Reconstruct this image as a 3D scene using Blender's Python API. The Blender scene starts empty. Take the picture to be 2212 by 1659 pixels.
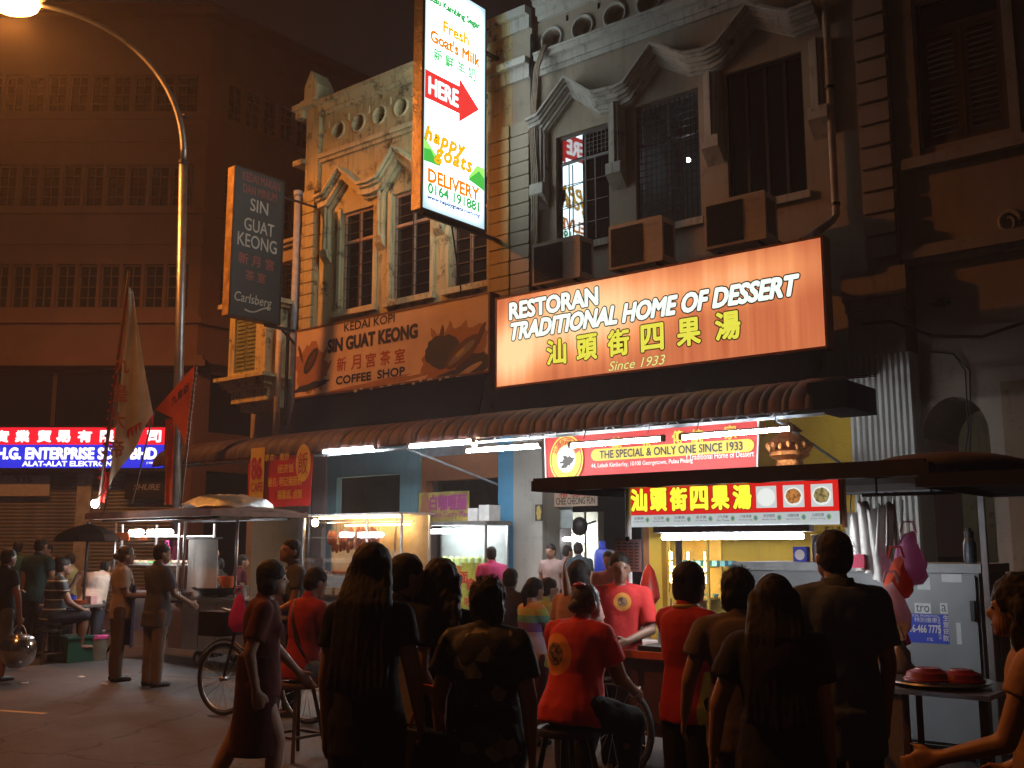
import bpy, math, random
from mathutils import Vector, Matrix, noise
random.seed(7)
R = math.radians
S = bpy.context.scene
COL = S.collection

# ---------------------------------------------------------------- camera
CAMPOS = Vector((0, -14.3, 1.6)); YAW = 38.98; PITCH = 8.95; FOC = 2230.0
cam_d = bpy.data.cameras.new("camera"); cam = bpy.data.objects.new("camera", cam_d); COL.objects.link(cam)
cam.location = CAMPOS; cam.rotation_euler = (R(90 + PITCH), 0, R(YAW))
cam_d.sensor_width = 36; cam_d.lens = FOC / 2212 * 36; cam_d.clip_start = .1; cam_d.clip_end = 600
S.camera = cam

# ---------------------------------------------------------------- night sky
w = bpy.data.worlds.new("World"); S.world = w; w.use_nodes = True
nt = w.node_tree; nt.nodes.clear()
sky = nt.nodes.new('ShaderNodeTexSky'); sky.sky_type = 'NISHITA'; sky.sun_disc = False
sky.sun_elevation = R(-3); sky.sun_rotation = R(200)
b1 = nt.nodes.new('ShaderNodeBackground'); b1.inputs[1].default_value = .004
b2 = nt.nodes.new('ShaderNodeBackground'); b2.inputs[0].default_value = (.0075, .0042, .0033, 1); b2.inputs[1].default_value = 1.0
ad = nt.nodes.new('ShaderNodeAddShader'); wo = nt.nodes.new('ShaderNodeOutputWorld')
nt.links.new(sky.outputs[0], b1.inputs[0]); nt.links.new(b1.outputs[0], ad.inputs[0]); nt.links.new(b2.outputs[0], ad.inputs[1]); nt.links.new(ad.outputs[0], wo.inputs[0])
S.view_settings.view_transform = 'Standard'; S.view_settings.look = 'None'; S.view_settings.gamma = 1
S.view_settings.use_curve_mapping = False; S.view_settings.exposure = .28
S.cycles.max_bounces = 6; S.cycles.diffuse_bounces = 3; S.cycles.glossy_bounces = 3; S.cycles.transmission_bounces = 5
S.cycles.transparent_max_bounces = 12; S.cycles.sample_clamp_indirect = 4; S.cycles.use_denoising = True
S.cycles.caustics_reflective = False; S.cycles.caustics_refractive = False; S.cycles.volume_bounces = 0

# ---------------------------------------------------------------- pixel -> place (2212 x 1659 frame)
_p, _y = R(PITCH), R(YAW)
FW = Vector((-math.sin(_y) * math.cos(_p), math.cos(_y) * math.cos(_p), math.sin(_p)))
RT = Vector((math.cos(_y), math.sin(_y), 0)); UP = RT.cross(FW)
def ray(x, y): return FW + RT * ((x - 1106) / FOC) - UP * ((y - 829.5) / FOC)
def on(x, y, Y):
    d = ray(x, y); return CAMPOS + d * ((Y - CAMPOS.y) / d.y)
def onx(x, y, X):
    d = ray(x, y); return CAMPOS + d * ((X - CAMPOS.x) / d.x)
def dp(x, y, t): return CAMPOS + ray(x, y) * t
def gp(x, t):
    q = dp(x, 1181, t); return q.x, q.y
def gz(x, y, Z=0):
    d = ray(x, y); return CAMPOS + d * ((Z - CAMPOS.z) / d.z)

# ---------------------------------------------------------------- mesh builder
class B:
    def __init__(s): s.v = []; s.f = []
    def add(s, vs, fs):
        o = len(s.v); s.v += [tuple(q) for q in vs]; s.f += [tuple(i + o for i in f) for f in fs]; return s
    def box(s, x0, x1, y0, y1, z0, z1):
        if x0 > x1: x0, x1 = x1, x0
        if y0 > y1: y0, y1 = y1, y0
        if z0 > z1: z0, z1 = z1, z0
        return s.add([(x0,y0,z0),(x1,y0,z0),(x1,y1,z0),(x0,y1,z0),(x0,y0,z1),(x1,y0,z1),(x1,y1,z1),(x0,y1,z1)],
                     [(0,3,2,1),(4,5,6,7),(0,1,5,4),(1,2,6,5),(2,3,7,6),(3,0,4,7)])
    def bev(s, x0, x1, y0, y1, z0, z1, c=.01):
        # box with its four edges along y softened
        pts = [(x0+c,z0),(x1-c,z0),(x1,z0+c),(x1,z1-c),(x1-c,z1),(x0+c,z1),(x0,z1-c),(x0,z0+c)]
        return s.prism([(a, b_) for a, b_ in pts], 'y', y0, y1)
    def prism(s, pts, ax, a0, a1):
        n = len(pts)
        def P(q, a):
            if ax == 'y': return (q[0], a, q[1])
            if ax == 'x': return (a, q[0], q[1])
            return (q[0], q[1], a)
        vs = [P(q, a0) for q in pts] + [P(q, a1) for q in pts]
        fs = [tuple(range(n)), tuple(range(2*n-1, n-1, -1))] + [(i, i+n, (i+1) % n + n, (i+1) % n) for i in range(n)]
        return s.add(vs, fs)
    def bar(s, p, q, w=.03, h=None, up=(0,0,1)):
        p, q = Vector(p), Vector(q); d = (q-p).normalized(); h = h or w
        a = d.cross(Vector(up))
        if a.length < 1e-3: a = d.cross(Vector((0,1,0)))
        a.normalize(); b = a.cross(d).normalized()
        vs = [c + a*i*w/2 + b*j*h/2 for c in (p, q) for i, j in ((-1,-1),(1,-1),(1,1),(-1,1))]
        return s.add(vs, [(0,1,2,3),(7,6,5,4),(0,4,5,1),(1,5,6,2),(2,6,7,3),(3,7,4,0)])
    def tube(s, pts, r, n=8, r1=None):
        pts = [Vector(q) for q in pts]; m = len(pts); vs = []; prev = None
        for i, c in enumerate(pts):
            d = (pts[min(i+1, m-1)] - pts[max(i-1, 0)]).normalized()
            a = prev if prev is not None else (Vector((0,0,1)) if abs(d.z) < .9 else Vector((1,0,0)))
            a = (a - d * a.dot(d)).normalized(); prev = a; b = d.cross(a)
            rr = r if r1 is None else r + (r1 - r) * i / (m-1)
            vs += [c + (a*math.cos(2*math.pi*k/n) + b*math.sin(2*math.pi*k/n)) * rr for k in range(n)]
        fs = [(i*n+k, i*n+(k+1) % n, (i+1)*n+(k+1) % n, (i+1)*n+k) for i in range(m-1) for k in range(n)]
        fs += [tuple(range(n-1, -1, -1)), tuple(range((m-1)*n, m*n))]
        return s.add(vs, fs)
    def cyl(s, c, r, z0, z1, n=16, r1=None): return s.tube([(c[0], c[1], z0), (c[0], c[1], z1)], r, n, r1)
    def lathe(s, c, prof, n=20, ax=None):
        vs = []; m = len(prof)
        for r_, z in prof:
            for k in range(n):
                a = 2*math.pi*k/n
                q = (r_*math.cos(a), r_*math.sin(a), z)
                if ax == 'y': q = (q[0], q[2], q[1])
                if ax == 'x': q = (q[2], q[0], q[1])
                vs.append((c[0]+q[0], c[1]+q[1], c[2]+q[2]))
        fs = [(i*n+k, i*n+(k+1) % n, (i+1)*n+(k+1) % n, (i+1)*n+k) for i in range(m-1) for k in range(n)]
        fs += [tuple(range(n-1, -1, -1)), tuple(range((m-1)*n, m*n))]
        return s.add(vs, fs)
    def ell(s, c, rx, ry, rz, nu=12, nv=8, M=None):
        c = Vector(c); vs = [Vector((0,0,-rz))]
        for j in range(1, nv):
            t = math.pi*j/nv - math.pi/2
            for k in range(nu):
                a = 2*math.pi*k/nu
                vs.append(Vector((rx*math.cos(t)*math.cos(a), ry*math.cos(t)*math.sin(a), rz*math.sin(t))))
        vs.append(Vector((0,0,rz)))
        if M is not None: vs = [M @ q for q in vs]
        fs = [(0, 1+(k+1) % nu, 1+k) for k in range(nu)]
        for j in range(nv-2):
            for k in range(nu):
                a = 1+j*nu+k; b = 1+j*nu+(k+1) % nu; fs.append((a, b, b+nu, a+nu))
        L = len(vs)-1; o = 1+(nv-2)*nu
        fs += [(o+k, o+(k+1) % nu, L) for k in range(nu)]
        return s.add([c+q for q in vs], fs)
    def cap(s, p, q, r0, r1=None, n=8):
        r1 = r0 if r1 is None else r1
        s.tube([p, q], r0, n, r1); s.ell(p, r0, r0, r0, n, 6); return s.ell(q, r1, r1, r1, n, 6)
    def quad(s, a, b, c, d): return s.add([a, b, c, d], [(0,1,2,3)])
    def torus(s, c, R_, r, ax='y', n=24, m=6):
        vs = []
        for i in range(n):
            a = 2*math.pi*i/n
            for k in range(m):
                t = 2*math.pi*k/m; rr = R_+r*math.cos(t); q = (rr*math.cos(a), r*math.sin(t), rr*math.sin(a))
                if ax == 'x': q = (q[1], q[0], q[2])
                if ax == 'z': q = (q[0], q[2], q[1])
                vs.append((c[0]+q[0], c[1]+q[1], c[2]+q[2]))
        return s.add(vs, [(i*m+k, ((i+1) % n)*m+k, ((i+1) % n)*m+(k+1) % m, i*m+(k+1) % m) for i in range(n) for k in range(m)])
    def sheet(s, fn, nu, nv, th=.004):
        # a sheet fn(u,v)->point with thickness along +y
        g = [[Vector(fn(i/nu, j/nv)) for j in range(nv+1)] for i in range(nu+1)]
        o = []; W = nv+1; N = (nu+1)*W
        vs = [g[i][j] for i in range(nu+1) for j in range(W)] + [g[i][j]+Vector((0, th, 0)) for i in range(nu+1) for j in range(W)]
        for i in range(nu):
            for j in range(nv):
                a = i*W+j; o += [(a, a+W, a+W+1, a+1), (N+a, N+a+1, N+a+W+1, N+a+W)]
        for i in range(nu):
            for j in (0, nv):
                a = i*W+j; o.append((a, a+W, N+a+W, N+a) if j else (a, N+a, N+a+W, a+W))
        for j in range(nv):
            for i in (0, nu):
                a = i*W+j; o.append((a, N+a, N+a+1, a+1) if i else (a, a+1, N+a+1, N+a))
        return s.add(vs, o)

INV = {}
def thing(name, label, cat, loc=(0,0,0), rz=0, group=None):
    o = bpy.data.objects.new(name, None); o.empty_display_size = .1; COL.objects.link(o)
    o.location = loc; o.rotation_euler = (0, 0, rz); o['label'] = label; o['category'] = cat
    if group: o['group'] = group
    INV[o.name] = (Matrix.Translation(Vector(loc)) @ Matrix.Rotation(rz, 4, 'Z')).inverted()
    return o
def mesh_of(b, mat, name, inv=None, smooth=False):
    me = bpy.data.meshes.new(name)
    vs = [inv @ Vector(q) for q in b.v] if inv is not None else b.v
    me.from_pydata(vs, [], b.f)
    if mat: me.materials.append(mat)
    if smooth:
        me.polygons.foreach_set('use_smooth', [True]*len(me.polygons))
        if smooth is not True: me.set_sharp_from_angle(angle=R(smooth))
    me.update(); return me
def part(name, b, mat, parent=None, smooth=False, world=True, label=None, kind=None):
    inv = INV.get(parent.name) if (parent is not None and world) else None
    o = bpy.data.objects.new(name, mesh_of(b, mat, name, inv, smooth)); COL.objects.link(o)
    if parent is not None:
        o.parent = parent; INV[o.name] = INV.get(parent.name)
    if label: o['label'] = label
    if kind: o['kind'] = kind
    return o
def solo(name, b, mat, label, cat, group=None, smooth=False):
    o = part(name, b, mat, None, smooth); o['label'] = label; o['category'] = cat
    if group: o['group'] = group
    INV[o.name] = None
    return o
def struct(name, b, mat, smooth=False):
    o = part(name, b, mat, None, smooth); o['kind'] = 'structure'; return o
def piece(name, me, parent, loc=(0,0,0), rot=None, scale=None):
    # a copy of a shared mesh; loc in world coordinates of an unrotated thing
    o = bpy.data.objects.new(name, me); COL.objects.link(o); o.parent = parent
    o.location = Vector(loc) - (parent.location if parent.parent is None else parent.parent.location)
    if rot: o.rotation_euler = rot
    if scale: o.scale = scale
    return o
def dup(o, loc=None, rz=None, label=None, par=None):
    c = o.copy(); COL.objects.link(c)
    if par is not None: c.parent = par
    if loc is not None: c.location = loc
    if rz is not None: c.rotation_euler.z = rz
    if label: c['label'] = label
    for ch in [k for k in bpy.data.objects if k.parent == o]: dup(ch, par=c)
    if par is None: INV[c.name] = (Matrix.Translation(c.location) @ Matrix.Rotation(c.rotation_euler.z, 4, 'Z')).inverted()
    return c

# ---------------------------------------------------------------- materials
def nodes(name):
    m = bpy.data.materials.new(name); m.use_nodes = True; t = m.node_tree; return m, t, t.nodes['Principled BSDF']
def N(t, typ, **k):
    n = t.nodes.new(typ)
    for a, v in k.items(): setattr(n, a, v)
    return n
def coords(t, sc=(1,1,1)):
    c = N(t, 'ShaderNodeTexCoord'); m = N(t, 'ShaderNodeMapping'); m.inputs['Scale'].default_value = sc
    t.links.new(c.outputs['Object'], m.inputs[0]); return m.outputs[0]
def noise_n(t, co, scale, detail=4, rough=.55):
    n = N(t, 'ShaderNodeTexNoise'); n.inputs['Scale'].default_value = scale; n.inputs['Detail'].default_value = detail; n.inputs['Roughness'].default_value = rough
    t.links.new(co, n.inputs['Vector']); return n.outputs['Fac']
def ramp(t, f, a, b):
    r = N(t, 'ShaderNodeMapRange'); r.inputs['From Min'].default_value = a; r.inputs['From Max'].default_value = b
    t.links.new(f, r.inputs['Value']); return r.outputs[0]
def mixc(t, f, a, b):
    m = N(t, 'ShaderNodeMix', data_type='RGBA')
    if isinstance(f, (int, float)): m.inputs[0].default_value = f
    else: t.links.new(f, m.inputs[0])
    for i, c in ((6, a), (7, b)):
        if isinstance(c, tuple): m.inputs[i].default_value = (*c[:3], 1)
        else: t.links.new(c, m.inputs[i])
    return m.outputs[2]
def bump(t, p, f, d, s=.5):
    b = N(t, 'ShaderNodeBump'); b.inputs['Distance'].default_value = d; b.inputs['Strength'].default_value = s
    t.links.new(f, b.inputs['Height']); t.links.new(b.outputs[0], p.inputs['Normal'])
def mat(name, c, rough=.6, metal=0, var=.25, sc=6, bp=.004, spec=.5):
    m, t, p = nodes(name); co = coords(t)
    f = noise_n(t, co, sc); d = tuple(v*(1-var) for v in c); l = tuple(min(1, v*(1+var)) for v in c)
    t.links.new(mixc(t, ramp(t, f, .3, .7), d, l), p.inputs['Base Color'])
    p.inputs['Roughness'].default_value = rough; p.inputs['Metallic'].default_value = metal; p.inputs['Specular IOR Level'].default_value = spec
    if bp: bump(t, p, noise_n(t, co, sc*6), bp)
    return m
def plaster(name, c, dirt=(.05,.045,.035), amt=.55, mould=.57, patch=None):
    m, t, p = nodes(name); co = coords(t)
    base = mixc(t, ramp(t, noise_n(t, co, .9, 6), .35, .68), tuple(v*.82 for v in c), c)
    if patch: base = mixc(t, ramp(t, noise_n(t, coords(t, (1,1,.6)), 2.2, 8, .7), .57, .63), base, patch)
    st = ramp(t, noise_n(t, coords(t, (7,7,.7)), 1.2, 6, .65), .52, .8)
    bl = ramp(t, noise_n(t, co, 2.6, 10, .75), mould, mould+.1)
    mx = N(t, 'ShaderNodeMath', operation='MAXIMUM'); t.links.new(st, mx.inputs[0]); t.links.new(bl, mx.inputs[1])
    ml = N(t, 'ShaderNodeMath', operation='MULTIPLY'); t.links.new(mx.outputs[0], ml.inputs[0]); ml.inputs[1].default_value = amt; ml.use_clamp = True
    t.links.new(mixc(t, ml.outputs[0], base, dirt), p.inputs['Base Color'])
    p.inputs['Roughness'].default_value = .85; p.inputs['Specular IOR Level'].default_value = .25
    bump(t, p, noise_n(t, co, 30, 6), .012, .6)
    return m
def emit(name, c, s, vary=0, sc=3):
    m, t, p = nodes(name); p.inputs['Base Color'].default_value = (*[v*.5 for v in c], 1)
    if vary:
        f = noise_n(t, coords(t), sc, 3)
        t.links.new(mixc(t, ramp(t, f, .35, .65), tuple(v*(1-vary) for v in c), c), p.inputs['Emission Color'])
    else: p.inputs['Emission Color'].default_value = (*c, 1)
    p.inputs['Emission Strength'].default_value = s; p.inputs['Roughness'].default_value = .35
    return m
def flat(name, c, rough=.5): return mat(name, c, rough, 0, .12, 9, .001)
def glass(name='glass', tint=(1,1,1), refl=.12, a=.2):
    # thin clear pane: mostly see-through, with a mirror-like sheen
    m, t, p = nodes(name); t.nodes.remove(p)
    g = N(t, 'ShaderNodeBsdfGlossy'); g.inputs['Roughness'].default_value = .03; g.inputs[0].default_value = (.9,.95,1,1)
    tr = N(t, 'ShaderNodeBsdfTransparent'); tr.inputs[0].default_value = (*tint, 1)
    mx = N(t, 'ShaderNodeMixShader'); lw = N(t, 'ShaderNodeLayerWeight'); lw.inputs[0].default_value = .25
    r = N(t, 'ShaderNodeMapRange'); r.inputs['To Min'].default_value = refl*.5; r.inputs['To Max'].default_value = min(1, refl*4)
    t.links.new(lw.outputs['Facing'], r.inputs[0]); t.links.new(r.outputs[0], mx.inputs[0])
    t.links.new(tr.outputs[0], mx.inputs[1]); t.links.new(g.outputs[0], mx.inputs[2])
    t.links.new(mx.outputs[0], t.nodes['Material Output'].inputs[0]); return m
def stripes(name, cols, period, axis=2, rough=.7, off=0):
    # flat printed bands along one object axis
    m, t, p = nodes(name); c = N(t, 'ShaderNodeTexCoord'); s = N(t, 'ShaderNodeSeparateXYZ'); t.links.new(c.outputs['Object'], s.inputs[0])
    a = N(t, 'ShaderNodeMath', operation='MULTIPLY_ADD'); a.inputs[1].default_value = 1/period; a.inputs[2].default_value = off
    t.links.new(s.outputs[axis], a.inputs[0]); f = N(t, 'ShaderNodeMath', operation='FRACT'); t.links.new(a.outputs[0], f.inputs[0])
    cr = N(t, 'ShaderNodeValToRGB'); cr.color_ramp.interpolation = 'CONSTANT'
    el = cr.color_ramp.elements
    while len(el) < len(cols): el.new(.5)
    for i, (pos, cc) in enumerate(cols): el[i].position = pos; el[i].color = (*cc, 1)
    t.links.new(f.outputs[0], cr.inputs[0]); t.links.new(cr.outputs[0], p.inputs['Base Color']); p.inputs['Roughness'].default_value = rough
    return m

M = {}
M['asphalt'] = None
def asphalt():
    m, t, p = nodes('asphalt'); co = coords(t)
    a = mixc(t, ramp(t, noise_n(t, co, .35, 5), .35, .7), (.035,.031,.03), (.06,.054,.05))
    a = mixc(t, ramp(t, noise_n(t, co, 55, 3, .8), .42, .7), a, (.1,.092,.085))
    a = mixc(t, ramp(t, noise_n(t, co, 1.7, 8, .7), .55, .75), a, (.028,.025,.024))
    vo = N(t, 'ShaderNodeTexVoronoi', feature='DISTANCE_TO_EDGE'); vo.inputs['Scale'].default_value = .55
    wn = N(t, 'ShaderNodeTexNoise'); wn.inputs['Scale'].default_value = 2.5; wn.inputs['Detail'].default_value = 6; t.links.new(co, wn.inputs['Vector'])
    va = N(t, 'ShaderNodeVectorMath', operation='MULTIPLY_ADD'); va.inputs[1].default_value = (.5,.5,0); t.links.new(wn.outputs['Color'], va.inputs[0]); t.links.new(co, va.inputs[2]); t.links.new(va.outputs[0], vo.inputs['Vector'])
    a = mixc(t, ramp(t, vo.outputs['Distance'], .012, .003), a, (.01,.009,.009))
    a = mixc(t, ramp(t, noise_n(t, co, 7, 3, .5), .66, .72), a, (.018,.016,.015))
    t.links.new(a, p.inputs['Base Color'])
    r = ramp(t, noise_n(t, co, .8, 6), .3, .75); rr = N(t, 'ShaderNodeMapRange'); rr.inputs['To Min'].default_value = .5; rr.inputs['To Max'].default_value = .85
    t.links.new(r, rr.inputs[0]); t.links.new(rr.outputs[0], p.inputs['Roughness']); bump(t, p, noise_n(t, co, 90, 4, .8), .012, .8); return m
M['asphalt'] = asphalt()
M['concrete'] = plaster('concrete', (.3,.28,.25), amt=.4)
M['white_wall'] = plaster('cream_white_plaster', (.42,.37,.29), amt=.30)
M['white_trim'] = plaster('white_painted_trim', (.55,.55,.5), amt=.75)
M['yellow_wall'] = plaster('faded_yellow_plaster', (.55,.47,.24), amt=.92, mould=.53)
M['yellow_trim'] = plaster('yellow_painted_trim', (.62,.54,.3), amt=.92, mould=.54)
M['grey_wall'] = plaster('grey_cream_plaster', (.36,.3,.25), amt=.25)
M['grey_trim'] = plaster('grey_stucco_trim', (.36,.32,.28), amt=.4)
M['far_wall'] = plaster('tan_building_render', (.2,.12,.09), amt=.2)
M['far_frame'] = flat('far_window_frame', (.12,.08,.06))
M['black'] = mat('black_paint', (.012,.012,.013), .5)
M['darkmetal'] = mat('dark_steel', (.04,.04,.042), .45, .6)
M['steel'] = mat('stainless_steel', (.55,.55,.55), .28, .95, .12, 3, .001)
M['galv'] = mat('galvanised_steel', (.4,.4,.4), .38, .9, .25, 5, .002)
M['white_paint'] = mat('white_paint', (.7,.7,.68), .45)
M['grey_paint'] = mat('grey_blue_paint', (.3,.33,.36), .45)
M['pipe'] = mat('grey_plastic_pipe', (.38,.4,.42), .5)
M['cream_pipe'] = mat('cream_painted_pipe', (.5,.42,.32), .6)
M['winframe'] = mat('grey_window_frame', (.16,.16,.16), .5)
M['winframe_y'] = mat('brown_window_frame', (.42,.26,.17), .6)
M['darkglass'] = mat('dark_window_glass', (.006,.006,.007), .06, 0, .3, 2, 0, 1.0)
M['clear'] = glass('clear_glass')
M['cable'] = mat('old_cable', (.33,.27,.2), .6)
M['blackcable'] = mat('black_cable', (.015,.015,.015), .6)
M['navy'] = mat('navy_tarpaulin', (.006,.007,.014), .9, 0, .25, 6, .004, .05)
M['maroon'] = mat('maroon_awning_sheet', (.055,.02,.019), .6, 0, .35, 4)
M['maroon2'] = mat('dark_awning_sheet', (.018,.011,.011), .6, 0, .35, 4)
M['blue_wall'] = plaster('pale_blue_wall', (.2,.38,.45), amt=.3)
M['blue_strip'] = plaster('sky_blue_column_paint', (.1,.33,.55), amt=.3)
M['col_grey'] = plaster('grey_column_plaster', (.42,.41,.37), amt=.35)
M['yellow_in'] = plaster('bright_yellow_wall', (.75,.5,.07), amt=.2)
M['orange_wall'] = plaster('orange_beam_paint', (.42,.17,.08), amt=.3)
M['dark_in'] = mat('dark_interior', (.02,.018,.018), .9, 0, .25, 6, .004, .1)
M['roller'] = mat('roller_shutter_metal', (.16,.16,.155), .5, .5)
M['wood'] = mat('dark_wood', (.09,.045,.025), .55)
M['brown_tarp'] = mat('brown_roof_sheet', (.16,.075,.045), .6, 0, .35)
M['tube'] = emit('fluorescent_tube_light', (.93,.96,1), 105)
M['bulb'] = emit('bright_bulb_light', (1,.98,1), 80)
M['warmbulb'] = emit('warm_bulb_light', (1,.72,.38), 45)
M['warmtube'] = emit('warm_strip_light', (1,.62,.25), 28)
M['green_glow'] = emit('green_neon_light', (.02,.8,.5), 1.6)
M['red_p'] = flat('red_plastic', (.5,.025,.02), .35); M['pink_p'] = flat('pink_plastic', (.7,.1,.3), .4)
M['blue_p'] = flat('blue_plastic', (.03,.06,.5), .35); M['cyan_p'] = flat('pale_blue_plastic', (.12,.4,.55), .35)
M['orange_p'] = flat('orange_plastic', (.8,.16,.03), .35); M['green_p'] = flat('green_plastic', (.015,.08,.05), .35)
M['yellow_p'] = flat('yellow_plastic', (.6,.5,.08), .4); M['white_p'] = flat('white_plastic', (.7,.7,.7), .4)
M['rubber'] = mat('tyre_rubber', (.018,.018,.018), .7)
M['card'] = mat('cardboard', (.3,.2,.11), .8); M['foil'] = mat('silver_foil_sheet', (.5,.56,.58), .35, .85, .2, 14, .03)
M['food'] = mat('mixed_cooked_food', (.4,.16,.05), .45, 0, .8, 40, .02)
M['hair'] = mat('black_hair', (.012,.009,.008), .58, 0, .6, 45, .01, .35)
M['greyhair'] = mat('grey_hair', (.06,.055,.05), .5, 0, .6, 30, .006)
M['skin'] = mat('skin', (.34,.19,.125), .5, 0, .12, 5, .002); M['skin_d'] = mat('tanned_skin', (.24,.125,.08), .5, 0, .12, 5, .002)
def cloth(n, c, r=.85): return mat(n, c, r, 0, .22, 5, .006, .2)

def thin_cloth(n, c, tr=.5):
    m, t, p = nodes(n); co = coords(t); col = mixc(t, ramp(t, noise_n(t, co, 3, 5), .3, .7), tuple(v*.7 for v in c), c)
    t.links.new(col, p.inputs['Base Color']); p.inputs['Roughness'].default_value = .9
    tl = N(t, 'ShaderNodeBsdfTranslucent'); t.links.new(col, tl.inputs[0]); mx = N(t, 'ShaderNodeMixShader'); mx.inputs[0].default_value = tr
    t.links.new(p.outputs[0], mx.inputs[1]); t.links.new(tl.outputs[0], mx.inputs[2]); t.links.new(mx.outputs[0], t.nodes['Material Output'].inputs[0]); return m
# ---------------------------------------------------------------- deferred jobs: remeshed shapes, lettering
JOBS = []; TEXTS = []
def organic(name, b, mat_, parent, vox=.014, smooth=6, disp=0, dfreq=(12,12,4), label=None):
    o = part(name, b, mat_, parent, True, world=False, label=label)
    m = o.modifiers.new('r', 'REMESH'); m.mode = 'VOXEL'; m.voxel_size = vox; m.use_smooth_shade = True
    s = o.modifiers.new('s', 'SMOOTH'); s.factor = .5; s.iterations = smooth
    JOBS.append((o, mat_, disp, dfreq)); return o
def text(s, O, u, v, W, H, mat_, parent, bold=0, shear=0, lift=.004, name='lettering', space=1, n=None, world=True, outline=None, ow=.012):
    # s fills the box W x H centred on O in the plane (u, v); bold and ow are stroke growths as fractions of H
    u, v = Vector(u).normalized(), Vector(v).normalized(); n = u.cross(v)
    def one(mt, grow, lf, nm, ref=None):
        cu = bpy.data.curves.new('t', 'FONT'); cu.body = s; cu.size = 1; cu.shear = shear; cu.space_character = space
        cu.resolution_u = 3; cu.align_x = 'CENTER'
        f = bpy.data.objects.new('t', cu); COL.objects.link(f)
        me = bpy.data.meshes.new(nm); me.materials.append(mt)
        o = bpy.data.objects.new(nm, me); COL.objects.link(o); o.parent = parent
        TEXTS.append((f, o, Vector(O), u, v, n, W, H, lf, INV.get(parent.name) if world else None, ref, grow*H)); return len(TEXTS)-1
    i = one(mat_, bold, lift, name)
    if outline: one(outline, bold+ow, lift-.002, 'lettering_outline', i)
def finish():
    bpy.context.view_layer.update(); dg = bpy.context.evaluated_depsgraph_get()
    for o, mt, disp, df in JOBS:
        me = bpy.data.meshes.new_from_object(o.evaluated_get(dg), depsgraph=dg); me.name = o.name
        me.materials.clear(); me.materials.append(mt)
        nv = len(me.vertices)
        if disp and nv:
            co = [0.0]*(nv*3); no = [0.0]*(nv*3); me.vertices.foreach_get('co', co); me.vertex_normals.foreach_get('vector', no)
            for i in range(0, nv*3, 3):
                k = (noise.noise((co[i]*df[0], co[i+1]*df[1], co[i+2]*df[2]))+.45*noise.noise((co[i]*df[0]*2.3+5, co[i+1]*df[1]*2.3, co[i+2]*df[2]*3.1)))*disp
                co[i] += no[i]*k; co[i+1] += no[i+1]*k; co[i+2] += no[i+2]*k
            me.vertices.foreach_set('co', co)
        me.polygons.foreach_set('use_smooth', [True]*len(me.polygons)); me.update()
        o.modifiers.clear(); o.data = me
    bbs = {}
    for k, (f, o, O, u, v, n, W, H, lf, inv, ref, grow) in enumerate(TEXTS):
        me = bpy.data.meshes.new_from_object(f.evaluated_get(dg), depsgraph=dg)
        if not len(me.vertices): continue
        xs = [q.co.x for q in me.vertices]; ys = [q.co.y for q in me.vertices]
        bb = (min(xs), max(xs), min(ys), max(ys)) if ref is None else bbs[ref]
        bbs[k] = bb; cx, cy = (bb[0]+bb[1])/2, (bb[2]+bb[3])/2
        sx = W/max(bb[1]-bb[0], 1e-6); sy = H/max(bb[3]-bb[2], 1e-6)
        nd = 1 if grow <= 0 else (9 if grow/H < .06 else 13); vs = []; fc = []; base = [tuple(p.vertices) for p in me.polygons]; nv_ = len(me.vertices)
        sx = (W-2*grow)/max(bb[1]-bb[0], 1e-6); sy = (H-2*grow)/max(bb[3]-bb[2], 1e-6)
        if ref is not None: g0 = TEXTS[ref][11]; sx = (W-2*g0)/max(bb[1]-bb[0], 1e-6); sy = (H-2*g0)/max(bb[3]-bb[2], 1e-6)
        for d in range(nd):
            an = 2*math.pi*d/(nd-1) if d else 0; ox, oy = (grow*math.cos(an), grow*math.sin(an)) if d else (0, 0)
            vs += [O + u*((q.co.x-cx)*sx+ox) + v*((q.co.y-cy)*sy+oy) + n*(lf+d*.00009) for q in me.vertices]
            fc += [tuple(i+d*nv_ for i in p) for p in base]
        if inv is not None: vs = [inv @ q for q in vs]
        mt = o.data.materials[0]; o.data.from_pydata(vs, [], fc); o.data.update()
        bpy.data.meshes.remove(me)
    for tt in TEXTS: bpy.data.objects.remove(tt[0], do_unlink=True)

# ================================================================ SETTING
struct('road', B().add([(-160,-120,0),(120,-120,0),(120,160,0),(-160,160,0)], [(0,1,2,3)]), M['asphalt'])
struct('pavement', B().box(-19.2, 8, -.25, 3, -.2, .14), M['concrete'])
struct('kerb', B().box(-19.4, 8, -.42, -.252, -.2, .12), plaster('kerb_stone', (.35,.34,.32)))
b = B()
p0 = gz(10, 1541); b.add([(p0.x-.5, p0.y-.1, .004), (p0.x+.35, p0.y+.2, .004), (p0.x+.33, p0.y+.27, .004), (p0.x-.52, p0.y-.03, .004)], [(0,1,2,3)])
struct('road_marking', b, flat('worn_yellow_road_paint', (.5,.33,.1)))

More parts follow.
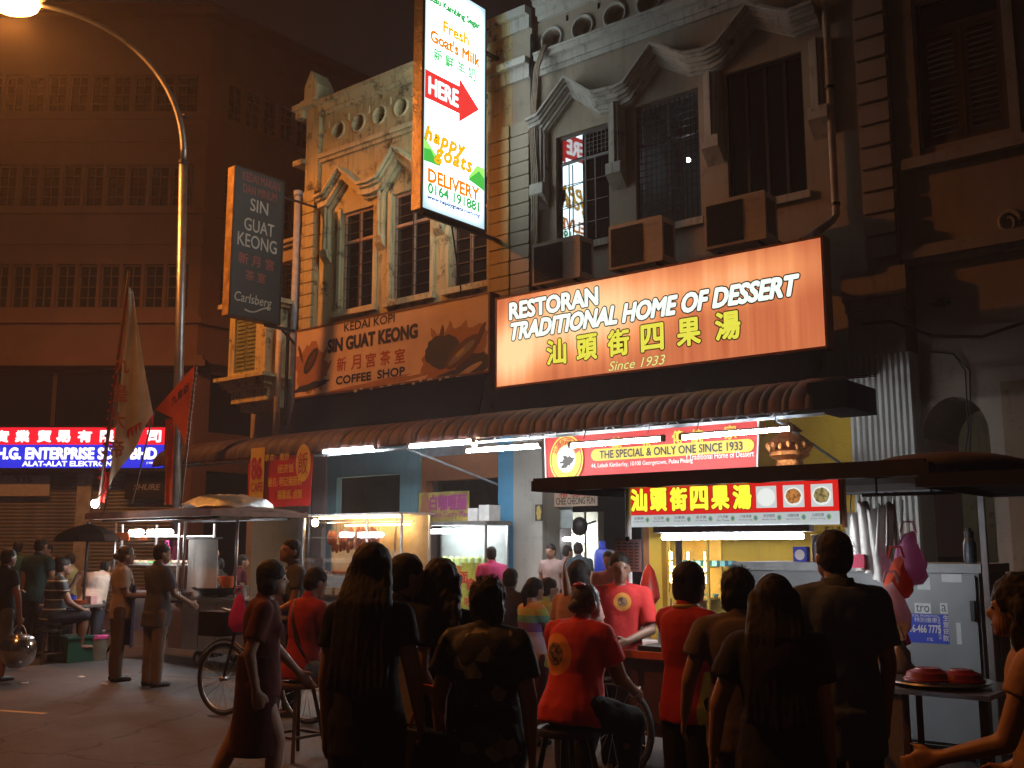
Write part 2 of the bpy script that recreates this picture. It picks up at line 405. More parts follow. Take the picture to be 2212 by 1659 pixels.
# ---------------------------------------------------------------- wall with openings
def wall(b, x0, x1, z0, z1, y, th, holes, circ=()):
    # front at y, back at y+th; holes (x0,x1,z0,z1); circ (x,z,r) set in square cells
    sq = [(cx-r*1.25, cx+r*1.25, cz-r*1.25, cz+r*1.25) for cx, cz, r in circ]
    allh = list(holes)+sq
    xs = sorted({x0, x1, *[h[0] for h in allh], *[h[1] for h in allh]}); zs = sorted({z0, z1, *[h[2] for h in allh], *[h[3] for h in allh]})
    xs = [x for x in xs if x0 <= x <= x1]; zs = [z for z in zs if z0 <= z <= z1]
    def hol(cx, cz, L): return any(h[0] < cx < h[1] and h[2] < cz < h[3] for h in L)
    for i in range(len(xs)-1):
        for j in range(len(zs)-1):
            a, c, e, f = xs[i], xs[i+1], zs[j], zs[j+1]; cx, cz = (a+c)/2, (e+f)/2
            if hol(cx, cz, allh): continue
            b.quad((a,y,e),(c,y,e),(c,y,f),(a,y,f)); b.quad((c,y+th,e),(a,y+th,e),(a,y+th,f),(c,y+th,f))
            if i == 0: b.quad((a,y+th,e),(a,y,e),(a,y,f),(a,y+th,f))
            if i == len(xs)-2: b.quad((c,y,e),(c,y+th,e),(c,y+th,f),(c,y,f))
            if j == len(zs)-2: b.quad((a,y,f),(c,y,f),(c,y+th,f),(a,y+th,f))
            if j == 0: b.quad((a,y+th,e),(c,y+th,e),(c,y,e),(a,y,e))
    for a, c, e, f in holes:
        b.quad((a,y,e),(a,y+th,e),(a,y+th,f),(a,y,f)); b.quad((c,y+th,e),(c,y,e),(c,y,f),(c,y+th,f))
        b.quad((a,y+th,e),(a,y,e),(c,y,e),(c,y+th,e)); b.quad((a,y,f),(a,y+th,f),(c,y+th,f),(c,y,f))
    n = 24
    for cx, cz, r in circ:
        s = r*1.25; o = len(b.v); ring = []
        for k in range(n):
            t = 2*math.pi*(k+.5)/n; ct, st = math.cos(t), math.sin(t); q = s/max(abs(ct), abs(st)); ring.append((ct, st, q))
        vs = [(cx+ct*r, y, cz+st*r) for ct, st, q in ring]+[(cx+ct*q, y, cz+st*q) for ct, st, q in ring]+[(cx+ct*r, y+th*.85, cz+st*r) for ct, st, q in ring]+[(cx, y+th*.85, cz)]
        vs += [(cx+sx*s, y, cz+sz*s) for sx, sz in ((1,1),(-1,1),(-1,-1),(1,-1))]
        fs = []
        for k in range(n):
            k2 = (k+1) % n
            fs += [(k, n+k, n+k2, k2), (k, k2, 2*n+k2, 2*n+k), (2*n+k, 2*n+k2, 3*n)]
        for ci, k in enumerate((n//8-1, 3*n//8-1, 5*n//8-1, 7*n//8-1)): fs.append((n+k, 3*n+1+ci, n+k+1))
        b.add(vs, fs)
    return b
def sweep(b, path, bands, y=0):
    # mouldings along an (x,z) path: bands of (drop0, drop1, projection)
    for d0, d1, pr in bands:
        for (xa, za), (xb, zb) in zip(path[:-1], path[1:]):
            b.prism([(xa, za-d1), (xb, zb-d1), (xb, zb-d0), (xa, za-d0)], 'y', y-pr, y-.001)
    return b
def blocks(parent, xs, z0, z1, pitch, y, dep, mt, gap=.022, jit=.006):
    for x0, x1 in xs:
        bb = B(); c = .018
        bb.prism([(x0+c, 0), (x1-c, 0), (x1, c), (x1, pitch-gap-c), (x1-c, pitch-gap), (x0+c, pitch-gap), (x0, pitch-gap-c), (x0, c)], 'y', -dep, 0)
        me = None; z = z0
        while z < z1-.05:
            if me is None:
                me = mesh_of(bb, mt, 'rustication_block'); 
            piece('rustication_block', me, parent, (0, y+random.uniform(-jit, jit), z)); z += pitch
    # meshes are in world x, so their things stand at x = 0

def window(parent, x0, x1, z0, z1, y, fm, gm, mull=(.5,), trans=(), bars=0, hb=0, barm=None, fw=.045):
    f = B(); W = x1-x0; H = z1-z0
    f.box(x0, x0+fw, y-.03, y+.03, z0, z1).box(x1-fw, x1, y-.03, y+.03, z0, z1).box(x0+fw, x1-fw, y-.03, y+.03, z1-fw, z1).box(x0+fw, x1-fw, y-.03, y+.03, z0, z0+fw)
    xs = [x0+fw]+[x0+W*m for m in mull]+[x1-fw]; zs = [z0+fw]+[z0+H*t for t in trans]+[z1-fw]
    for m in mull: f.box(x0+W*m-fw/2, x0+W*m+fw/2, y-.034, y+.026, z0+fw, z1-fw)
    for tz in trans: f.box(x0+fw, x1-fw, y-.026, y+.034, z0+H*tz-fw/2, z0+H*tz+fw/2)
    fo = part('window', f, fm, parent)
    for i in range(len(xs)-1):
        for j in range(len(zs)-1):
            part('pane', B().box(xs[i], xs[i+1], y+.002+.001*((i+j) % 2), y+.008, zs[j], zs[j+1]), gm, fo)
    if bars:
        g = B()
        for k in range(1, bars): g.box(x0+W*k/bars-.007, x0+W*k/bars+.007, y-.05, y-.036, z0+.05, z1-.05)
        for k in range(1, hb): g.box(x0+.05, x1-.05, y-.062, y-.051, z0+H*k/hb-.006, z0+H*k/hb+.006)
        part('grille', g, barm or M['darkmetal'], fo)
    return fo

# ================================================================ WHITE SHOPHOUSE
WX0, WX1 = -11.5, -5.0
ws = thing('shophouse', 'cream two storey shophouse with white zigzag window hoods above the orange lit restaurant sign', 'shophouse', (0, 0, 0), 0, 'terrace of old shophouses')
wins = [(-10.55, -9.42, 6.82, 8.9), (-8.88, -7.66, 6.82, 9.03), (-7.17, -5.88, 6.86, 9.1)]
b = B(); wall(b, WX0+.55, WX1-.0, 4.0, 10.2, 0, .28, wins); wo_ = part('wall', b, M['white_wall'], ws)
circs = [(-10.62+.69*k, 10.83, .19) for k in range(8)]
b = B(); wall(b, WX0+.55, WX1, 10.5, 11.25, 0, .3, [], circs)
pa = part('parapet', b, M['white_wall'], ws)
for cx, cz, r in circs:
    part('ring_moulding', B().torus((cx, -.01, cz), r+.035, .03), M['white_trim'], ws, True)
b = B()
for k in range(8):
    for dz in (-.34, .3): b.box(-10.62+.69*k-.345-.012, -10.62+.69*k-.345+.012, -.02, -.001, 10.83+dz-.05, 10.83+dz+.05)
part('vent_slot', b, M['black'], ws)
b = B()
for z0, z1, pr in ((10.17,10.27,.06),(10.27,10.42,.1),(10.42,10.52,.2),(10.52,10.56,.23)): b.box(WX0+.6, WX1-.02, -pr, -.001, z0, z1)
part('cornice', b, M['white_trim'], ws)
b = B()
for z0, z1, pr in ((11.25,11.33,.08),(11.33,11.48,.14),(11.48,11.56,.24),(11.56,11.62,.28)): b.box(WX0+.6, WX1-.02, -pr, .3, z0, z1)
part('top_cornice', b, M['white_trim'], ws)
# zigzag hood
hood = [(-11.0,9.28),(-10.74,9.32),(-10.14,9.86),(-9.55,9.4),(-9.1,9.36),(-8.9,9.4),(-8.36,9.92),(-7.75,9.55),(-7.37,9.5),(-7.15,9.55),(-6.6,10.02),(-5.95,9.66),(-5.55,9.68)]
b = sweep(B(), hood, [(0,.05,.34),(.05,.1,.28),(.1,.17,.24),(.17,.21,.17),(.21,.29,.13),(.29,.33,.08)])
part('window_hood', b, M['white_trim'], ws)
for px in (-10.98, -9.33, -7.5, -5.72):
    b = B()
    for k, (dx, pr) in enumerate(((0,.12),(.05,.16),(.1,.19),(.16,.16),(.21,.12))): b.box(px+dx, px+dx+.048, -pr, -.001, 8.05, 9.15)
    part('hood_bracket', b, M['white_trim'], ws)
    part('bracket_foot', B().prism([(-.001,7.62),(-.16,7.8),(-.22,7.86),(-.22,8.05),(-.001,8.05)], 'x', px-.02, px+.28), M['white_trim'], ws)
for (a, c, e, f_), k in zip(wins, range(3)):
    b = B().box(a-.06, c+.06, -.07, -.001, e-.12, e-.002); part('window_sill', b, M['white_trim'], ws)
# window 1: left casement ajar, mirror-dark glass
mirror = mat('reflective_tinted_glass', (.32,.36,.38), .04, .95, .05, 2, 0, 1)
a, c, e, f_ = wins[0]
fr = B().box(a, a+.05, .08, .15, e, f_).box(c-.05, c, .08, .15, e, f_).box(a+.05, c-.05, .08, .15, e, e+.05).box(a+.05, c-.05, .08, .15, f_-.05, f_).box(-10.0,-9.95,.075,.145,e+.05,f_-.05).box(a+.05,c-.05,.082,.147,8.37,8.42)
wf = part('window', fr, M['winframe'], ws)
TA = -math.tan(R(4.4))
for z0, z1 in ((e+.06, 8.36), (8.43, f_-.06)):
    q = B(); x0, x1 = a+.055, -10.005; q.add([(x0,.09,z0),(x1,.09+(x1-x0)*TA,z0),(x1,.09+(x1-x0)*TA,z1),(x0,.09,z1)], [(0,1,2,3)]); part('pane', q, mirror, wf)
    part('pane', B().box(-9.945, c-.055, .11, .116, z0, z1), M['darkglass'], wf)
g = B()
for x in (-10.28, -9.72): g.box(x-.008, x+.008, .015, .03, e+.05, 8.36)
for k in range(1, 4): g.box(a+.05, c-.05, .03, .04, e+k*.38-.006, e+k*.38+.006)
for k in range(1,6): g.box(-9.93, c-.06, .06, .07, 8.42+k*.08-.004, 8.42+k*.08+.004)
for k in range(1,6): g.box(-9.94+k*.085-.004, -9.94+k*.085+.004, .045, .058, 8.43, 8.84)
part('grille', g, M['winframe'], wf)
# window 2: lit room with bulb behind grille
a, c, e, f_ = wins[1]
wf = window(ws, a, c, e, f_, .1, M['winframe'], M['clear'], (.5,), (.68,))
g = B()
for k in range(1, 13): g.box(a+(c-a)*k/13-.006, a+(c-a)*k/13+.006, .05, .062, e+.05, f_-.05)
for k in range(1, 19): g.box(a+.05, c-.05, .035, .049, e+(f_-e)*k/19-.006, e+(f_-e)*k/19+.006)
part('grille', g, M['black'], wf)
b = B().box(-8.86,-7.7,1.6,1.62,5.2,9.2).box(-9.0,-8.95,.29,1.6,5.2,9.2).box(-7.6,-7.58,.29,1.6,5.2,9.2).box(-9.0,-7.6,.29,1.6,9.2,9.22)
part('room', b, mat('dim_green_grey_room', (.1,.12,.11), .8), ws)
part('ceiling_bulb', B().ell(on(1487, 345, .8), .038, .038, .038), emit('room_bulb_glow', (.85,.9,1), 40), ws, True)
# window 3: dark louvred shutters
a, c, e, f_ = wins[2]
wf = window(ws, a, c, e, f_, .1, M['black'], M['darkglass'], (.25,.5,.75), ())
# left pilaster strip: half yellow, half white
pb_y, pb_w = (-12.05, -11.5), (-11.5, -11.07)
b = B().box(-12.1, -11.502, -.08, .28, 4.0, 11.2); part('pilaster', b, M['yellow_wall'], ws)
b = B().box(-11.498, -11.03, -.08, .28, 4.0, 11.2); part('pilaster', b, M['white_wall'], ws)
blocks(ws, [(-11.49, -11.06)], 5.7, 9.3, .262, -.08, .07, M['white_wall'])
for xa, xb, m_ in ((-11.498,-11.04,'white_trim'),(-12.08,-11.502,'yellow_trim')):
    for zz in ((10.17,10.42,10.55), (11.15,11.4,11.55)):
        part('pilaster_cap', B().box(xa, xb, -.16, -.081, zz[0], zz[1]).box(xa, xb, -.28, -.081, zz[1], zz[2]), M[m_], ws)
part('downpipe', B().tube([(-10.99,-.1,11.0),(-10.99,-.1,4.4)], .055, 10), M['black'], ws, True)
b = B()
for k in range(4): b.tube([(-10.62+.03*k,.05,10.72),(-10.66+.03*k,-.25,10.6),(-10.8+.035*k,-.3,10.2),(-10.93+.035*k,-.22,9.6),(-10.98+.035*k,-.2,9.0),(-10.94+.04*k,-.19,8.2),(-10.96+.04*k,-.19,7.2),(-10.93+.04*k,-.19,6.4)], .018, 6)
part('aircon_pipe_bundle', b, M['cable'], ws, True)
# right side pilaster with quoins
b = B().box(WX1, -4.55, -.1, .3, 4.6, 11.6); part('pilaster', b, M['grey_wall'], ws)
blocks(ws, [(-5.0, -4.56)], 5.6, 11.4, .33, -.1, .09, M['grey_wall'], .05)
part('rainwater_pipe', B().tube([(-5.42,-.12,12),(-5.42,-.12,6.35),(-5.46,-.16,6.28),(-5.62,-.42,6.05)], .055, 12), M['cream_pipe'], ws, True)
b = B()
for z in (8.3, 6.5): b.lathe((-5.42,-.12,z), [(.07,0),(.07,.04)], 14)
part('pipe_bracket', b, M['darkmetal'], ws)

# ================================================================ YELLOW SHOPHOUSE
ys = thing('shophouse', 'faded yellow two storey shophouse with round niches, behind the dark vertical coffee shop sign', 'shophouse', (0, .001, 0), 0, 'terrace of old shophouses')
YW = [(-16.25,-15.25,6.5,8.66),(-14.72,-13.62,6.5,8.75),(-13.1,-12.15,6.5,8.66)]
b = B(); wall(b, -17.0, -12.1, 4.0, 10.0, 0, .28, YW); part('wall', b, M['yellow_wall'], ys)
yc = [(-16.46+.645*k, 10.6, .165) for k in range(7)]
b = B(); wall(b, -17.0, -12.1, 10.15, 11.05, 0, .3, [], yc); part('parapet', b, M['yellow_wall'], ys)
for cx, cz, r in yc: part('ring_moulding', B().torus((cx, -.01, cz), r+.03, .028), M['yellow_trim'], ys, True)
b = B()
for k in range(8): b.box(-16.46+.645*(k-.5)-.03, -16.46+.645*(k-.5)+.03, -.03, -.001, 10.74, 10.9)
part('key_block', b, M['yellow_trim'], ys)
b = B()
for z0, z1, pr in ((9.97,10.05,.06),(10.05,10.15,.12)): b.box(-17.0, -12.1, -pr, -.001, z0, z1)
part('cornice', b, M['yellow_trim'], ys)
b = B()
for z0, z1, pr in ((11.05,11.13,.08),(11.13,11.26,.14),(11.26,11.36,.24)): b.box(-17.0, -12.1, -pr, .3, z0, z1)
part('top_cornice', b, M['yellow_trim'], ys)
path = [(-16.85,9.12),(-16.6,9.14),(-16.1,9.62),(-15.5,9.12),(-15.2,9.1),(-14.95,9.14),(-14.45,9.66),(-13.8,9.14),(-13.5,9.12),(-13.25,9.14),(-12.75,9.62),(-12.2,9.12)]
b = sweep(B(), path, [(0,.06,.34),(.06,.12,.27),(.12,.26,.2),(.26,.32,.1)]); part('window_hood', b, M['yellow_trim'], ys)
for px in (-16.78, -15.1, -13.45):
    b = B()
    for dx, pr in ((0,.1),(.06,.15),(.12,.1)): b.box(px+dx, px+dx+.055, -pr, -.001, 7.9, 8.95)
    b.prism([(-.001,7.62),(-.12,7.75),(-.17,7.9),(-.001,7.9)], 'x', px-.02, px+.2)
    part('hood_bracket', b, M['yellow_trim'], ys)
for a, c, e, f_ in YW:
    window(ys, a, c, e, f_, .1, M['winframe_y'], M['darkglass'], (.5,), (.7,), 2, 9, M['darkmetal'], .06)
    b = B().box(a-.1, a-.01, -.05, -.001, e, f_+.1).box(c+.01, c+.1, -.05, -.001, e, f_+.1).box(a-.14, c+.14, -.11, -.001, e-.12, e-.005)
    part('window_surround', b, M['yellow_trim'], ys)
b = B().box(-17.42, -17.0, -.1, .3, 4.0, 11.3); part('pilaster', b, M['yellow_wall'], ys)
b = B().box(-17.46,-16.98,-.28,.3,11.3,11.45).box(-17.42,-17.0,-.2,.3,11.45,11.8).prism([(-17.42,11.8),(-17.0,11.8),(-17.21,12.15)],'y',-.2,.3); part('pilaster_cap', b, M['yellow_trim'], ys)
blocks(ys, [(-17.4, -17.02), (-12.04, -11.52)], 5.7, 9.2, .262, -.08, .08, M['yellow_wall'])
part('downpipe', B().tube([(-17.58,-.14,9.35),(-17.58,-.14,4.0)], .085, 12).lathe((-17.58,-.14,9.3),[(.11,0),(.11,.12)],12), M['pipe'], ys, True)

part('gable_wall', B().box(-17.42,-17.2,.301,12,4.0,11.3), M['grey_wall'], ys)
part('return_cornice', B().box(-17.75,-17.461,-.28,.6,11.3,11.42).box(-17.7,-17.461,-.2,.6,11.12,11.299), M['yellow_trim'], ys)
part('return_cornice', B().box(-17.75,-17.421,-.2,.6,10.02,10.14), M['yellow_trim'], ys)
# ================================================================ CORNER SHOPHOUSE with oriel
cs = thing('shophouse', 'dim narrow corner shophouse at the end of the terrace with a cream balcony box', 'shophouse', (0, .002, 0), 0, 'terrace of old shophouses')
b = B(); wall(b, -19.3, -17.43, 4.0, 8.35, .25, .25, [(-18.75,-17.75,6.6,8.05)]); part('wall', b, M['grey_wall'], cs)
part('side_wall', B().box(-19.5,-19.302,.25,14,0,8.35), M['grey_wall'], cs)
b = B()
for z0, z1, pr in ((8.35,8.42,.1),(8.42,8.5,.18)): b.box(-19.45, -17.45, .25-pr, .5, z0, z1)
part('cornice', b, M['grey_trim'], cs)
window(cs, -18.75, -17.75, 6.6, 8.05, .36, flat('red_brown_frame', (.4,.12,.05)), M['darkglass'], (.5,), (), 4, 10)
bx0, bx1 = -19.05, -17.75
b = B(); wall(b, bx0, bx1, 5.25, 6.75, -.75, .12, [(bx0+.2,bx0+.95,5.35,6.6)]); b.box(bx0, bx0+.1, -.63, .25, 5.25, 6.75).box(bx1-.1, bx1, -.63, .25, 5.25, 6.75)
ba = part('balcony', b, M['yellow_trim'], cs)
for z0, z1, pr in ((4.55,4.7,-.35),(4.7,4.95,-.1),(4.95,5.02,.0),(5.02,5.1,.08),(5.1,5.17,.12),(5.17,5.25,.22),(6.75,6.82,.1),(6.82,6.92,.2)): part('balcony_moulding', B().box(bx0-max(pr,-.02), bx1+max(pr,-.02), -.75-pr, .249, z0, z1), M['yellow_trim'], cs)
sh = B().box(bx0+.2, bx0+.56, -.7, -.67, 5.36, 6.59).box(bx0+.58, bx0+.95, -.7, -.67, 5.36, 6.59)
for k in range(13): sh.box(bx0+.24, bx0+.53, -.72, -.701, 5.42+k*.09, 5.47+k*.09).box(bx0+.61, bx0+.92, -.72, -.701, 5.42+k*.09, 5.47+k*.09)
part('shutter', sh, mat('pale_green_shutter', (.2,.22,.1), .7), ba)
part('downpipe', B().tube([(-17.55,-.55,6.3),(-17.55,-.55,3.7)], .07, 10), M['cream_pipe'], cs, True)

# ================================================================ RIGHT SHOPHOUSE
rs = thing('shophouse', 'dim grey shophouse at the right edge with louvred wooden shutters and a fluted column', 'shophouse', (0, .003, 0), 0, 'terrace of old shophouses')
b = B(); wall(b, -4.549, 6, 5.42, 13, 0, .3, [(-4.18,-3.05,7.1,9.25)]); part('wall', b, M['grey_wall'], rs)
f = B().box(-4.18,-4.12,.05,.12,7.1,9.25).box(-3.11,-3.05,.05,.12,7.1,9.25).box(-4.12,-3.11,.05,.12,8.78,8.85).box(-3.64,-3.59,.05,.12,7.1,8.78).box(-4.12,-3.11,.05,.12,7.1,7.16)
wf = part('window', f, M['wood'], rs)
part('pane', B().box(-4.12,-3.11,.09,.1,8.85,9.25), M['darkglass'], wf)
for x0, x1 in ((-4.12,-3.645),(-3.585,-3.11)):
    s_ = B().box(x0,x0+.06,.06,.1,7.16,8.78).box(x1-.06,x1,.06,.1,7.16,8.78).box(x0+.06,x1-.06,.06,.1,7.16,7.25).box(x0+.06,x1-.06,.06,.1,8.7,8.78).box(x0+.06,x1-.06,.062,.098,7.98,8.04)
    k = 7.28
    while k < 8.66:
        s_.add([(x0+.06,.06,k),(x1-.06,.06,k),(x1-.06,.11,k+.075),(x0+.06,.11,k+.075),(x0+.06,.07,k-.012),(x1-.06,.07,k-.012),(x1-.06,.12,k+.063),(x0+.06,.12,k+.063)], [(0,1,2,3),(7,6,5,4),(0,4,5,1),(2,6,7,3)]); k += .085
    part('shutter', s_, mat('brown_louvre', (.055,.03,.02), .6), wf)
b = B().box(-4.34,-4.2,-.08,-.001,6.95,9.5).box(-3.03,-2.9,-.08,-.001,6.95,9.5).box(-4.45,-2.8,-.14,-.001,6.8,6.95); part('window_surround', b, M['grey_trim'], rs)
b = B()
for z0, z1, pr in ((5.42,5.5,.12),(5.5,5.6,.2),(5.6,5.68,.16)): b.box(-4.5, 6, -pr, -.001, z0, z1)
part('string_course', b, M['grey_trim'], rs)
b = B().box(-5.32, -4.42, -.34, .3, 5.0, 5.4).box(-5.3,-4.45,-.3,.3,4.85,5.0).box(-5.28,-4.5,-.25,.3,4.2,4.85); part('column_capital', b, M['grey_trim'], rs)
fl = B(); n = 11; x0, x1 = -5.3, -4.42
for k in range(n):
    a = x0+(x1-x0)*k/n; c = x0+(x1-x0)*(k+1)/n; fl.prism([(a,-.28),(a+.022,-.33),(c-.022,-.33),(c,-.28),(c,.3),(a,.3)], 'z', .14, 4.2)
part('fluted_column', fl, plaster('pale_grey_column_paint', (.62,.63,.6), amt=.3), rs)
# ground floor wall with an arch
b = B(); wall(b, -2.6, 6, .14, 5.42, 0, .3, [(-1.9,.8,.141,3.5)]); part('lower_wall', b, M['grey_wall'], rs)
ar = B(); cx, cz, r = -4.0, 3.05, .42; n = 14
wall(ar, -4.42, -2.6, 3.6, 5.42, 0, .3, [])
ar.box(-3.5,-3.38,0,.3,.14,3.6)
for k in range(n):
    t0, t1 = math.pi*k/n, math.pi*(k+1)/n
    xa, xb = cx-r*math.cos(t0), cx-r*math.cos(t1); za, zb = cz+r*1.25*math.sin(t0), cz+r*1.25*math.sin(t1)
    ar.quad((xa,0,za),(xb,0,zb),(xb,0,3.6),(xa,0,3.6)); ar.quad((xa,0,za),(xa,1.6,za),(xb,1.6,zb),(xb,0,zb))
ar.box(cx+r, -3.5, 0, .3, .14, 3.6); part('archway', ar, M['grey_wall'], rs)
b = B().box(-4.42,-3.5,1.6,1.7,.14,3.7); part('passage_wall', b, plaster('cream_yellow_passage', (.75,.68,.42)), rs)
part('pilaster', B().box(-3.38,-3.1,-.12,.3,.14,3.7), plaster('brown_render', (.28,.2,.14)), rs)
sl = mesh_of(B().prism([(0,0),(0,.085),(-.02,.075),(-.03,.045),(-.02,.01)], 'x', 0, 1), M['roller'], 'shutter_slat')
for k in range(36): piece('shutter_slat', sl, rs, (-3.1, .1, .2+k*.088), scale=(.5,1,1))
part('electric_cable', B().tube([(-5.0,-.5,4.62),(-4.6,-.5,4.6),(-4.1,-.4,4.35),(-3.5,-.35,4.27),(-2.9,-.4,4.4),(-2.4,-.5,4.7)], .022, 6), M['blackcable'], rs, True)
q = B()
for dx in (0, .05): q.tube([on(2010+dx*200,760,-.05), on(2060,765,-.05), on(2085+dx*200,800,-.05), on(2092+dx*100,930,-.05), on(2085+dx*200,985,-.05), on(2060+dx*150,1010,-.05), on(2052+dx*200,1035,-.05)], .009, 5)
part('electric_cable', q, M['blackcable'], rs, True)
part('cable_bracket', B().box(-4.2,-3.95,-.1,-.01,4.83,4.87).box(-4.1,-4.02,-.14,-.02,4.8,4.9), M['black'], rs)
so = B()
pts = [(on(2180,480,-.03)+Vector((.16*(1-k/22)*math.cos(k*.5), 0, .17*(1-k/26)*math.sin(k*.5)))) for k in range(18)]
so.tube(pts, .04, 8, .02); part('scroll_ornament', so, M['grey_trim'], rs, True)

# ================================================================ GROUND FLOOR of the terrace
gf = thing('shopfront', 'open ground floor shopfronts under the long awning with pale blue walls and a grey column', 'shopfront', (0, .004, 0))
part('ceiling', B().box(-19.2,-4.45,.0,3.2,3.95,4.0).box(-19.2,-5.31,.29,6.5,3.9,3.949), mat('shop_ceiling', (.3,.28,.25), .8), gf)
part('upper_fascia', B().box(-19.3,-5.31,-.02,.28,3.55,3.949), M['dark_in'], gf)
part('column', B().box(-11.5, -10.86, -.05, .45, .14, 3.55), M['col_grey'], gf)
part('column_side', B().box(-11.86, -11.502, -.04, .45, .14, 3.55), M['blue_strip'], gf)
part('column', B().box(-17.35, -16.5, -.05, .4, .14, 3.55), plaster('pinkish_grey_column', (.38,.31,.3), amt=.3), gf)
b = B(); wall(b, -16.498, -13.9, .14, 3.549, .0, .15, [(-16.22,-14.38,.141,3.0)]); part('blue_wall', b, M['blue_wall'], gf)
part('orange_beam', B().box(-13.898,-11.862,.1,.3,2.84,3.3), M['orange_wall'], gf)
part('orange_post', B().box(-13.898,-13.78,.1,.3,.14,2.838), M['orange_wall'], gf)
part('fascia_panel', B().box(-13.898,-11.862,.12,.2,3.302,3.549), M['grey_paint'], gf)
# interior shell
part('back_wall', B().box(-19.2,-11.5,6.4,6.5,.14,3.9), mat('dim_brown_wall', (.1,.07,.055), .8), gf)
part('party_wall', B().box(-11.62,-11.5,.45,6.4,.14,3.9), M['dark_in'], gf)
part('yellow_wall', B().box(-8.95,-5.31,.45,.55,.14,3.9), M['yellow_in'], gf)
part('yellow_side_wall', B().box(-5.4,-5.312,.3,.448,.14,3.9), M['yellow_in'], gf)
part('yellow_pillar', B().box(-8.95,-8.72,.3,.448,.14,3.9), M['yellow_in'], gf)
part('back_wall', B().box(-11.5,-9.05,5.2,5.3,.14,3.9), mat('dim_grey_wall', (.16,.16,.16), .8), gf)
part('door_post', B().box(-9.15,-8.96,.45,.7,.14,3.9), M['orange_wall'], gf)
part('door_post', B().box(-9.9,-9.55,1.6,1.9,.14,3.9), mat('grey_steel_post', (.12,.12,.12), .5), gf)
part('interior_post', B().box(-15.0,-14.82,1.4,1.55,.14,3.9), plaster('pale_post', (.55,.5,.47)), gf)
part('wall_pipe', B().tube([(-16.9,-.12,3.5),(-16.9,-.12,.2)], .05, 8), M['galv'], gf, True)

# ================================================================ FAR CORNER BUILDING
u = RT.copy(); fw = Vector((-math.sin(_y), math.cos(_y), 0))
corner = Vector((-25.25, 2.58, 0))
fb = thing('corner_building', 'large tan four storey corner building with rows of gridded steel windows', 'building', corner, R(YAW))
INVf = INV[fb.name]
# local frame: +x runs right across the picture, +y away; local wall along -x at y=0
def lz(y, D=29.0):
    k = (y-829.5)/FOC; return 1.6+D*(math.sin(_p)-k*math.cos(_p))/(math.cos(_p)+k*math.sin(_p))
FL = 26
rows = [(lz(240),lz(160)), (lz(445),lz(355)), (lz(665),lz(570))]
bay = 1.0
def lpart(nm, b, m, par=fb, sm=False): return part(nm, b, m, par, sm, world=False)
hol = [(-FL+.6, -.35, a, c) for a, c in rows]+[(-FL+.6, -.5, lz(930), lz(800))]+[(-FL+.6, -.2, 0.02, lz(1015))]
b = B(); wall(b, -FL, 0, 0, lz(5), 0, .4, hol); lpart('front_wall', b, M['far_wall'])
b = B()
for yy, pr in ((30,.3),(250,.08),(300,.1),(455,.14),(520,.06),(690,.12),(775,.25),(785,.35)): b.box(-FL, pr, -pr, -.001, lz(yy)-.12, lz(yy)+.06)
lpart('ledge', b, M['far_wall'])
def gridwin(par, x0, x1, z0, z1, y=.2, cols=2, rws=4):
    f = B().box(x0,x0+.05,y-.04,y+.04,z0,z1).box(x1-.05,x1,y-.04,y+.04,z0,z1).box(x0+.05,x1-.05,y-.04,y+.04,z0,z0+.05).box(x0+.05,x1-.05,y-.04,y+.04,z1-.05,z1)
    for k in range(1, cols): f.box(x0+(x1-x0)*k/cols-.012, x0+(x1-x0)*k/cols+.012, y-.03, y+.03, z0+.05, z1-.05)
    for k in range(1, rws): f.box(x0+.05, x1-.05, y-.024, y+.024, z0+(z1-z0)*k/rws-.012, z0+(z1-z0)*k/rws+.012)
    return f
gw = mesh_of(gridwin(fb, 0, 1, 0, 1.19, 0), M['far_frame'], 'window'); pane = mesh_of(B().box(.05,.95,.03,.04,.05,1.14), M['darkglass'], 'pane')
pier = B()
def lpiece(nm, me, loc, par=fb, rz=0):
    o = bpy.data.objects.new(nm, me); COL.objects.link(o); o.parent = par; o.location = loc; o.rotation_euler.z = rz; INV[o.name] = INV.get(fb.name); return o
for a, c in rows:
    pm = mesh_of(B().box(0, .1, .02, .3, 0, c-a), M['far_wall'], 'window_pier')
    for k in range(26):
        x = -.35-(k+1)*.64
        wv = lpiece('window', gw, (x, .15, a)); wv.scale = (.54, 1, (c-a)/1.19); lpiece('pane', pane, (0,0,0), wv)
        lpiece('window_pier', pm, (x-.1, 0, a))
bw = mesh_of(B().box(0,.06,-.04,.04,0,1.72).box(1.74,1.8,-.04,.04,0,1.72).box(.06,1.74,-.04,.04,1.66,1.72), M['far_frame'], 'shop_window')
bp_ = mesh_of(B().box(.06,1.74,0,.01,0,1.66), M['darkglass'], 'pane')
for k in range(8):
    wv = lpiece('shop_window', bw, (-.5-(k+1)*1.78, .15, lz(930))); lpiece('pane', bp_, (0,0,0), wv)
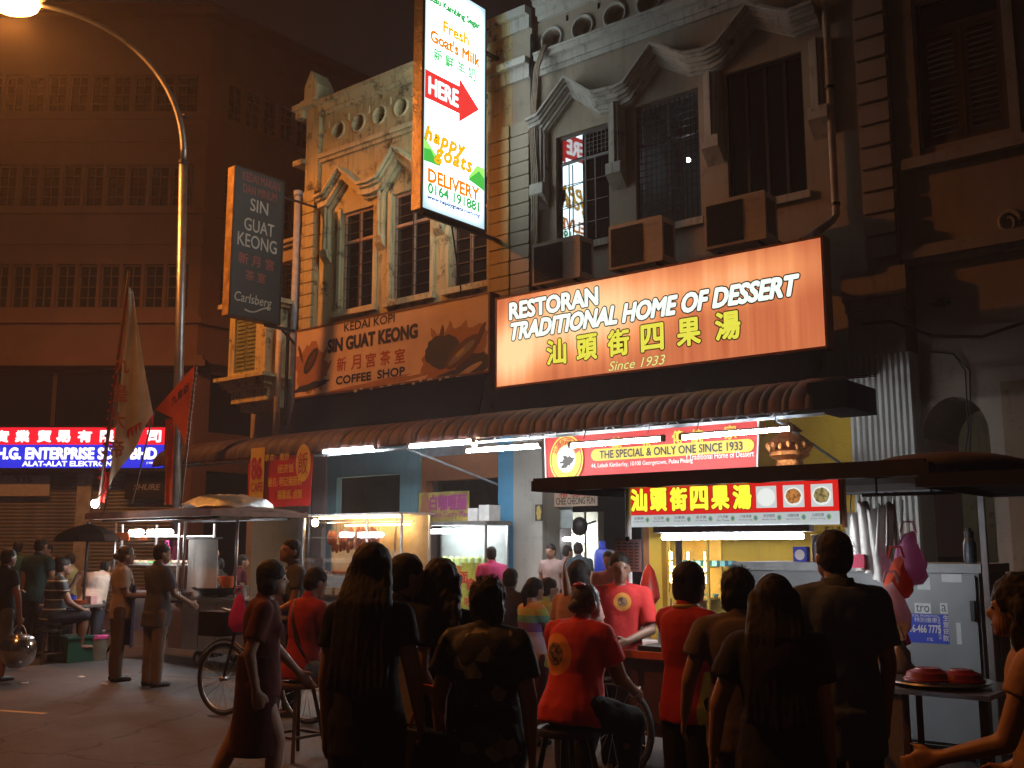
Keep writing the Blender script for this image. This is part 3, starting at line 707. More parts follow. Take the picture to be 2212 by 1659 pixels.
# right wing: turns 39 degrees + follows the side street
wing = B(); WA = R(90-YAW)   # local direction of world +y
def wq(s, d=0): # s metres along the wing, d outward
    return (math.cos(WA)*s + math.sin(WA)*d, math.sin(WA)*s - math.cos(WA)*d)
L2 = 22
wb = B(); tmp = B(); wall(tmp, 0, L2, 0, lz(5), 0, .4, [(.7, L2-.6, a, c) for a, c in rows]+[(.5, L2-.6, lz(930), lz(800)), (.5, L2-.6, .02, lz(1015))])
Rw = Matrix.Rotation(WA, 4, 'Z'); wb.v = [tuple(Rw @ Vector(q)) for q in tmp.v]; wb.f = tmp.f; lpart('side_wall', wb, M['far_wall'])
tmp = B()
for yy, pr in ((30,.3),(250,.08),(455,.14),(690,.12),(775,.25)): tmp.box(0, L2, -pr, -.001, lz(yy)-.12, lz(yy)+.06)
wb = B(); wb.v = [tuple(Rw @ Vector(q)) for q in tmp.v]; wb.f = tmp.f; lpart('ledge', wb, M['far_wall'])
for a, c in rows:
    pm = mesh_of(B().box(0, .1, .02, .3, 0, c-a), M['far_wall'], 'window_pier')
    for k in range(30):
        x = .72+k*.655; q = Rw @ Vector((x, .15, a)); wv = lpiece('window', gw, q, fb, WA); wv.scale = (.555, 1, (c-a)/1.19); lpiece('pane', pane, (0,0,0), wv)
        lpiece('window_pier', pm, Rw @ Vector((x+.555, 0, a)), fb, WA)
wb = B(); tmp = B().box(.5, L2-.6, .3, .35, lz(930), lz(800)).box(.5, L2-.6, .3, .35, .02, lz(1015)); wb.v = [tuple(Rw @ Vector(q)) for q in tmp.v]; wb.f = tmp.f; lpart('dark_glazing', wb, M['darkglass'])
lpart('roof', B().box(-FL, 0, .4, 12, lz(5)-.2, lz(5)), M['far_wall'])
# ground floor roller shutters of the far building
fs_ = mesh_of(B().prism([(0,0),(0,.095),(-.03,.08),(-.04,.05),(-.02,.01)], 'x', 0, 1), mat('grey_shutter_slat', (.3,.3,.28), .45, .4), 'shutter_slat')
zt = lz(1015); nsl = int(zt/.1)
for x0, x1 in ((-5.35,-3.15),(-2.75,-.3),(-8.1,-5.8)):
    for k in range(nsl): o = lpiece('shutter_slat', fs_, (x0, .12, .02+k*.1)); o.scale = (x1-x0, 1, 1)
ppm = mat('pale_pier', (.42,.42,.4), .7)
for x0, x1 in ((-3.15,-2.75),(-5.8,-5.35),(-8.6,-8.1)): lpart('shutter_pier', B().box(x0,x1,-.05,.3,0,zt), ppm)
# distant white board on its side

# ================================================================ SIGNS
def sheetsign(nm, lab, cat, p0, p1, z0, z1, y, th, face_m, frame_m, face_y=None, rim=.035):
    # flat box sign facing -y ; returns thing
    x0, x1 = p0, p1
    t = thing(nm, lab, cat, ((x0+x1)/2, y, z0))
    part('housing', B().box(x0, x1, y+.01, y+th, z0, z1), frame_m, t)
    part('face', B().box(x0+rim, x1-rim, y-.001, y+.009, z0+rim, z1-rim), face_m, t)
    f = B().box(x0, x1, y-.012, y+.009, z0, z0+rim).box(x0, x1, y-.012, y+.009, z1-rim, z1).box(x0, x0+rim, y-.0125, y+.009, z0+rim, z1-rim).box(x1-rim, x1, y-.0125, y+.009, z0+rim, z1-rim)
    part('rim', f, frame_m, t); return t
UX, UZ = (1,0,0), (0,0,1)
# --- orange restaurant sign
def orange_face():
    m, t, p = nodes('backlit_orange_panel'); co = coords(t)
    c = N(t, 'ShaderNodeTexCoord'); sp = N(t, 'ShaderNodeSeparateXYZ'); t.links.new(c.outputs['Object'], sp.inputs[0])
    # uneven tube glow painted into the emission, brighter left and centre; no tubes inside
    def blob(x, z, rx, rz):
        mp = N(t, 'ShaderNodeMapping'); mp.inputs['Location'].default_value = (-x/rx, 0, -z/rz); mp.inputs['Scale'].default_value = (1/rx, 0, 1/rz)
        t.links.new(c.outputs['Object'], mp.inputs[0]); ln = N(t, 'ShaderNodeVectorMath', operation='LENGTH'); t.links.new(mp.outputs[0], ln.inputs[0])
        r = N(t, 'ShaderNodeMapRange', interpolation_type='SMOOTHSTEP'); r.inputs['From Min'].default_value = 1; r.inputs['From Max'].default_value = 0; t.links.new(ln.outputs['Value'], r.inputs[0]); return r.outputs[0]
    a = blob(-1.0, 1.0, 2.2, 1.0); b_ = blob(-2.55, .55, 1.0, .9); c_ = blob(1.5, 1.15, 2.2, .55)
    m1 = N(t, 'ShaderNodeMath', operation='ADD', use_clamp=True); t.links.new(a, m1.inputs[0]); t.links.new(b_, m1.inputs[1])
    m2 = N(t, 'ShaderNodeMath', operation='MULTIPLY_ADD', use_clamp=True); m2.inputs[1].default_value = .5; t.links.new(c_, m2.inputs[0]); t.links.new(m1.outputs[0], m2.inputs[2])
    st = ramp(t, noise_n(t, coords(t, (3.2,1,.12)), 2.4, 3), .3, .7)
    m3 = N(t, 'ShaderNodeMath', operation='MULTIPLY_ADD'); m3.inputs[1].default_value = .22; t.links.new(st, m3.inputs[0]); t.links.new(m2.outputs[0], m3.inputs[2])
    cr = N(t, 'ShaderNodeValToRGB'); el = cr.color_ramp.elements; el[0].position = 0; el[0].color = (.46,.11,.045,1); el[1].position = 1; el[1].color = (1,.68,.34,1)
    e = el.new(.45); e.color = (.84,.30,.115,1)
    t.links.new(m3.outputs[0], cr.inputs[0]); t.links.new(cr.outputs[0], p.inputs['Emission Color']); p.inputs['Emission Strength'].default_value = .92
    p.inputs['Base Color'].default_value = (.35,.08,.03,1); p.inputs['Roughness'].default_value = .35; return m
P0, P1 = -10.96, -5.2
Y0 = -1.2
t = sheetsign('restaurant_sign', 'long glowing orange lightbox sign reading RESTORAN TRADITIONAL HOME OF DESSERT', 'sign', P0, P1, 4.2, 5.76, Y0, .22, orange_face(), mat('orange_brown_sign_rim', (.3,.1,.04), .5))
E_ink = M['black']; wht = emit('lit_white_letters', (.86,1,.9), .92); yel = emit('lit_yellow_letters', (.82,.8,.08), .8)
def ptxt(s, par, xa, ya, xb, yb, hpx, m, Y, **k):
    # a line of lettering whose baseline-middle runs between two picture points on the plane y=Y; hpx = height in metres
    a, b_ = on(xa, ya, Y), on(xb, yb, Y); O = (a+b_)/2
    text(s, O, UX, UZ, (b_-a).length, hpx, m, par, lift=.006, **k)
FY = Y0
ptxt('RESTORAN', t, 1100, 676, 1293, 636, .31, wht, FY, bold=.06, outline=E_ink, ow=.06)
ptxt('TRADITIONAL HOME OF DESSERT', t, 1103, 722, 1728, 608, .31, wht, FY, bold=.06, shear=.25, outline=E_ink, ow=.06)
hz = '汕頭街四果湯'
for k, ch in enumerate(hz):
    q = [(1202,760),(1268,750),(1336,740),(1409,729),(1488,717),(1572,703)][k]; w_ = .42
    O = on(q[0], q[1], FY); text(ch, O, UX, UZ, .40, .42, yel, t, bold=.035, lift=.006, outline=E_ink, ow=.04)
ptxt('Since 1933', t, 1315, 793, 1438, 775, .15, emit('dim_yellow_letters', (.85,.78,.25), .8), FY, bold=.015, shear=.3, outline=E_ink, ow=.03)
b = B()
for x in (-10.5,-8.2,-5.9): b.bar((x,-.99,5.4),(x,0,5.4),.05).bar((x,-.99,4.4),(x,0,4.4),.05)
part('bracket', b, M['darkmetal'], t)

# --- coffee shop sign
t = sheetsign('coffee_shop_sign', 'unlit cream sign reading KEDAI KOPI SIN GUAT KEONG COFFEE SHOP above the awning', 'sign', -16.2, -11.08, 4.5, 5.9, Y0, .25, mat('faded_cream_sign_face', (.75,.56,.4), .45, 0, .12, 2, .001), mat('dark_brown_sign_box', (.16,.07,.04), .5))
dk = flat('navy_letters', (.02,.02,.06)); rd = flat('faded_red_letters', (.42,.08,.035))
ptxt('KEDAI KOPI', t, 742, 703, 824, 693, .23, dk, Y0, bold=.02) if 0 else ptxt('KEDAI KOPI', t, 744, 704, 853, 690, .17, dk, Y0, bold=.02)
ptxt('SIN GUAT KEONG', t, 708, 745, 903, 718, .28, dk, Y0, bold=.06)
for k, ch in enumerate('新月宮茶室'):
    q = [(742,787),(777,783),(814,779),(850,774),(868,770)][k] if 0 else [(740,788),(775,783),(812,778),(832,774),(864,770)][k]
for k, ch in enumerate('新月宮茶室'):
    O = on(738+k*31.5, 787-k*4.6, Y0); text(ch, O, UX, UZ, .27, .28, rd, t, bold=.02, lift=.004)
ptxt('COFFEE  SHOP', t, 726, 819, 875, 805, .17, dk, Y0, bold=.05)
br1, br2, bl1 = flat('printed_brown', (.42,.2,.1)), flat('printed_dark_brown', (.12,.05,.03)), flat('printed_blue_black', (.03,.035,.06))
def blobp(par, cx, cz, rx, rz, m, Y, lift, ang=0, n=26, jag=0, seed=0, nm='printed_shape', box=None):
    rnd = random.Random(seed); pts = []
    for k in range(n):
        a = 2*math.pi*k/n; f = 1+rnd.uniform(-jag, jag); x, z = rx*f*math.cos(a), rz*f*math.sin(a)
        pts.append((cx+x*math.cos(ang)-z*math.sin(ang), Y-lift, cz+x*math.sin(ang)+z*math.cos(ang)))
    if box: pts = [(min(max(x_, box[0]), box[1]), y_, min(max(z_, box[2]), box[3])) for x_, y_, z_ in pts]
    return part(nm, B().add(pts+[(cx, Y-lift, cz)], [(k, (k+1) % n, n) for k in range(n)]), m, par)
def pprint(par, x, y, rx, rz, m, lift, Y=Y0, **k):
    q = on(x, y, Y); return blobp(par, min(max(q.x, -16.1), -11.2), min(max(q.z, 4.56), 5.84), rx, rz, m, Y, lift, box=(-16.16,-11.12,4.54,5.86), **k)
pprint(t, 985,766,.8,.5,br1,.003,ang=.3,jag=.16,seed=3,n=40); pprint(t, 672,795,.45,.5,br1,.003,ang=.3,jag=.16,seed=4,n=40)
pprint(t, 1000,812,.75,.09,bl1,.0045,ang=.1,jag=.1,seed=5); pprint(t, 955,760,.42,.3,bl1,.006,jag=.08,seed=5)
pprint(t, 1000,760,.45,.17,br2,.009,ang=.55,jag=.03,seed=6); pprint(t, 998,762,.36,.07,flat('printed_grey', (.25,.22,.2)),.011,ang=.55); pprint(t, 1020,790,.4,.2,bl1,.0075,ang=.25,jag=.1,seed=8)
for k_, (x_, y_, r1_, r2_, a_) in enumerate(((940,730,.06,.2,.5),(955,722,.05,.16,-.1),(975,716,.05,.2,.15),(1038,722,.06,.24,-.5),(925,790,.2,.06,.5),(1042,812,.25,.05,.6),(700,770,.04,.22,-.5),(650,765,.04,.2,.4),(705,800,.05,.24,-.7))):
    pprint(t, x_, y_, r1_, r2_, (br1, br2)[k_ % 2], .0042+.0002*k_, ang=a_, jag=.12, seed=20+k_)
pprint(t, 1016,798,.3,.05,flat('printed_cream', (.6,.45,.3)),.0125,ang=.35); pprint(t, 995,762,.12,.04,flat('printed_gold', (.5,.38,.1)),.0135,ang=.55); pprint(t, 672,780,.3,.13,bl1,.006,ang=.9); pprint(t, 672,780,.22,.06,br2,.008,ang=.9); pprint(t, 670,835,.6,.07,bl1,.005,ang=.12,jag=.2,seed=9); pprint(t, 800,838,1.6,.07,br1,.0035,ang=.05,jag=.3,seed=2)
part('bracket', B().bar((-16,-.95,5.6),(-16,0,5.6),.05).bar((-11.4,-.95,5.6),(-11.4,0,5.6),.05), M['darkmetal'], t)

# --- projecting signs seen from the side (face looks along +x)
def projsign(nm, lab, X, y0, y1, z0, z1, th, face, edge, frame, dark_edge=False):
    t = thing(nm, lab, 'sign', (X-th/2, (y0+y1)/2, z0))
    part('box', B().box(X-th, X-.012, y0+.012, y1, z0+.012, z1-.012), frame, t)
    part('side_panel', B().box(X-th+.01, X-.02, y0, y0+.011, z0+.02, z1-.02), edge, t)
    part('face', B().box(X-.011, X, y0+.04, y1-.04, z0+.04, z1-.04), face, t)
    r = B().box(X-.012,X+.008,y0,y0+.038,z0,z1).box(X-.012,X+.008,y1-.038,y1,z0,z1).box(X-.012,X+.006,y0+.038,y1-.038,z0,z0+.038).box(X-.012,X+.006,y0+.038,y1-.038,z1-.038,z1)
    part('rim', r, frame, t); return t
UY = (0,1,0)
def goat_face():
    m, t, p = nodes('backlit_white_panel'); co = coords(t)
    # dimmer edges painted into the emission, as if tubes stood off the rim
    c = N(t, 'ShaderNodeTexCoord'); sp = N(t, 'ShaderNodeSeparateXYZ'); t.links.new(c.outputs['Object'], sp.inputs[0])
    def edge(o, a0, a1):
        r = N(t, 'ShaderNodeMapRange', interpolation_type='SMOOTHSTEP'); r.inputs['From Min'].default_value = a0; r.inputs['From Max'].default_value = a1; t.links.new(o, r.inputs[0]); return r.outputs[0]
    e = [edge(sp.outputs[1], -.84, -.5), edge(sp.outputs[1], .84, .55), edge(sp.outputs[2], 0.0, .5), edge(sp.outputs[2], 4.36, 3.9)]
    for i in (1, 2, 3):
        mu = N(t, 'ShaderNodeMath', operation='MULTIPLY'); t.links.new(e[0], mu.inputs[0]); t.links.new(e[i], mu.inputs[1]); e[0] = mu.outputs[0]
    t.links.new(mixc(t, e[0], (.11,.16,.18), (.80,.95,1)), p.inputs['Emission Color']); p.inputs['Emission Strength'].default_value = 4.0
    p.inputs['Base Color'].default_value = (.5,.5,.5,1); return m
GX, gy0, gy1, gz0, gz1 = -11.75, -2.23, -.54, 7.24, 11.6
bronze = mat('crumpled_metal_sheet', (.5,.42,.32), .32, .85, .25, 3, .08)
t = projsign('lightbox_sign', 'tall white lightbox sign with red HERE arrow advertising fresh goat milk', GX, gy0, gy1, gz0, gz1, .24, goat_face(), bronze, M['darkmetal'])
gtxt = lambda s, x, y, W, H, m, **k: text(s, onx(x, y, GX), UY, UZ, W, H, m, t, lift=.005, **k)
g1 = emit('lit_green_print', (0.04, 0.38, 0.08), 1); g2 = emit('lit_orange_print', (0.8, 0.22, 0.0), 1.05); g3 = emit('lit_blue_print', (0.03, 0.05, 0.3), .8); g4 = emit('lit_yellow_print', (0.9, 0.42, 0.0), 1.15)
gtxt('Susu Kambing Segar', 983, 28, 1.383, .19, g1, bold=.06)
gtxt('Fresh', 985, 72, 0.707, .24, g4, bold=.06); gtxt("Goat's Milk", 984, 105, 1.33, .25, g2, bold=.06)
gtxt('新 鮮 羊 奶', 983, 140, 1.144, .26, emit('lit_pale_green_print', (.1,.6,.15), .9), bold=.03)
# arrow
red_e = emit('lit_red_print', (.85,.035,.03), .9)
a0, a1 = gy0+.06, gy1-.2; zc = onx(980, 210, GX).z
part('printed_arrow', B().add([(GX+.003, a0, zc-.26), (GX+.003, a0+.88, zc-.26), (GX+.003, a0+.88, zc-.42), (GX+.003, a1, zc+.0), (GX+.003, a0+.88, zc+.42), (GX+.003, a0+.88, zc+.26), (GX+.003, a0, zc+.26)], [(0,1,5,6),(1,2,3),(1,3,5),(3,4,5)]), red_e, t)
text('HERE', (GX, a0+.47, zc), UY, UZ, .78, .33, emit('lit_white_print', (1,1,1), 1.3), t, bold=.045, lift=.007)
gr1 = emit('lit_hill_green', (.06,.5,.06), .95); gr2 = emit('lit_hill_light_green', (.35,.85,.15), 1)
hz_ = onx(980, 335, GX).z
def gpoly(pts, m, lf, nm='printed_shape'): part(nm, B().add([(GX+lf, y, z) for y, z in pts], [tuple(range(len(pts)))]), m, t)
gpoly([(gy0+.05,hz_-.32),(gy0+.5,hz_-.32),(gy0+.35,hz_-.12),(gy0+.05,hz_+.1)], gr2, .003); gpoly([(gy0+.05,hz_-.32),(gy0+.42,hz_-.32),(gy0+.22,hz_-.08),(gy0+.05,hz_-.1)], gr1, .0045)
gpoly([(gy1-.5,hz_-.3),(gy1-.05,hz_-.42),(gy1-.05,hz_-.02),(gy1-.25,hz_-.0)], gr2, .003); gpoly([(gy1-.5,hz_-.34),(gy1-.05,hz_-.44),(gy1-.05,hz_-.2),(gy1-.2,hz_-.1)], gr1, .0045)
ol = emit('lit_dark_outline', (.2,.1,.02), .4)
gtxt('happy', 962, 309, 1.05, .34, g4, bold=.035, shear=.25, outline=ol, ow=.03, space=1.15); gtxt('goats', 980, 350, 1.0, .32, g4, bold=.035, shear=.25, outline=ol, ow=.03, space=1.15)
gtxt('DELIVERY', 981, 400, 1.352, .26, g2, bold=.06); gtxt('0164 191881', 981, 427, 1.352, .2, g1, bold=.06)
gtxt('www.happygoats.com.my', 981, 447, 1.383, .1, g3, bold=.06)
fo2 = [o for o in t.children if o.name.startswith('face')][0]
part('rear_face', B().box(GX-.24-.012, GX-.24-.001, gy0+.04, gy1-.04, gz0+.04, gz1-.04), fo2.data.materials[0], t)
for bb in (B().bar((GX-.12,gy0+.2,gz0-.02),(GX-.12,0,gz0-.02),.06), B().bar((GX-.12,gy0+.9,gz0),(GX-.9,-.1,5.95),.025), B().bar((GX-.12,gy1,gz1-.8),(GX-.12,0,gz1-.8),.06)): part('support_arm', bb, M['darkmetal'], t)
# dark vertical sign
SX, sy0, sy1, sz0, sz1 = -16.9, -2.32, -1.05, 6.12, 9.24
t = projsign('vertical_sign', 'unlit dark green vertical sign reading SIN GUAT KEONG at the end of the terrace', SX, sy0, sy1, sz0, sz1, .24, mat('dark_green_sign_face', (.025,.045,.045), .4, 0, .15, 2, .001), mat('peeling_orange_sign_edge', (.34,.23,.08), .6, 0, .6, 5, .01), M['darkmetal'])
stx = lambda s, x, y, W, H, m, **k: text(s, onx(x, y, SX), UY, UZ, W, H, m, t, lift=.004, **k)
cr = flat('cream_letters', (.5,.46,.36)); mr = flat('maroon_letters', (.26,.07,.05))
stx('KEDAI MAKAN', 565, 392, .95, .19, mr, bold=.015); stx('DAN MINUM', 562, 417, .85, .19, mr, bold=.015)
stx('SIN', 560, 447, .45, .27, cr, bold=.012); stx('GUAT', 560, 491, .75, .27, cr, bold=.012); stx('KEONG', 556, 525, .98, .28, cr, bold=.012)
stx('新 月 宮', 554, 565, .9, .24, mr, bold=.03); stx('茶 室', 552, 598, .5, .22, mr, bold=.03)
stx('Carlsberg', 547, 650, .92, .26, cr, bold=.01, shear=.15)
b = B()
for k in range(10): 
    a = onx(528+k*5.2, 668+5*math.sin(k*.5)+k*.3, SX+.004); c_ = onx(528+(k+1)*5.2, 668+5*math.sin((k+1)*.5)+(k+1)*.3, SX+.004); b.bar(a, c_, .02, .03)
part('printed_swash', b, cr, t)
for bb in (B().bar((SX-.12,sy1-.3,sz0-.02),(SX-.12,.2,sz0-.02),.06), B().bar((SX-.3,-.6,sz0),(SX-.3,-.6,4.1),.05), B().bar((SX-.12,-.9,sz0-.05),(SX-.12,.2,5.3),.04), B().bar((SX-.12,sy1,sz1-.3),(SX-.12,.2,sz1-.3),.04)): part('support_arm', bb, M['darkmetal'], t)

# --- red and blue enterprise sign on the far building
def lx(px_, D=28.43): return (px_-1106)/2257*D+9.01
hs = thing('shop_sign', 'glowing red and blue lightbox sign reading ENTERPRISE SDN BHD on the far building', 'sign', fb.location, R(YAW))
ex0, ex1, ez0, ez1, em = -8.6, lx(347), lz(1011, 28.5), lz(924, 28.5), lz(961, 28.5)
part('housing', B().box(ex0, ex1, -.55, -.06, ez0-.1, ez1+.05), M['darkmetal'], hs, world=False)
part('red_face', B().box(ex0+.05, ex1-.05, -.57, -.551, em, ez1), emit('lit_red_panel', (.85,.012,.03), .95), hs, world=False)
part('blue_face', B().box(ex0+.05, ex1-.05, -.57, -.551, ez0, em), emit('lit_blue_panel', (.025,.035,.75), .85), hs, world=False)
ww = emit('lit_white_sign_letters', (1,1,1), 1.25)
def etxt(s, xc, yc, W, H, **k): text(s, (lx(xc), -.57, lz(yc, 28.5)), UX, UZ, W, H, ww, hs, world=False, lift=.006, **k)
for ch, x in zip('實業貿易有限公司', (-14,31,79,121,168,217,268,320)): etxt(ch, x, 943, .4, .34, bold=.05)
etxt('H.G. ENTERPRISE SDN. BHD.', 156, 980, 4.5, .34, bold=.06); etxt('ALAT-ALAT ELEKTRONIK', 142, 1002, 2.7, .15, bold=.05); etxt('(198804-T)', 322, 1001, .4, .08)
t2 = thing('small_sign', 'small pale unlit signboard reading TIS on the far shutters', 'sign', fb.location, R(YAW))
part('board', B().box(lx(-60), lx(82), -.12, -.06, lz(1072), lz(1028)), flat('pale_sign', (.5,.5,.48)), t2, world=False)
gm = flat('grey_print', (.2,.2,.2))
text('TIS', (lx(22), -.12, lz(1036)), UX, UZ, .5, .15, gm, t2, world=False, bold=.02); text('COMPANY', (lx(40), -.12, lz(1052)), UX, UZ, .9, .1, gm, t2, world=False) if 0 else None
t3 = thing('black_sign', 'unlit black signboard reading SHURE beside the grey shutters', 'sign', fb.location, R(YAW))
part('board', B().box(lx(252), lx(348), -.2, -.06, lz(1078), lz(1026)), M['black'], t3, world=False)
text('SHURE', (lx(300), -.2, lz(1053)), UX, UZ, .75, .17, flat('pale_grey_print', (.4,.4,.4)), t3, world=False, bold=.03, shear=.2)

# ================================================================ AWNING
aw = thing('awning', 'long maroon and dark striped bullnose awning over the shopfronts', 'awning', (-12, -1.2, 3.2))
prof = [(0,3.97),(-2.0,3.66),(-2.2,3.6),(-2.38,3.5),(-2.5,3.37),(-2.53,3.22)]
def panel(w_):
    b = B(); n = len(prof); cols = [(0,0),(.02,.008),(w_*.5,.013),(w_-.02,.008),(w_,0)]
    vs = [(x, y, z) for x, _ in cols for y, z in prof]
    vs = [(x, y-(h if i % n > 1 else 0), z+h) for i, ((x, h), (y, z)) in enumerate([(c_, p_) for c_ in cols for p_ in prof])]
    top = len(vs); vs += [(x, y+.02, z-.02) for x, y, z in vs]
    fs = []
    for i in range(len(cols)-1):
        for j in range(n-1):
            a = i*n+j; fs += [(a, a+1, a+n+1, a+n), (top+a, top+a+n, top+a+n+1, top+a+1)]
    for i in range(len(cols)-1): a = i*n+n-1; fs.append((a, top+a, top+a+n, a+n))
    return b.add(vs, fs)
pw = .2
ma = mesh_of(panel(pw), M['maroon'], 'awning_panel', smooth=40); mb = mesh_of(panel(pw*.5), M['maroon2'], 'awning_panel', smooth=40)
x = -19.0; k = 0
while x < -5.2:
    piece('awning_panel', ma, aw, (x, random.uniform(-.012,.012), random.uniform(-.01,.01))); x += pw
    piece('awning_panel', mb, aw, (x, -.01, 0)); x += pw*.5
b = B().box(-4.97,-4.5,-2.5,-1.5,3.22,3.55); part('end_box', b, M['navy'], aw)
b = B()
for x in (-18.2,-15,-11.9,-9.6,-7.5,-5.5): b.bar((x,-2.4,3.18),(x,-.1,3.75),.035).bar((x,-2.4,3.2),(x,0,2.7),.03) if x in (-11.9,-5.5) else b.bar((x,-2.4,3.18),(x,-.1,3.75),.035)
b.bar((-19,-2.42,3.17),(-4.8,-2.42,3.17),.035).bar((-19,-1.3,3.48),(-5.5,-1.3,3.48),.03)
x = -10
while x < -5: b.bar((x,-2.42,3.17),(x+.12,-2.42,3.27),.012).bar((x+.12,-2.42,3.27),(x+.24,-2.42,3.17),.012); x += .5
part('frame', b, M['grey_paint'], aw)
# dark tarpaulins hung between sign and awning
tb = B(); tb.sheet(lambda u, v: (-10.9+5.6*u, -1.15-.12*math.sin(u*23)*(1-v)-.25*(1-v), 3.72+.5*v+.02*math.sin(u*60)), 60, 4, .02)
solo('tarpaulin', tb, M['navy'], 'sagging navy tarpaulin under the orange restaurant sign', 'tarpaulin')
tb = B(); tb.sheet(lambda u, v: (-16.2+5.0*u, -1.15-.1*math.sin(u*19)*(1-v)-.2*(1-v), 3.75+.78*v+.02*math.sin(u*50)), 60, 4, .02)
solo('tarpaulin', tb, M['navy'], 'sagging navy tarpaulin under the unlit coffee shop sign', 'tarpaulin')
# lamp reflections on ragged clear plastic, put in as pale opaque pieces
for (xa, xb, z, lab) in ((-14.3,-11.6,4.46,'ragged clear plastic strip with painted lamp glints below the coffee shop sign'), (-10.6,-5.4,3.69,'ragged clear plastic strip with painted lamp glints along the awning top below the orange sign')):
    t = thing('plastic_sheet', lab, 'plastic sheet', ((xa+xb)/2, -1.33, z)); xx = xa; mp_ = mat('glint_pale_plastic', (.6,.65,.65), .4)
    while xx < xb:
        w_ = random.uniform(.06,.2); part('edge_glint', B().box(xx, xx+w_*.6, -1.33, -1.32, z+random.uniform(-.02,.02), z+random.uniform(.02,.05)), mp_, t); xx += w_+random.uniform(.02,.2)
# fluorescent lamps
tubes = [(700,976,808,968,'leftmost of the five lamps under the awning'),(887,964,1020,955,'second lamp from the left, before the blue column'),(1010,974,1165,964,'third lamp from the left, crossing the grey column'),(1235,963,1428,948,'fourth lamp, over the red banner left end'),(1476,945,1707,925,'rightmost lamp under the awning beside the copper ornament')]
for x0, y0, x1, y1, lab in tubes:
    a, c_ = on(x0, y0, -2.6), on(x1, y1, -2.6)
    t = thing('fluorescent_lamp', 'white fluorescent tube lamp, '+lab, 'lamp', ((a.x+c_.x)/2, -2.6, a.z), 0, 'fluorescent lamps under the awning')
    part('tube', B().tube([a, c_], .028, 8), M['tube'], t, True)
    part('fitting', B().box(a.x-.05, c_.x+.05, -2.63, -2.57, a.z+.03, a.z+.055).box(a.x-.05,a.x-.001,-2.63,-2.57,a.z-.03,a.z+.035).box(c_.x+.001,c_.x+.05,-2.63,-2.57,a.z-.03,a.z+.035), M['grey_paint'], t)
    part('hanging_wire', B().bar((a.x+.2,-2.6,a.z+.08),(a.x+.2,-2.5,3.3),.008).bar((c_.x-.2,-2.6,a.z+.08),(c_.x-.2,-2.5,3.3),.008), M['darkmetal'], t)
q = on(1025, 958, -2.55)
solo('warm_bulb', B().ell(q, .045, .045, .06), M['warmbulb'], 'small warm bulb at the right end of the second awning lamp', 'bulb', smooth=True)

# ================================================================ AIR CONDITIONERS
def ac(px_, py_, lab):
    q = on(px_, py_, -.95); x0, z0 = q.x, q.z; W, H, D = .98, .72, .4
    t = thing('air_conditioner', 'cream outdoor air conditioner '+lab, 'air conditioner', (x0+W/2, -.75, z0), 0, 'air conditioners above the orange sign')
    part('casing', B().prism([(x0,z0),(x0+W,z0),(x0+W,z0+H-.02),(x0+W-.02,z0+H),(x0+.02,z0+H),(x0,z0+H-.02)], 'y', -.95, -.95+D), mat('cream_casing', (.42,.38,.32), .5, 0, .15, 3), t)
    part('grille_back', B().box(x0+.04, x0+.63, -.953, -.951, z0+.04, z0+H-.06), M['black'], t)
    g = B()
    for k in range(20): g.box(x0+.04, x0+.63, -.968, -.954, z0+.05+k*.031, z0+.058+k*.031)
    for r_ in (.1,.2,.27): g.torus((x0+.335,-.972,z0+H/2-.01), r_, .005, 'y', 24, 4)
    part('fan_grille', g, M['darkmetal'], t)
    part('side_vent', B().box(x0+W+.001, x0+W+.004, -.9, -.62, z0+.1, z0+H-.1), M['darkmetal'], t)
    text('HITACHI', (x0+.81, -.951, z0+H-.12), UX, UZ, .2, .04, gm, t, lift=.003, bold=.02)
    s_ = B()
    for k in range(4): s_.box(x0+.66, x0+.95, -.9515, -.951, z0+.1+k*.12, z0+.104+k*.12)
    part('panel_seam', s_, gm, t)
    part('bracket', B().bar((x0+.15,-.93,z0-.02),(x0+.15,0,z0-.02),.035).bar((x0+W-.15,-.93,z0-.02),(x0+W-.15,0,z0-.02),.035).bar((x0+.15,-.8,z0-.03),(x0+.15,0,z0-.3),.025).bar((x0+W-.15,-.8,z0-.03),(x0+W-.15,0,z0-.3),.025), M['darkmetal'], t)
    part('hose', B().tube([(x0+W-.1,-.6,z0+.1),(x0+W+.1,-.3,z0-.03),(x0+W+.15,-.1,z0+.15)], .025, 6), M['blackcable'], t, True)
ac(1150, 618, 'leftmost, beside the black downpipe'); ac(1316, 584, 'in the middle, under the grilled window with a bulb'); ac(1523, 540, 'rightmost, under the dark shuttered window')

# ================================================================ STREET LAMP
lb = Vector((-17.45, -2.85, 0))
sl_ = thing('street_lamp', 'tall galvanised street lamp with a curved arm glowing orange above the left stall', 'street lamp', lb)
head = dp(62, 8, 19.5)
cz = Vector((lb.x+.12, lb.y-.08, 8.9)); cz.x, cz.y = dp(396, 352, 19.8).x, dp(396, 352, 19.8).y
part('pole', B().tube([lb, lb.lerp(cz, .4), cz], .1, 14, .082).lathe((lb.x,lb.y,1.2),[(.11,0),(.11,.03)],14), M['galv'], sl_, True)
arm = [cz]; e = head-cz
for k in range(1, 19):
    s_ = k/18; a = s_*math.pi/2
    arm.append(cz+Vector((e.x*(1-math.cos(a))**1.05, e.y*(1-math.cos(a))**1.05, e.z*math.sin(a))))
arm[-1] = head+Vector((0,0,.06))
part('arm', B().tube(arm, .065, 12, .04), M['galv'], sl_, True)
part('joint_band', B().lathe((cz.x,cz.y,cz.z-.05),[(.1,0),(.1,.06)],14), M['darkmetal'], sl_)
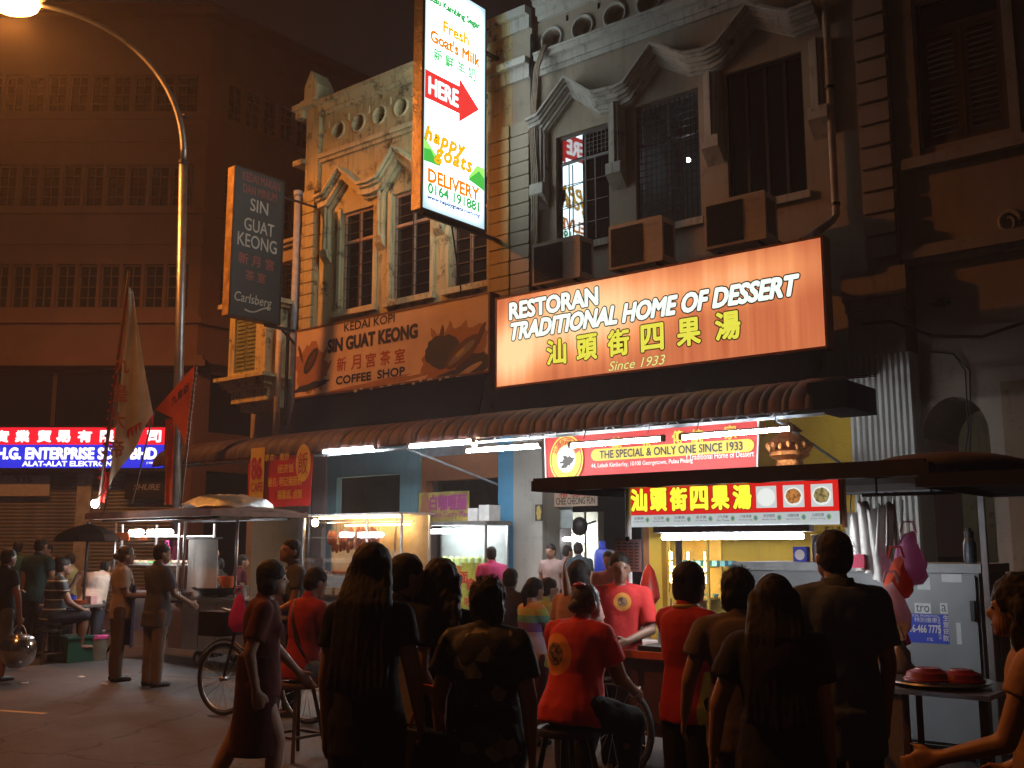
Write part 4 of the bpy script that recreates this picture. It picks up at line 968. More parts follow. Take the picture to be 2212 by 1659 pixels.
part('joint_band', B().lathe((cz.x,cz.y,cz.z+.9),[(.085,0),(.085,.03)],14), M['darkmetal'], sl_)
hd = (arm[-1]-arm[-3]); hd.z = 0; hd.normalize(); an = math.atan2(hd.y, hd.x)
Mh = Matrix.Rotation(an, 3, 'Z'); cc = head+hd*.25
part('lamp_head', B().ell(cc+Vector((0,0,.16)), .58, .27, .11, 16, 8, Mh), mat('lamp_head_grey', (.3,.3,.3), .5), sl_, True)
part('lamp_glass', B().ell(cc+Vector((.0,0,-.02)), .46, .26, .24, 14, 8, Mh), emit('sodium_lamp_glow', (1,.37,.075), 110), sl_, True)
ld = bpy.data.lights.new('sodium_light', 'SPOT'); ld.energy = 1650; ld.color = (1,.30,.055); ld.shadow_soft_size = .12; ld.spot_size = R(172); ld.spot_blend = .35
lo = bpy.data.objects.new('sodium_light', ld); COL.objects.link(lo); lo.parent = sl_; lo.location = cc+Vector((0,0,-.34))-sl_.location

# the next lamp of the same row stands across the street, behind and left of the viewer; its light falls on the crowd
L2 = Vector((-10.2,-15.2,0))
l2 = thing('street_lamp', 'second street lamp up the road, out of view, lighting the crowd orange', 'street lamp', L2)
part('pole', B().tube([L2, L2+Vector((0,0,8))], .1, 12, .08).tube([L2+Vector((0,0,8)), L2+Vector((.1,.2,9.0)), L2+Vector((.6,.8,9.6)), L2+Vector((1.2,1.5,9.8))], .06, 10), M['galv'], l2, True)
part('lamp_head', B().ell(L2+Vector((1.4,1.7,9.82)), .4, .2, .1), M['darkmetal'], l2, True)
part('lamp_glass', B().ell(L2+Vector((1.4,1.7,9.76)), .2, .12, .07), emit('second_lamp_glow', (1,.37,.075), 20), l2, True)
ld2 = ld.copy(); ld2.energy = 850; ld2.spot_size = R(134); ld2.spot_blend = .25; lo2 = bpy.data.objects.new('sodium_light', ld2); COL.objects.link(lo2); lo2.parent = l2; lo2.location = Vector((1.4,1.7,9.5))

# ================================================================ FLAGS
def flag(nm, lab, pole_a, pole_b, pts, m, trim_m, trim_side=None):
    t = thing(nm, lab, 'flag', pole_a); t_ = t
    part('pole', B().tube([pole_a, pole_b], .018, 6), M['wood'], t, True)
    return t
T = 14
def wav(q, k, a=.04): return Vector(q)+fw*a*math.sin(k)
def cloth_tri(A, Bq, C_, D_, nu, nv, a=.05):
    # folded cloth between four corner points
    A, Bq, C_, D_ = map(Vector, (A, Bq, C_, D_)); b = B()
    def f(u_, v_):
        p_ = A.lerp(Bq, u_).lerp(D_.lerp(C_, u_), v_); return p_+fw*a*math.sin(u_*9+v_*3)
    return b.sheet(f, nu, nv, .006)
ft = thing('flag', 'tall drooping cream triangular flag with red scalloped edge above the left stall', 'flag', dp(215,1095,T))
cream = thin_cloth('cream_flag_cloth', (.62,.57,.45))
part('pole', B().tube([dp(212,1100,T), dp(279,586,T)], .02, 6), M['wood'], ft, True)
part('cloth', cloth_tri(dp(278,620,T), dp(285,630,T), dp(332,895,T), dp(232,1060,T), 14, 18, .06), cream, ft, 60)
e_ = B()
for k in range(22):
    u_ = k/22; a = dp(276-52*u_, 640+400*u_, T); c_ = dp(276-52*(u_+1/22), 640+400*(u_+1/22), T); o_ = dp(276-52*(u_+.5/22)-9-7*u_, 640+400*(u_+.6/22), T)
    e_.add([a, c_, o_, a+fw*.01, c_+fw*.01, o_+fw*.01], [(0,1,2),(5,4,3),(0,3,4,1),(1,4,5,2),(2,5,3,0)])
for k in range(8):
    u_ = k/8; A_, B_ = (332,895), (262,935); P = lambda s: (A_[0]+(B_[0]-A_[0])*s, A_[1]+(B_[1]-A_[1])*s)
    a = dp(*P(u_), T); c_ = dp(*P(u_+1/8), T); q = P(u_+.5/8); o_ = dp(q[0]+2, q[1]+22, T)
    e_.add([a, c_, o_, a+fw*.01, c_+fw*.01, o_+fw*.01], [(0,1,2),(5,4,3),(0,3,4,1),(1,4,5,2),(2,5,3,0)])
part('scalloped_trim', e_, thin_cloth('red_flag_trim', (.75,.07,.03)), ft)
part('red_tail', cloth_tri(dp(228,1020,T), dp(242,1020,T), dp(226,1085,T), dp(214,1085,T), 4, 6, .03), thin_cloth('red_flag_tail', (.75,.06,.04)), ft)
nf = -fw
for k, ch in enumerate('九皇大帝'):
    text(ch, dp(268-k*4, 790+k*60, T)-fw*.075, RT, UP, .2, .24, flat('faded_flag_writing', (.35,.12,.06)), ft, bold=.02, lift=.0)
of = thing('flag', 'small orange triangular flag with black writing and pale fringe behind the lamp pole', 'flag', dp(392,1085,14.6))
orf = thin_cloth('orange_flag_cloth', (.75,.2,.06))
part('cloth', B().add([dp(335,885,14.6), dp(420,790,14.6), dp(400,960,14.6), dp(375,905,14.6)]+[dp(335,885,14.6)+fw*.01, dp(420,790,14.6)+fw*.01, dp(400,960,14.6)+fw*.01, dp(375,905,14.6)+fw*.01], [(0,3,2,1),(4,5,6,7),(0,1,5,4),(1,2,6,5),(2,3,7,6),(3,0,4,7)]), orf, of)
fr_ = B()
for k in range(14):
    a = dp(420-20*k/14, 792+166*k/14, 14.6); fr_.bar(a, a+RT*.05-UP*.02, .02, .012)
part('fringe', fr_, cream, of)
part('hanging_strip', cloth_tri(dp(357,905,14.6), dp(378,905,14.6), dp(372,1090,14.6), dp(355,1090,14.6), 4, 14, .03), orf, of)
part('pole', B().tube([dp(392,1085,14.6), dp(424,786,14.6)], .014, 6).tube([dp(333,887,14.6), dp(285,1088,14.6)], .012, 6), M['wood'], of)
text('九皇爺', dp(390,852,14.6)-fw*.02, (RT+UP*.9), UP, .34, .13, M['black'], of, bold=.02)

# ================================================================ BANNERS AND BOARDS
def cloth_banner(nm, lab, c4, Y, m, border=None, wave=.03):
    # c4: picture points tl, tr, br, bl on plane y=Y
    q = [on(x, y, Y) for x, y in c4]; t = thing(nm, lab, 'banner', ((q[0]+q[2])/2))
    def f(u_, v_):
        p_ = q[3].lerp(q[2], u_).lerp(q[0].lerp(q[1], u_), v_); return p_+Vector((0, wave*math.sin(u_*7)*(.4+.6*(1-v_)), 0))
    part('cloth', B().sheet(f, 24, 6, .004), m, t, 60)
    if border:
        b = B()
        for a, c_ in ((0,1),(1,2),(2,3),(3,0)):
            for k in range(12):
                pa, pb = q[a].lerp(q[c_], k/12), q[a].lerp(q[c_], (k+1)/12); o = Vector((0,-.008-wave,0)); b.bar(pa+o, pb+o, .02, .02, (0,1,0))
        part('hem', b, border, t)
    return t
red_c = mat('red_banner_vinyl', (.55,.03,.025), .5, 0, .15, 2, .002); yb = flat('yellow_print', (.75,.55,.05)); rb = flat('red_print', (.5,.03,.02)); wb_ = flat('white_print', (.75,.72,.68)); bk = flat('black_print', (.03,.025,.02))
YB = -1.25
t = cloth_banner('banner', 'wide red banner with a yellow strip reading THE SPECIAL AND ONLY ONE SINCE 1933', [(1178,940),(1640,905),(1636,1050),(1182,1062)], YB, red_c, wb_, .01)
def btx(s, x, y, W, H, m, t, Y, **k): text(s, on(x, y, Y), (1,0,0), UZ, W, H, m, t, lift=k.pop('lift', .03), **k)
q = B(); a, c_ = on(1287,983,YB-.02), on(1616,962,YB-.02); hh = .09
for k in range(20):
    pa, pb = a.lerp(c_, k/20), a.lerp(c_, (k+1)/20); q.add([(pa.x,pa.y,pa.z-hh),(pb.x,pb.y,pb.z-hh),(pb.x,pb.y,pb.z+hh),(pa.x,pa.y,pa.z+hh)], [(0,1,2,3)])
for e_, s_ in ((a,-1),(c_,1)):
    for k in range(6):
        t0, t1 = math.pi/2-math.pi*k/6, math.pi/2-math.pi*(k+1)/6
        q.add([e_, e_+Vector((s_*hh*math.cos(t0),0,hh*math.sin(t0))), e_+Vector((s_*hh*math.cos(t1),0,hh*math.sin(t1)))], [(0,1,2)])
part('yellow_strip', q, yb, t)
text('THE SPECIAL & ONLY ONE SINCE 1933', (a+c_)/2, c_-a, UZ, (c_-a).length*.94, .125, bk, t, bold=.03, lift=.012)
text('44, Lebuh Kimberley, 10100 Georgetown, Pulau Pinang', on(1385,1002,YB), c_-a, UZ, 1.75, .085, wb_, t, bold=.01, lift=.03)
text('f Traditional Home of Dessert', on(1556,984,YB), c_-a, UZ, 1.05, .085, wb_, t, bold=.01, lift=.03)
for ch, x, y in (('糖',1335,958),('水',1400,957),('傳',1466,945),('統',1508,942),('家',1580,934)): btx(ch, x, y, .19, .2, yb, t, YB, bold=.02)
lg = on(1224,992,YB-.012)
for r_, m_, l_ in ((.38,yb,0),(.35,rb,.002),(.33,yb,.004),(.21,wb_,.006)):
    blobp(t, lg.x, lg.z, r_*.85, r_, m_, YB-.02, l_, nm='emblem_disc')
blobp(t, lg.x+.02, lg.z-.04, .12, .09, bk, YB-.02, .008, jag=.4, seed=11, nm='emblem_figure')
for k, ch in enumerate('汕頭街四果湯'):
    a_ = R(150-k*24); text(ch, (lg.x+.27*math.cos(a_)*.85, YB-.02, lg.z+.27*math.sin(a_)), (math.sin(a_),0,-math.cos(a_)), (math.cos(a_),0,math.sin(a_)), .1, .1, rb, t, bold=.03, lift=.009)
t = cloth_banner('banner', 'red and yellow cloth banner reading 86 CAFE hanging at the left end of the awning', [(536,978),(677,968),(668,1092),(535,1098)], -2.5, red_c, None, .03)
YC = -2.56
q1 = on(555,1024,YC); part('yellow_panel', B().box(q1.x-.2,q1.x+.2,YC,YC+.004,q1.z-.5,q1.z+.48), yb, t)
btx('86', 555, 1012, .32, .42, rb, t, YC, bold=.04, lift=.01); btx('CAFE', 555, 1052, .34, .17, rb, t, YC, bold=.02, lift=.01)
q1 = on(655,1000,YC); blobp(t, q1.x, q1.z, .2, .33, yb, YC, .002); btx('飯', 655, 1000, .27, .4, rb, t, YC, lift=.01)
btx('早市：煮炒', 601, 988, .7, .14, yb, t, YC, bold=.02); btx('经济饭', 620, 1012, .45, .16, yb, t, YC, bold=.02); btx('驰名: 明记猪肠粉', 618, 1040, .95, .17, yb, t, YC, bold=.02); btx('福建面, 卤面', 628, 1068, .68, .17, yb, t, YC, bold=.02)
def board(nm, lab, x0, y0, x1, y1, Y, m, cat='sign', th=.02):
    a, c_ = on(x0, y0, Y), on(x1, y1, Y); t = thing(nm, lab, cat, ((a.x+c_.x)/2, Y, min(a.z, c_.z)))
    part('board', B().box(a.x, c_.x, Y, Y+th, c_.z, a.z), m, t); return t
t = board('menu_board', 'beige board with red and black letters reading CHEE CHEONG FUN by the grey column', 1197, 1060, 1290, 1092, .3, flat('beige_board', (.5,.36,.26)))
btx('猪 腸 粉', 1243, 1066, .7, .13, rb, t, .3, bold=.02, lift=.006); btx('CHEE CHEONG FUN', 1243, 1082, .82, .12, bk, t, .3, bold=.02, lift=.006)
board('white_board', 'plain white board hanging inside just right of the grey column', 1183, 1094, 1236, 1140, .5, flat('white_board', (.55,.65,.66)))
t = board('menu_board', 'yellow and brown board reading White Curry Mee above the second glass cabinet', 905, 1065, 1012, 1130, -.6, mat('faded_menu_print', (.3,.24,.05), .5, 0, .6, 3))
pp = flat('purple_print', (.25,.03,.15))
btx('白咖喱麵', 968, 1085, .9, .3, pp, t, -.6, bold=.04, lift=.006); btx('White Curry Mee', 968, 1113, 1.0, .14, pp, t, -.6, bold=.02, lift=.006); blobp(t, on(915,1100,-.6).x+.05, on(915,1100,-.6).z, .12, .3, flat('food_photo_print', (.25,.1,.05)), -.6, .004, jag=.2)
t = board('poster', 'small food picture stuck on the grey column', 1156, 1090, 1172, 1125, -.07, bk, 'poster', .01); blobp(t, on(1164,1107,-.07).x, on(1164,1107,-.07).z, .05, .12, flat('food_photo', (.5,.35,.08)), -.07, .003, jag=.2)
# copper ornament
q = on(1705,968,-1.6); cop = mat('copper_ornament_metal', (.4,.15,.045), .3, .9, .5, 20, .03)
t = thing('hanging_ornament', 'copper coloured tiered hanging ornament at the right end of the awning lamps', 'ornament', q)
part('tiers', B().lathe(q, [(.03,.34),(.1,.28),(.18,.22),(.1,.2),(.2,.14),(.27,.06),(.2,.02),(.12,0),(.24,-.05),(.26,-.1),(.16,-.16),(.18,-.24),(.1,-.34),(.02,-.36)], 16), cop, t, 40)
b = B()
for k in range(16):
    a = 2*math.pi*k/16; b.ell(q+Vector((.27*math.cos(a),.27*math.sin(a),.0+.03*(k % 2))), .035, .035, .05, 6, 4)
part('petals', b, cop, t); part('chain', B().bar(q+Vector((0,0,.33)), (q.x,q.y,3.7), .01), M['darkmetal'], t)

# ================================================================ STALL BUILDING BLOCKS
def wheel(b_t, b_s, c, r, ax='y', nsp=18, tr=.018):
    b_t.torus(c, r-tr, tr, ax, 36, 8); b_s.torus(c, r-tr*2.6, .009, ax, 36, 5)
    c = Vector(c)
    for k in range(nsp):
        a = 2*math.pi*k/nsp; e = Vector((math.cos(a),0,math.sin(a))) if ax == 'y' else Vector((0,math.cos(a),math.sin(a)))
        off = Vector((0,.02 if k % 2 else -.02,0)) if ax == 'y' else Vector((.02 if k % 2 else -.02,0,0))
        b_s.tube([c+off+e*.015, c+e*(r-tr*2.6)], .0025, 4)
    b_s.tube([c+(Vector((0,-.04,0)) if ax == 'y' else Vector((-.04,0,0))), c+(Vector((0,.04,0)) if ax == 'y' else Vector((.04,0,0)))], .022, 10)
def spoked(par, c, r, ax='y', nm='wheel'):
    t_, s_ = B(), B(); wheel(t_, s_, c, r, ax); w_ = part(nm, t_, M['rubber'], par, True); part('spokes', s_, M['galv'], w_); return w_
def canopy(par, x0, x1, y0, y1, z, h, m, th=.05, n=14, nm='roof', lip=.09):
    b = B()
    def f(u_, v_):
        x = x0+(x1-x0)*u_; y = y0+(y1-y0)*v_; return (x, y, z+h*(1-(2*v_-1)**2)*(1-.35*(2*u_-1)**2))
    g = [[f(i/n, j/8) for j in range(9)] for i in range(n+1)]; vs = [q for r_ in g for q in r_]; N_ = len(vs)
    vs += [(x, y, z_-th) for x, y, z_ in vs]; fs = []
    for i in range(n):
        for j in range(8):
            a = i*9+j; fs += [(a, a+9, a+10, a+1), (N_+a, N_+a+1, N_+a+10, N_+a+9)]
    for i in range(n):
        a = i*9; fs += [(a, N_+a, N_+a+9, a+9), (a+8, a+17, N_+a+17, N_+a+8)]
    for j in range(8): fs += [(j, j+1, N_+j+1, N_+j), (n*9+j, N_+n*9+j, N_+n*9+j+1, n*9+j+1)]
    b.add(vs, fs); r_ = part(nm, b, m, par, 30)
    part('roof_edge', B().box(x0-.02, x1+.02, y0-.04, y0-.002, z-lip-.03, z+.02).box(x0-.02, x1+.02, y1+.002, y1+.04, z-lip-.03, z+.02).box(x0-.04, x0-.021, y0-.04, y1+.04, z-lip-.03, z+.0).box(x1+.021, x1+.04, y0-.04, y1+.04, z-lip-.03, z), m, par)
    return r_
def bowl(b, c, r, h, n=16): b.lathe(c, [(r*.5,0),(r*.85,h*.5),(r,h),(r*.96,h),(r*.8,h*.5),(r*.4,h*.12)], n)
def pot(b, c, r, h, n=20): b.lathe(c, [(r*.96,0),(r,.02),(r,h),(r*1.04,h),(r*1.04,h+.01),(r*.95,h+.01),(r*.95,.05),(0.01,.04)], n)
def bag(par_or_none, q, w_, h, m, lab, ang=.0):
    # thin plastic carrier bag with handles, bulging at the bottom
    o_th = thing('plastic_bag', lab, 'bag', q)
    b = B(); pr = [(.02,0),(w_*.2,-h*.12),(w_*.3,-h*.3),(w_*.46,-h*.6),(w_*.5,-h*.82),(w_*.3,-h*.97),(.02,-h)]
    b.lathe(q, pr, 14)
    o = part('sack', b, m, o_th, True); me = o.data
    for v in me.vertices:
        k = noise.noise(v.co*14+Vector((w_*50,0,0)))*.035; v.co.x += k; v.co.y = v.co.y*.6+k; v.co.z += noise.noise(v.co*20)*.02
    part('handles', B().tube([q+Vector((-.05,0,0)), q+Vector((-.03,0,.07)), q+Vector((.03,0,.07)), q+Vector((.05,0,0))], .008, 5), m, o_th)
    return o_th

# ================================================================ DESSERT STALL (right, near)
YS = -7.6
s = thing('dessert_stall', 'hawker stall under a long brown roof with a red signboard and bright tube lamp', 'food stall', (-3.4, -7.3, 0))
L_, R_ = on(1163, 1040, YS-.35), on(1870, 1020, YS-.35)
canopy(s, L_.x, R_.x+.35, YS-.35, YS+1.2, 2.1, .07, mat('dark_stall_roof', (.028,.02,.018), .8), .03, lip=.05)
part('roof_beam', B().box(L_.x+.1, R_.x+.5, YS-.2, YS-.15, 2.03, 2.075).box(L_.x+.1, R_.x+.5, YS+1.25, YS+1.3, 2.0, 2.06).box(L_.x+.15,L_.x+.19,YS-.149,YS+1.249,2.0,2.05), M['darkmetal'], s)
part('roof_flap', B().sheet(lambda u_, v_: (L_.x+.0+3.1*u_, YS-.37+.02*math.sin(u_*30), 2.02+.05*v_+.008*math.sin(u_*50)), 40, 2, .006), M['navy'], s)
part('bulging_sheet', B().ell((R_.x+.3, YS+.3, 2.1), .5, .6, .1, 16, 8), mat('patched_brown_canvas', (.07,.05,.04), .8), s, True)
for x in (L_.x+.32, R_.x+.25): part('post', B().box(x-.02, x+.02, YS+1.2, YS+1.24, 0, 2.1), M['galv'], s)
part('front_post', B().cyl((on(1358,1150,YS-.02).x, YS-.02), .022, .8, 2.05, 12), M['white_paint'], s, True)
# signboard; lamplight on its faces and prints is put in as emission
a, c_ = on(1350,1045,YS), on(1815,1142,YS)
x0, x1 = a.x, on(1815,1040,YS).x; zt_, zm, zb = 2.05, 1.835, 1.745
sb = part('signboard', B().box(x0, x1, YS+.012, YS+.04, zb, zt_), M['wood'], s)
part('red_face', B().box(x0+.02, x1-.02, YS, YS+.011, zm, zt_), emit('red_board_added_glow', (.75,.02,.015), .75), sb)
part('price_strip', B().box(x0+.02, x1-.02, YS+.002, YS+.011, zb, zm-.002), emit('paper_strip_added_glow', (.5,.55,.56), .75), sb)
yl = emit('yellow_letters_added_glow', (1,.85,.05), 1.0); dko = flat('brown_outline_print', (.25,.12,.0))
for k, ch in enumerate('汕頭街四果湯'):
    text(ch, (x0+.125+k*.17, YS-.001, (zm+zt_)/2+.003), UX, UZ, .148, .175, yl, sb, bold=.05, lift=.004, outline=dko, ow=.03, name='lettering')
for k in range(3):
    cx_ = x1-.53+k*.2; part('food_photo', B().box(cx_-.075, cx_+.075, YS-.003, YS-.001, zm+.03, zt_-.035), emit('photo_added_glow', (.6,.63,.62), .8), sb)
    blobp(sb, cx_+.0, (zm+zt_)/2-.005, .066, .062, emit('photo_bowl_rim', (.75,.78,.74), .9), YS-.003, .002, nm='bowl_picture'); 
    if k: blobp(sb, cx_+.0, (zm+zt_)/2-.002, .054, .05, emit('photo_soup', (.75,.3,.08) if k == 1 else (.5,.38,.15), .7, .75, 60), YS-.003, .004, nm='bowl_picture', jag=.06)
names = ['龙眼爽','红豆爽','白果爽','莲子爽','六味','六味清補','麥芽糯粥','冰糖四果','汕頭四果']
gp_ = flat('grey_small_print', (.1,.1,.1)); gc = emit('green_gold_badge', (.3,.4,.12), .7); bc = emit('blue_badge', (.08,.25,.4), .7)
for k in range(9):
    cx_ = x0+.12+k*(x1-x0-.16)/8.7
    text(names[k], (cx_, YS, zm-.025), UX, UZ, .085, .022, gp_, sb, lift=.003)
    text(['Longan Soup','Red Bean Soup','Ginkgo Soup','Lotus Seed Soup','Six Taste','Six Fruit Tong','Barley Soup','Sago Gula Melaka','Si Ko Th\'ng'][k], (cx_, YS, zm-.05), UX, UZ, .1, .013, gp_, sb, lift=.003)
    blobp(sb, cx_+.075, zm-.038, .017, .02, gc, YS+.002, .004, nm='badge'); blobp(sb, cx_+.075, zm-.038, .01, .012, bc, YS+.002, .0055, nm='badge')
part('wood_trim', B().box(x1, x1+.02, YS-.002, YS+.04, zb-.02, zt_+.03), flat('orange_wood', (.4,.15,.06)), sb)
# bright tube under the sign
ta, tb_ = on(1432,1160,YS-.1), on(1735,1172,YS-.1)
lt = part('tube_lamp', B().box(ta.x-.06, tb_.x+.06, YS-.13, YS-.05, ta.z+.03, ta.z+.075), M['grey_paint'], s)
part('tube', B().tube([(ta.x,YS-.1,ta.z),(tb_.x,YS-.1,ta.z)], .019, 8), M['tube'], lt, True)
# counter
cx0, cx1, cy0, cy1 = -4.78, -2.75, -7.85, -7.0
part('cabinet', B().box(cx0+.05, cx1, cy0+.05, cy1, .28, .82), mat('maroon_painted_panel', (.14,.06,.06), .5), s)
part('counter_top', B().box(cx0, cx1+.03, cy0, cy1+.03, .82, .86), M['steel'], s)
part('counter_edge', B().box(cx0-.005, cx1+.03, cy0-.012, cy0-.001, .815, .865), M['orange_p'], s)
for x in (-4.62,): spoked(s, (on(1323,1600,-8.0).x, -8.0, .345), .345)
spoked(s, (on(1323,1600,-8.0).x, -6.85, .345), .345)
part('axle', B().bar((on(1323,1600,-8.0).x,-8.0,.345),(on(1323,1600,-8.0).x,-6.85,.345),.03), M['darkmetal'], s)
part('leg', B().box(-2.95,-2.88,cy0+.1,cy0+.15,0,.28), M['darkmetal'], s); part('leg', B().box(-2.95,-2.88,cy1-.1,cy1-.05,0,.28), M['darkmetal'], s)
def onc(x, y, z=.862): 
    q_ = gz(x, y, z); return q_
def sthing(nm, b, m, lab, cat, group=None, sm=True): return solo(nm, b, m, lab, cat, group, sm)
Q = lambda dx, dy: Vector((cx0+dx, cy0+dy, .862))
b = B(); pot(b, Q(1.02,.45), .17, .2); sthing('steel_pot', b, M['steel'], 'large open stainless pot standing in the middle of the dessert stall counter', 'pot')
b = B(); pot(b, Q(.72,.5), .12, .14); sthing('steel_pot', b, M['steel'], 'smaller stainless pot beside the white post on the dessert stall counter', 'pot')
b = B()
bk_ = Q(1.3,.42); b.lathe(bk_, [(.1,0),(.13,.1),(.14,.1),(.14,.115),(.125,.115),(.09,.01)], 18); sthing('basket', b, M['cyan_p'], 'round blue plastic basket on the dessert stall counter', 'basket')
for k, (dx, dy, m_, l_) in enumerate(((.2,.2,'steel','front left'),(.42,.2,'steel','front second'),(.3,.45,'steel','behind the front pair'),(.15,.5,'steel','back left corner'))):
    b = B(); bowl(b, Q(dx,dy), .1, .055); o = sthing('metal_bowl', b, M[m_], 'shiny steel ingredient bowl, %s on the dessert stall counter' % l_, 'bowl', 'ingredient bowls on the dessert stall')
b = B().lathe(Q(.25,.33)+Vector((0,0,.1)), [(.19,0),(.2,.012),(.2,.02),(.18,.01)], 20); sthing('tray', b, flat('purple_plastic', (.2,.04,.35)), 'purple rimmed round tray lying over the bowls at the stall corner', 'tray')
b = B().box(Q(.7,.02).x, Q(1.5,.02).x, cy0+.02, cy0+.3, .864, .9); sthing('baking_tray', b, M['darkmetal'], 'dark rectangular tray along the front edge of the dessert stall counter', 'tray', sm=False)
b = B(); bowl(b, Q(.1,.62)+Vector((0,0,.0)), .12, .1); sthing('plastic_bowl', b, M['orange_p'], 'orange plastic bowl at the back left of the dessert stall', 'bowl')
b = B(); bowl(b, Q(1.55,.6), .2, .13); sthing('basin', b, M['red_p'], 'large red plastic basin on the dessert stall behind the woman in red and yellow', 'basin')
b = B().box(0,.2,-.001,.001,0,.25); q = on(1357,1200,YS-.06); b.v = [(x+q.x-.1, y+q.y, z+q.z-.125) for x, y, z in b.v]
t = thing('price_list', 'pink paper price list clipped to the white post of the dessert stall', 'paper', q)
b2 = part('paper', B().box(q.x-.115, q.x+.115, q.y-.002, q.y, q.z-.12, q.z+.12), flat('pink_paper', (.5,.3,.3)), t)
pr = B()
for r_ in range(9):
    for c2 in range(4): pr.box(q.x-.095+c2*.052, q.x-.06+c2*.052, q.y-.0045, q.y-.0025, q.z+.085-r_*.023, q.z+.093-r_*.023)
part('printed_rows', pr, gp_, b2); part('clip', B().box(q.x-.015, q.x+.015, q.y-.012, q.y+.004, q.z+.11, q.z+.14), M['black'], t)
# fridge
fx0, fx1, fy0, fy1 = on(1590,1215,-6.0).x, on(2110,1225,-6.0).x, -6.0, -5.2
t = thing('fridge', 'wide grey steel fridge with blue and white stickers at the right of the dessert stall', 'fridge', ((fx0+fx1)/2, -5.6, 0))
fm_ = mat('grey_fridge_steel', (.24,.25,.26), .5, .3, .15, 2, .001)
part('body', B().box(fx0, fx1, fy0+.03, fy1, .12, 1.4), fm_, t); part('lid', B().box(fx0-.03, fx1+.03, fy0-.01, fy1+.02, 1.402, 1.47), mat('pale_fridge_top', (.35,.37,.37), .5), t)
xm = (fx0+fx1)/2-.05
part('door', B().bev(fx0+.02, xm-.01, fy0, fy0+.028, .15, 1.385), fm_, t); dr = part('door', B().bev(xm+.01, fx1-.02, fy0, fy0+.028, .15, 1.385), fm_, t)
part('handle', B().box(fx1-.06, fx1-.03, fy0-.03, fy0-.002, 1.05, 1.2), M['darkmetal'], dr)
for x in (fx0+.1, fx1-.1): part('leg', B().cyl((x, fy0+.1), .025, 0, .12, 8), M['darkmetal'], t)
fp = lambda x, y: on(x, y, fy0)
def sticker(x0_, y0_, x1_, y1_, m, lf=.002): 
    a_, b_ = fp(x0_, y0_), fp(x1_, y1_); return part('sticker', B().box(a_.x, b_.x, fy0-lf, fy0-.0005, b_.z, a_.z), m, dr), (a_+b_)/2
wp = flat('white_sticker', (.62,.65,.66)); sticker(1981,1245,2010,1274,wp); sticker(2033,1240,2078,1258,wp)
st_, q = sticker(1975,1302,2012,1326,wp); text('tro', (q.x, fy0-.002, q.z), UX, UZ, .1, .055, bk, st_, lift=.002)
st_, q = sticker(2030,1302,2048,1326,wp); text('a', (q.x, fy0-.002, q.z), UX, UZ, .035, .05, bk, st_, lift=.002)
st_, q = sticker(1950,1324,2052,1392,flat('blue_sticker', (.02,.05,.45)))
ptx = lambda s_, x, y, W, H, **k: text(s_, (fp(x,y).x, fy0-.002, fp(x,y).z), UX, UZ, W, H, wb_, st_, lift=.002, **k)
ptx('SPECIAL PROMOTION', 1995, 1330, .22, .018); ptx('特別優惠', 2000, 1339, .17, .035); ptx('016-466 7775', 1995, 1358, .26, .06, bold=.02); ptx('1%', 2010, 1381, .04, .025)
for k, ch in enumerate('生意贷款'): ptx(ch, 2044, 1335+k*14.5, .045, .045, bold=.01)
text('BUSINESS LOAN', (fp(2030,1357).x, fy0-.002, fp(2030,1357).z), (0,0,1), (-1,0,0), .16, .018, wb_, st_, lift=.002)
sticker(2065,1345,2078,1392,wp)
def bottle(px_, lab, m, h=.27):
    q = fp(px_, 1210); z = 1.472; c = Vector((q.x, fy0+.15, z)); t_ = thing('flask', lab, 'bottle', c)
    part('body', B().lathe(c, [(.045,0),(.048,.02),(.048,h*.55),(.03,h*.72)], 14), m, t_, 40); part('cap', B().lathe(c, [(.034,h*.72),(.036,h*.9),(.02,h*.92),(.02,h),(.0,h)], 12), M['black'], t_, 40)
bottle(1908, 'clear flask with black cap on the fridge behind the pink bag', M['steel']); bottle(2084, 'dark patterned flask with black cap at the right end of the fridge top', mat('dark_flask', (.05,.06,.07), .3, .4, .6, 30)); bottle(1820, 'tall clear bottle on the fridge beside the hanging paper rolls', M['steel'])
c = fp(1700, 1205); c = Vector((c.x, fy0+.3, 1.472)); t_ = thing('kitchen_scale', 'small blue dial kitchen scale on top of the fridge', 'scale', c)
part('body', B().box(c.x-.06, c.x+.06, c.y-.04, c.y+.04, 1.472, 1.6), M['blue_p'], t_); part('dial', B().lathe((c.x, c.y-.041, 1.53), [(.045,0),(.045,.004)], 18, 'y'), wp, t_)
b = B(); pot(b, (fp(1750,1205).x, fy0+.35, 1.472), .12, .22); sthing('steel_pot', b, M['steel'], 'tall stainless pot on the fridge behind the tall man', 'pot')
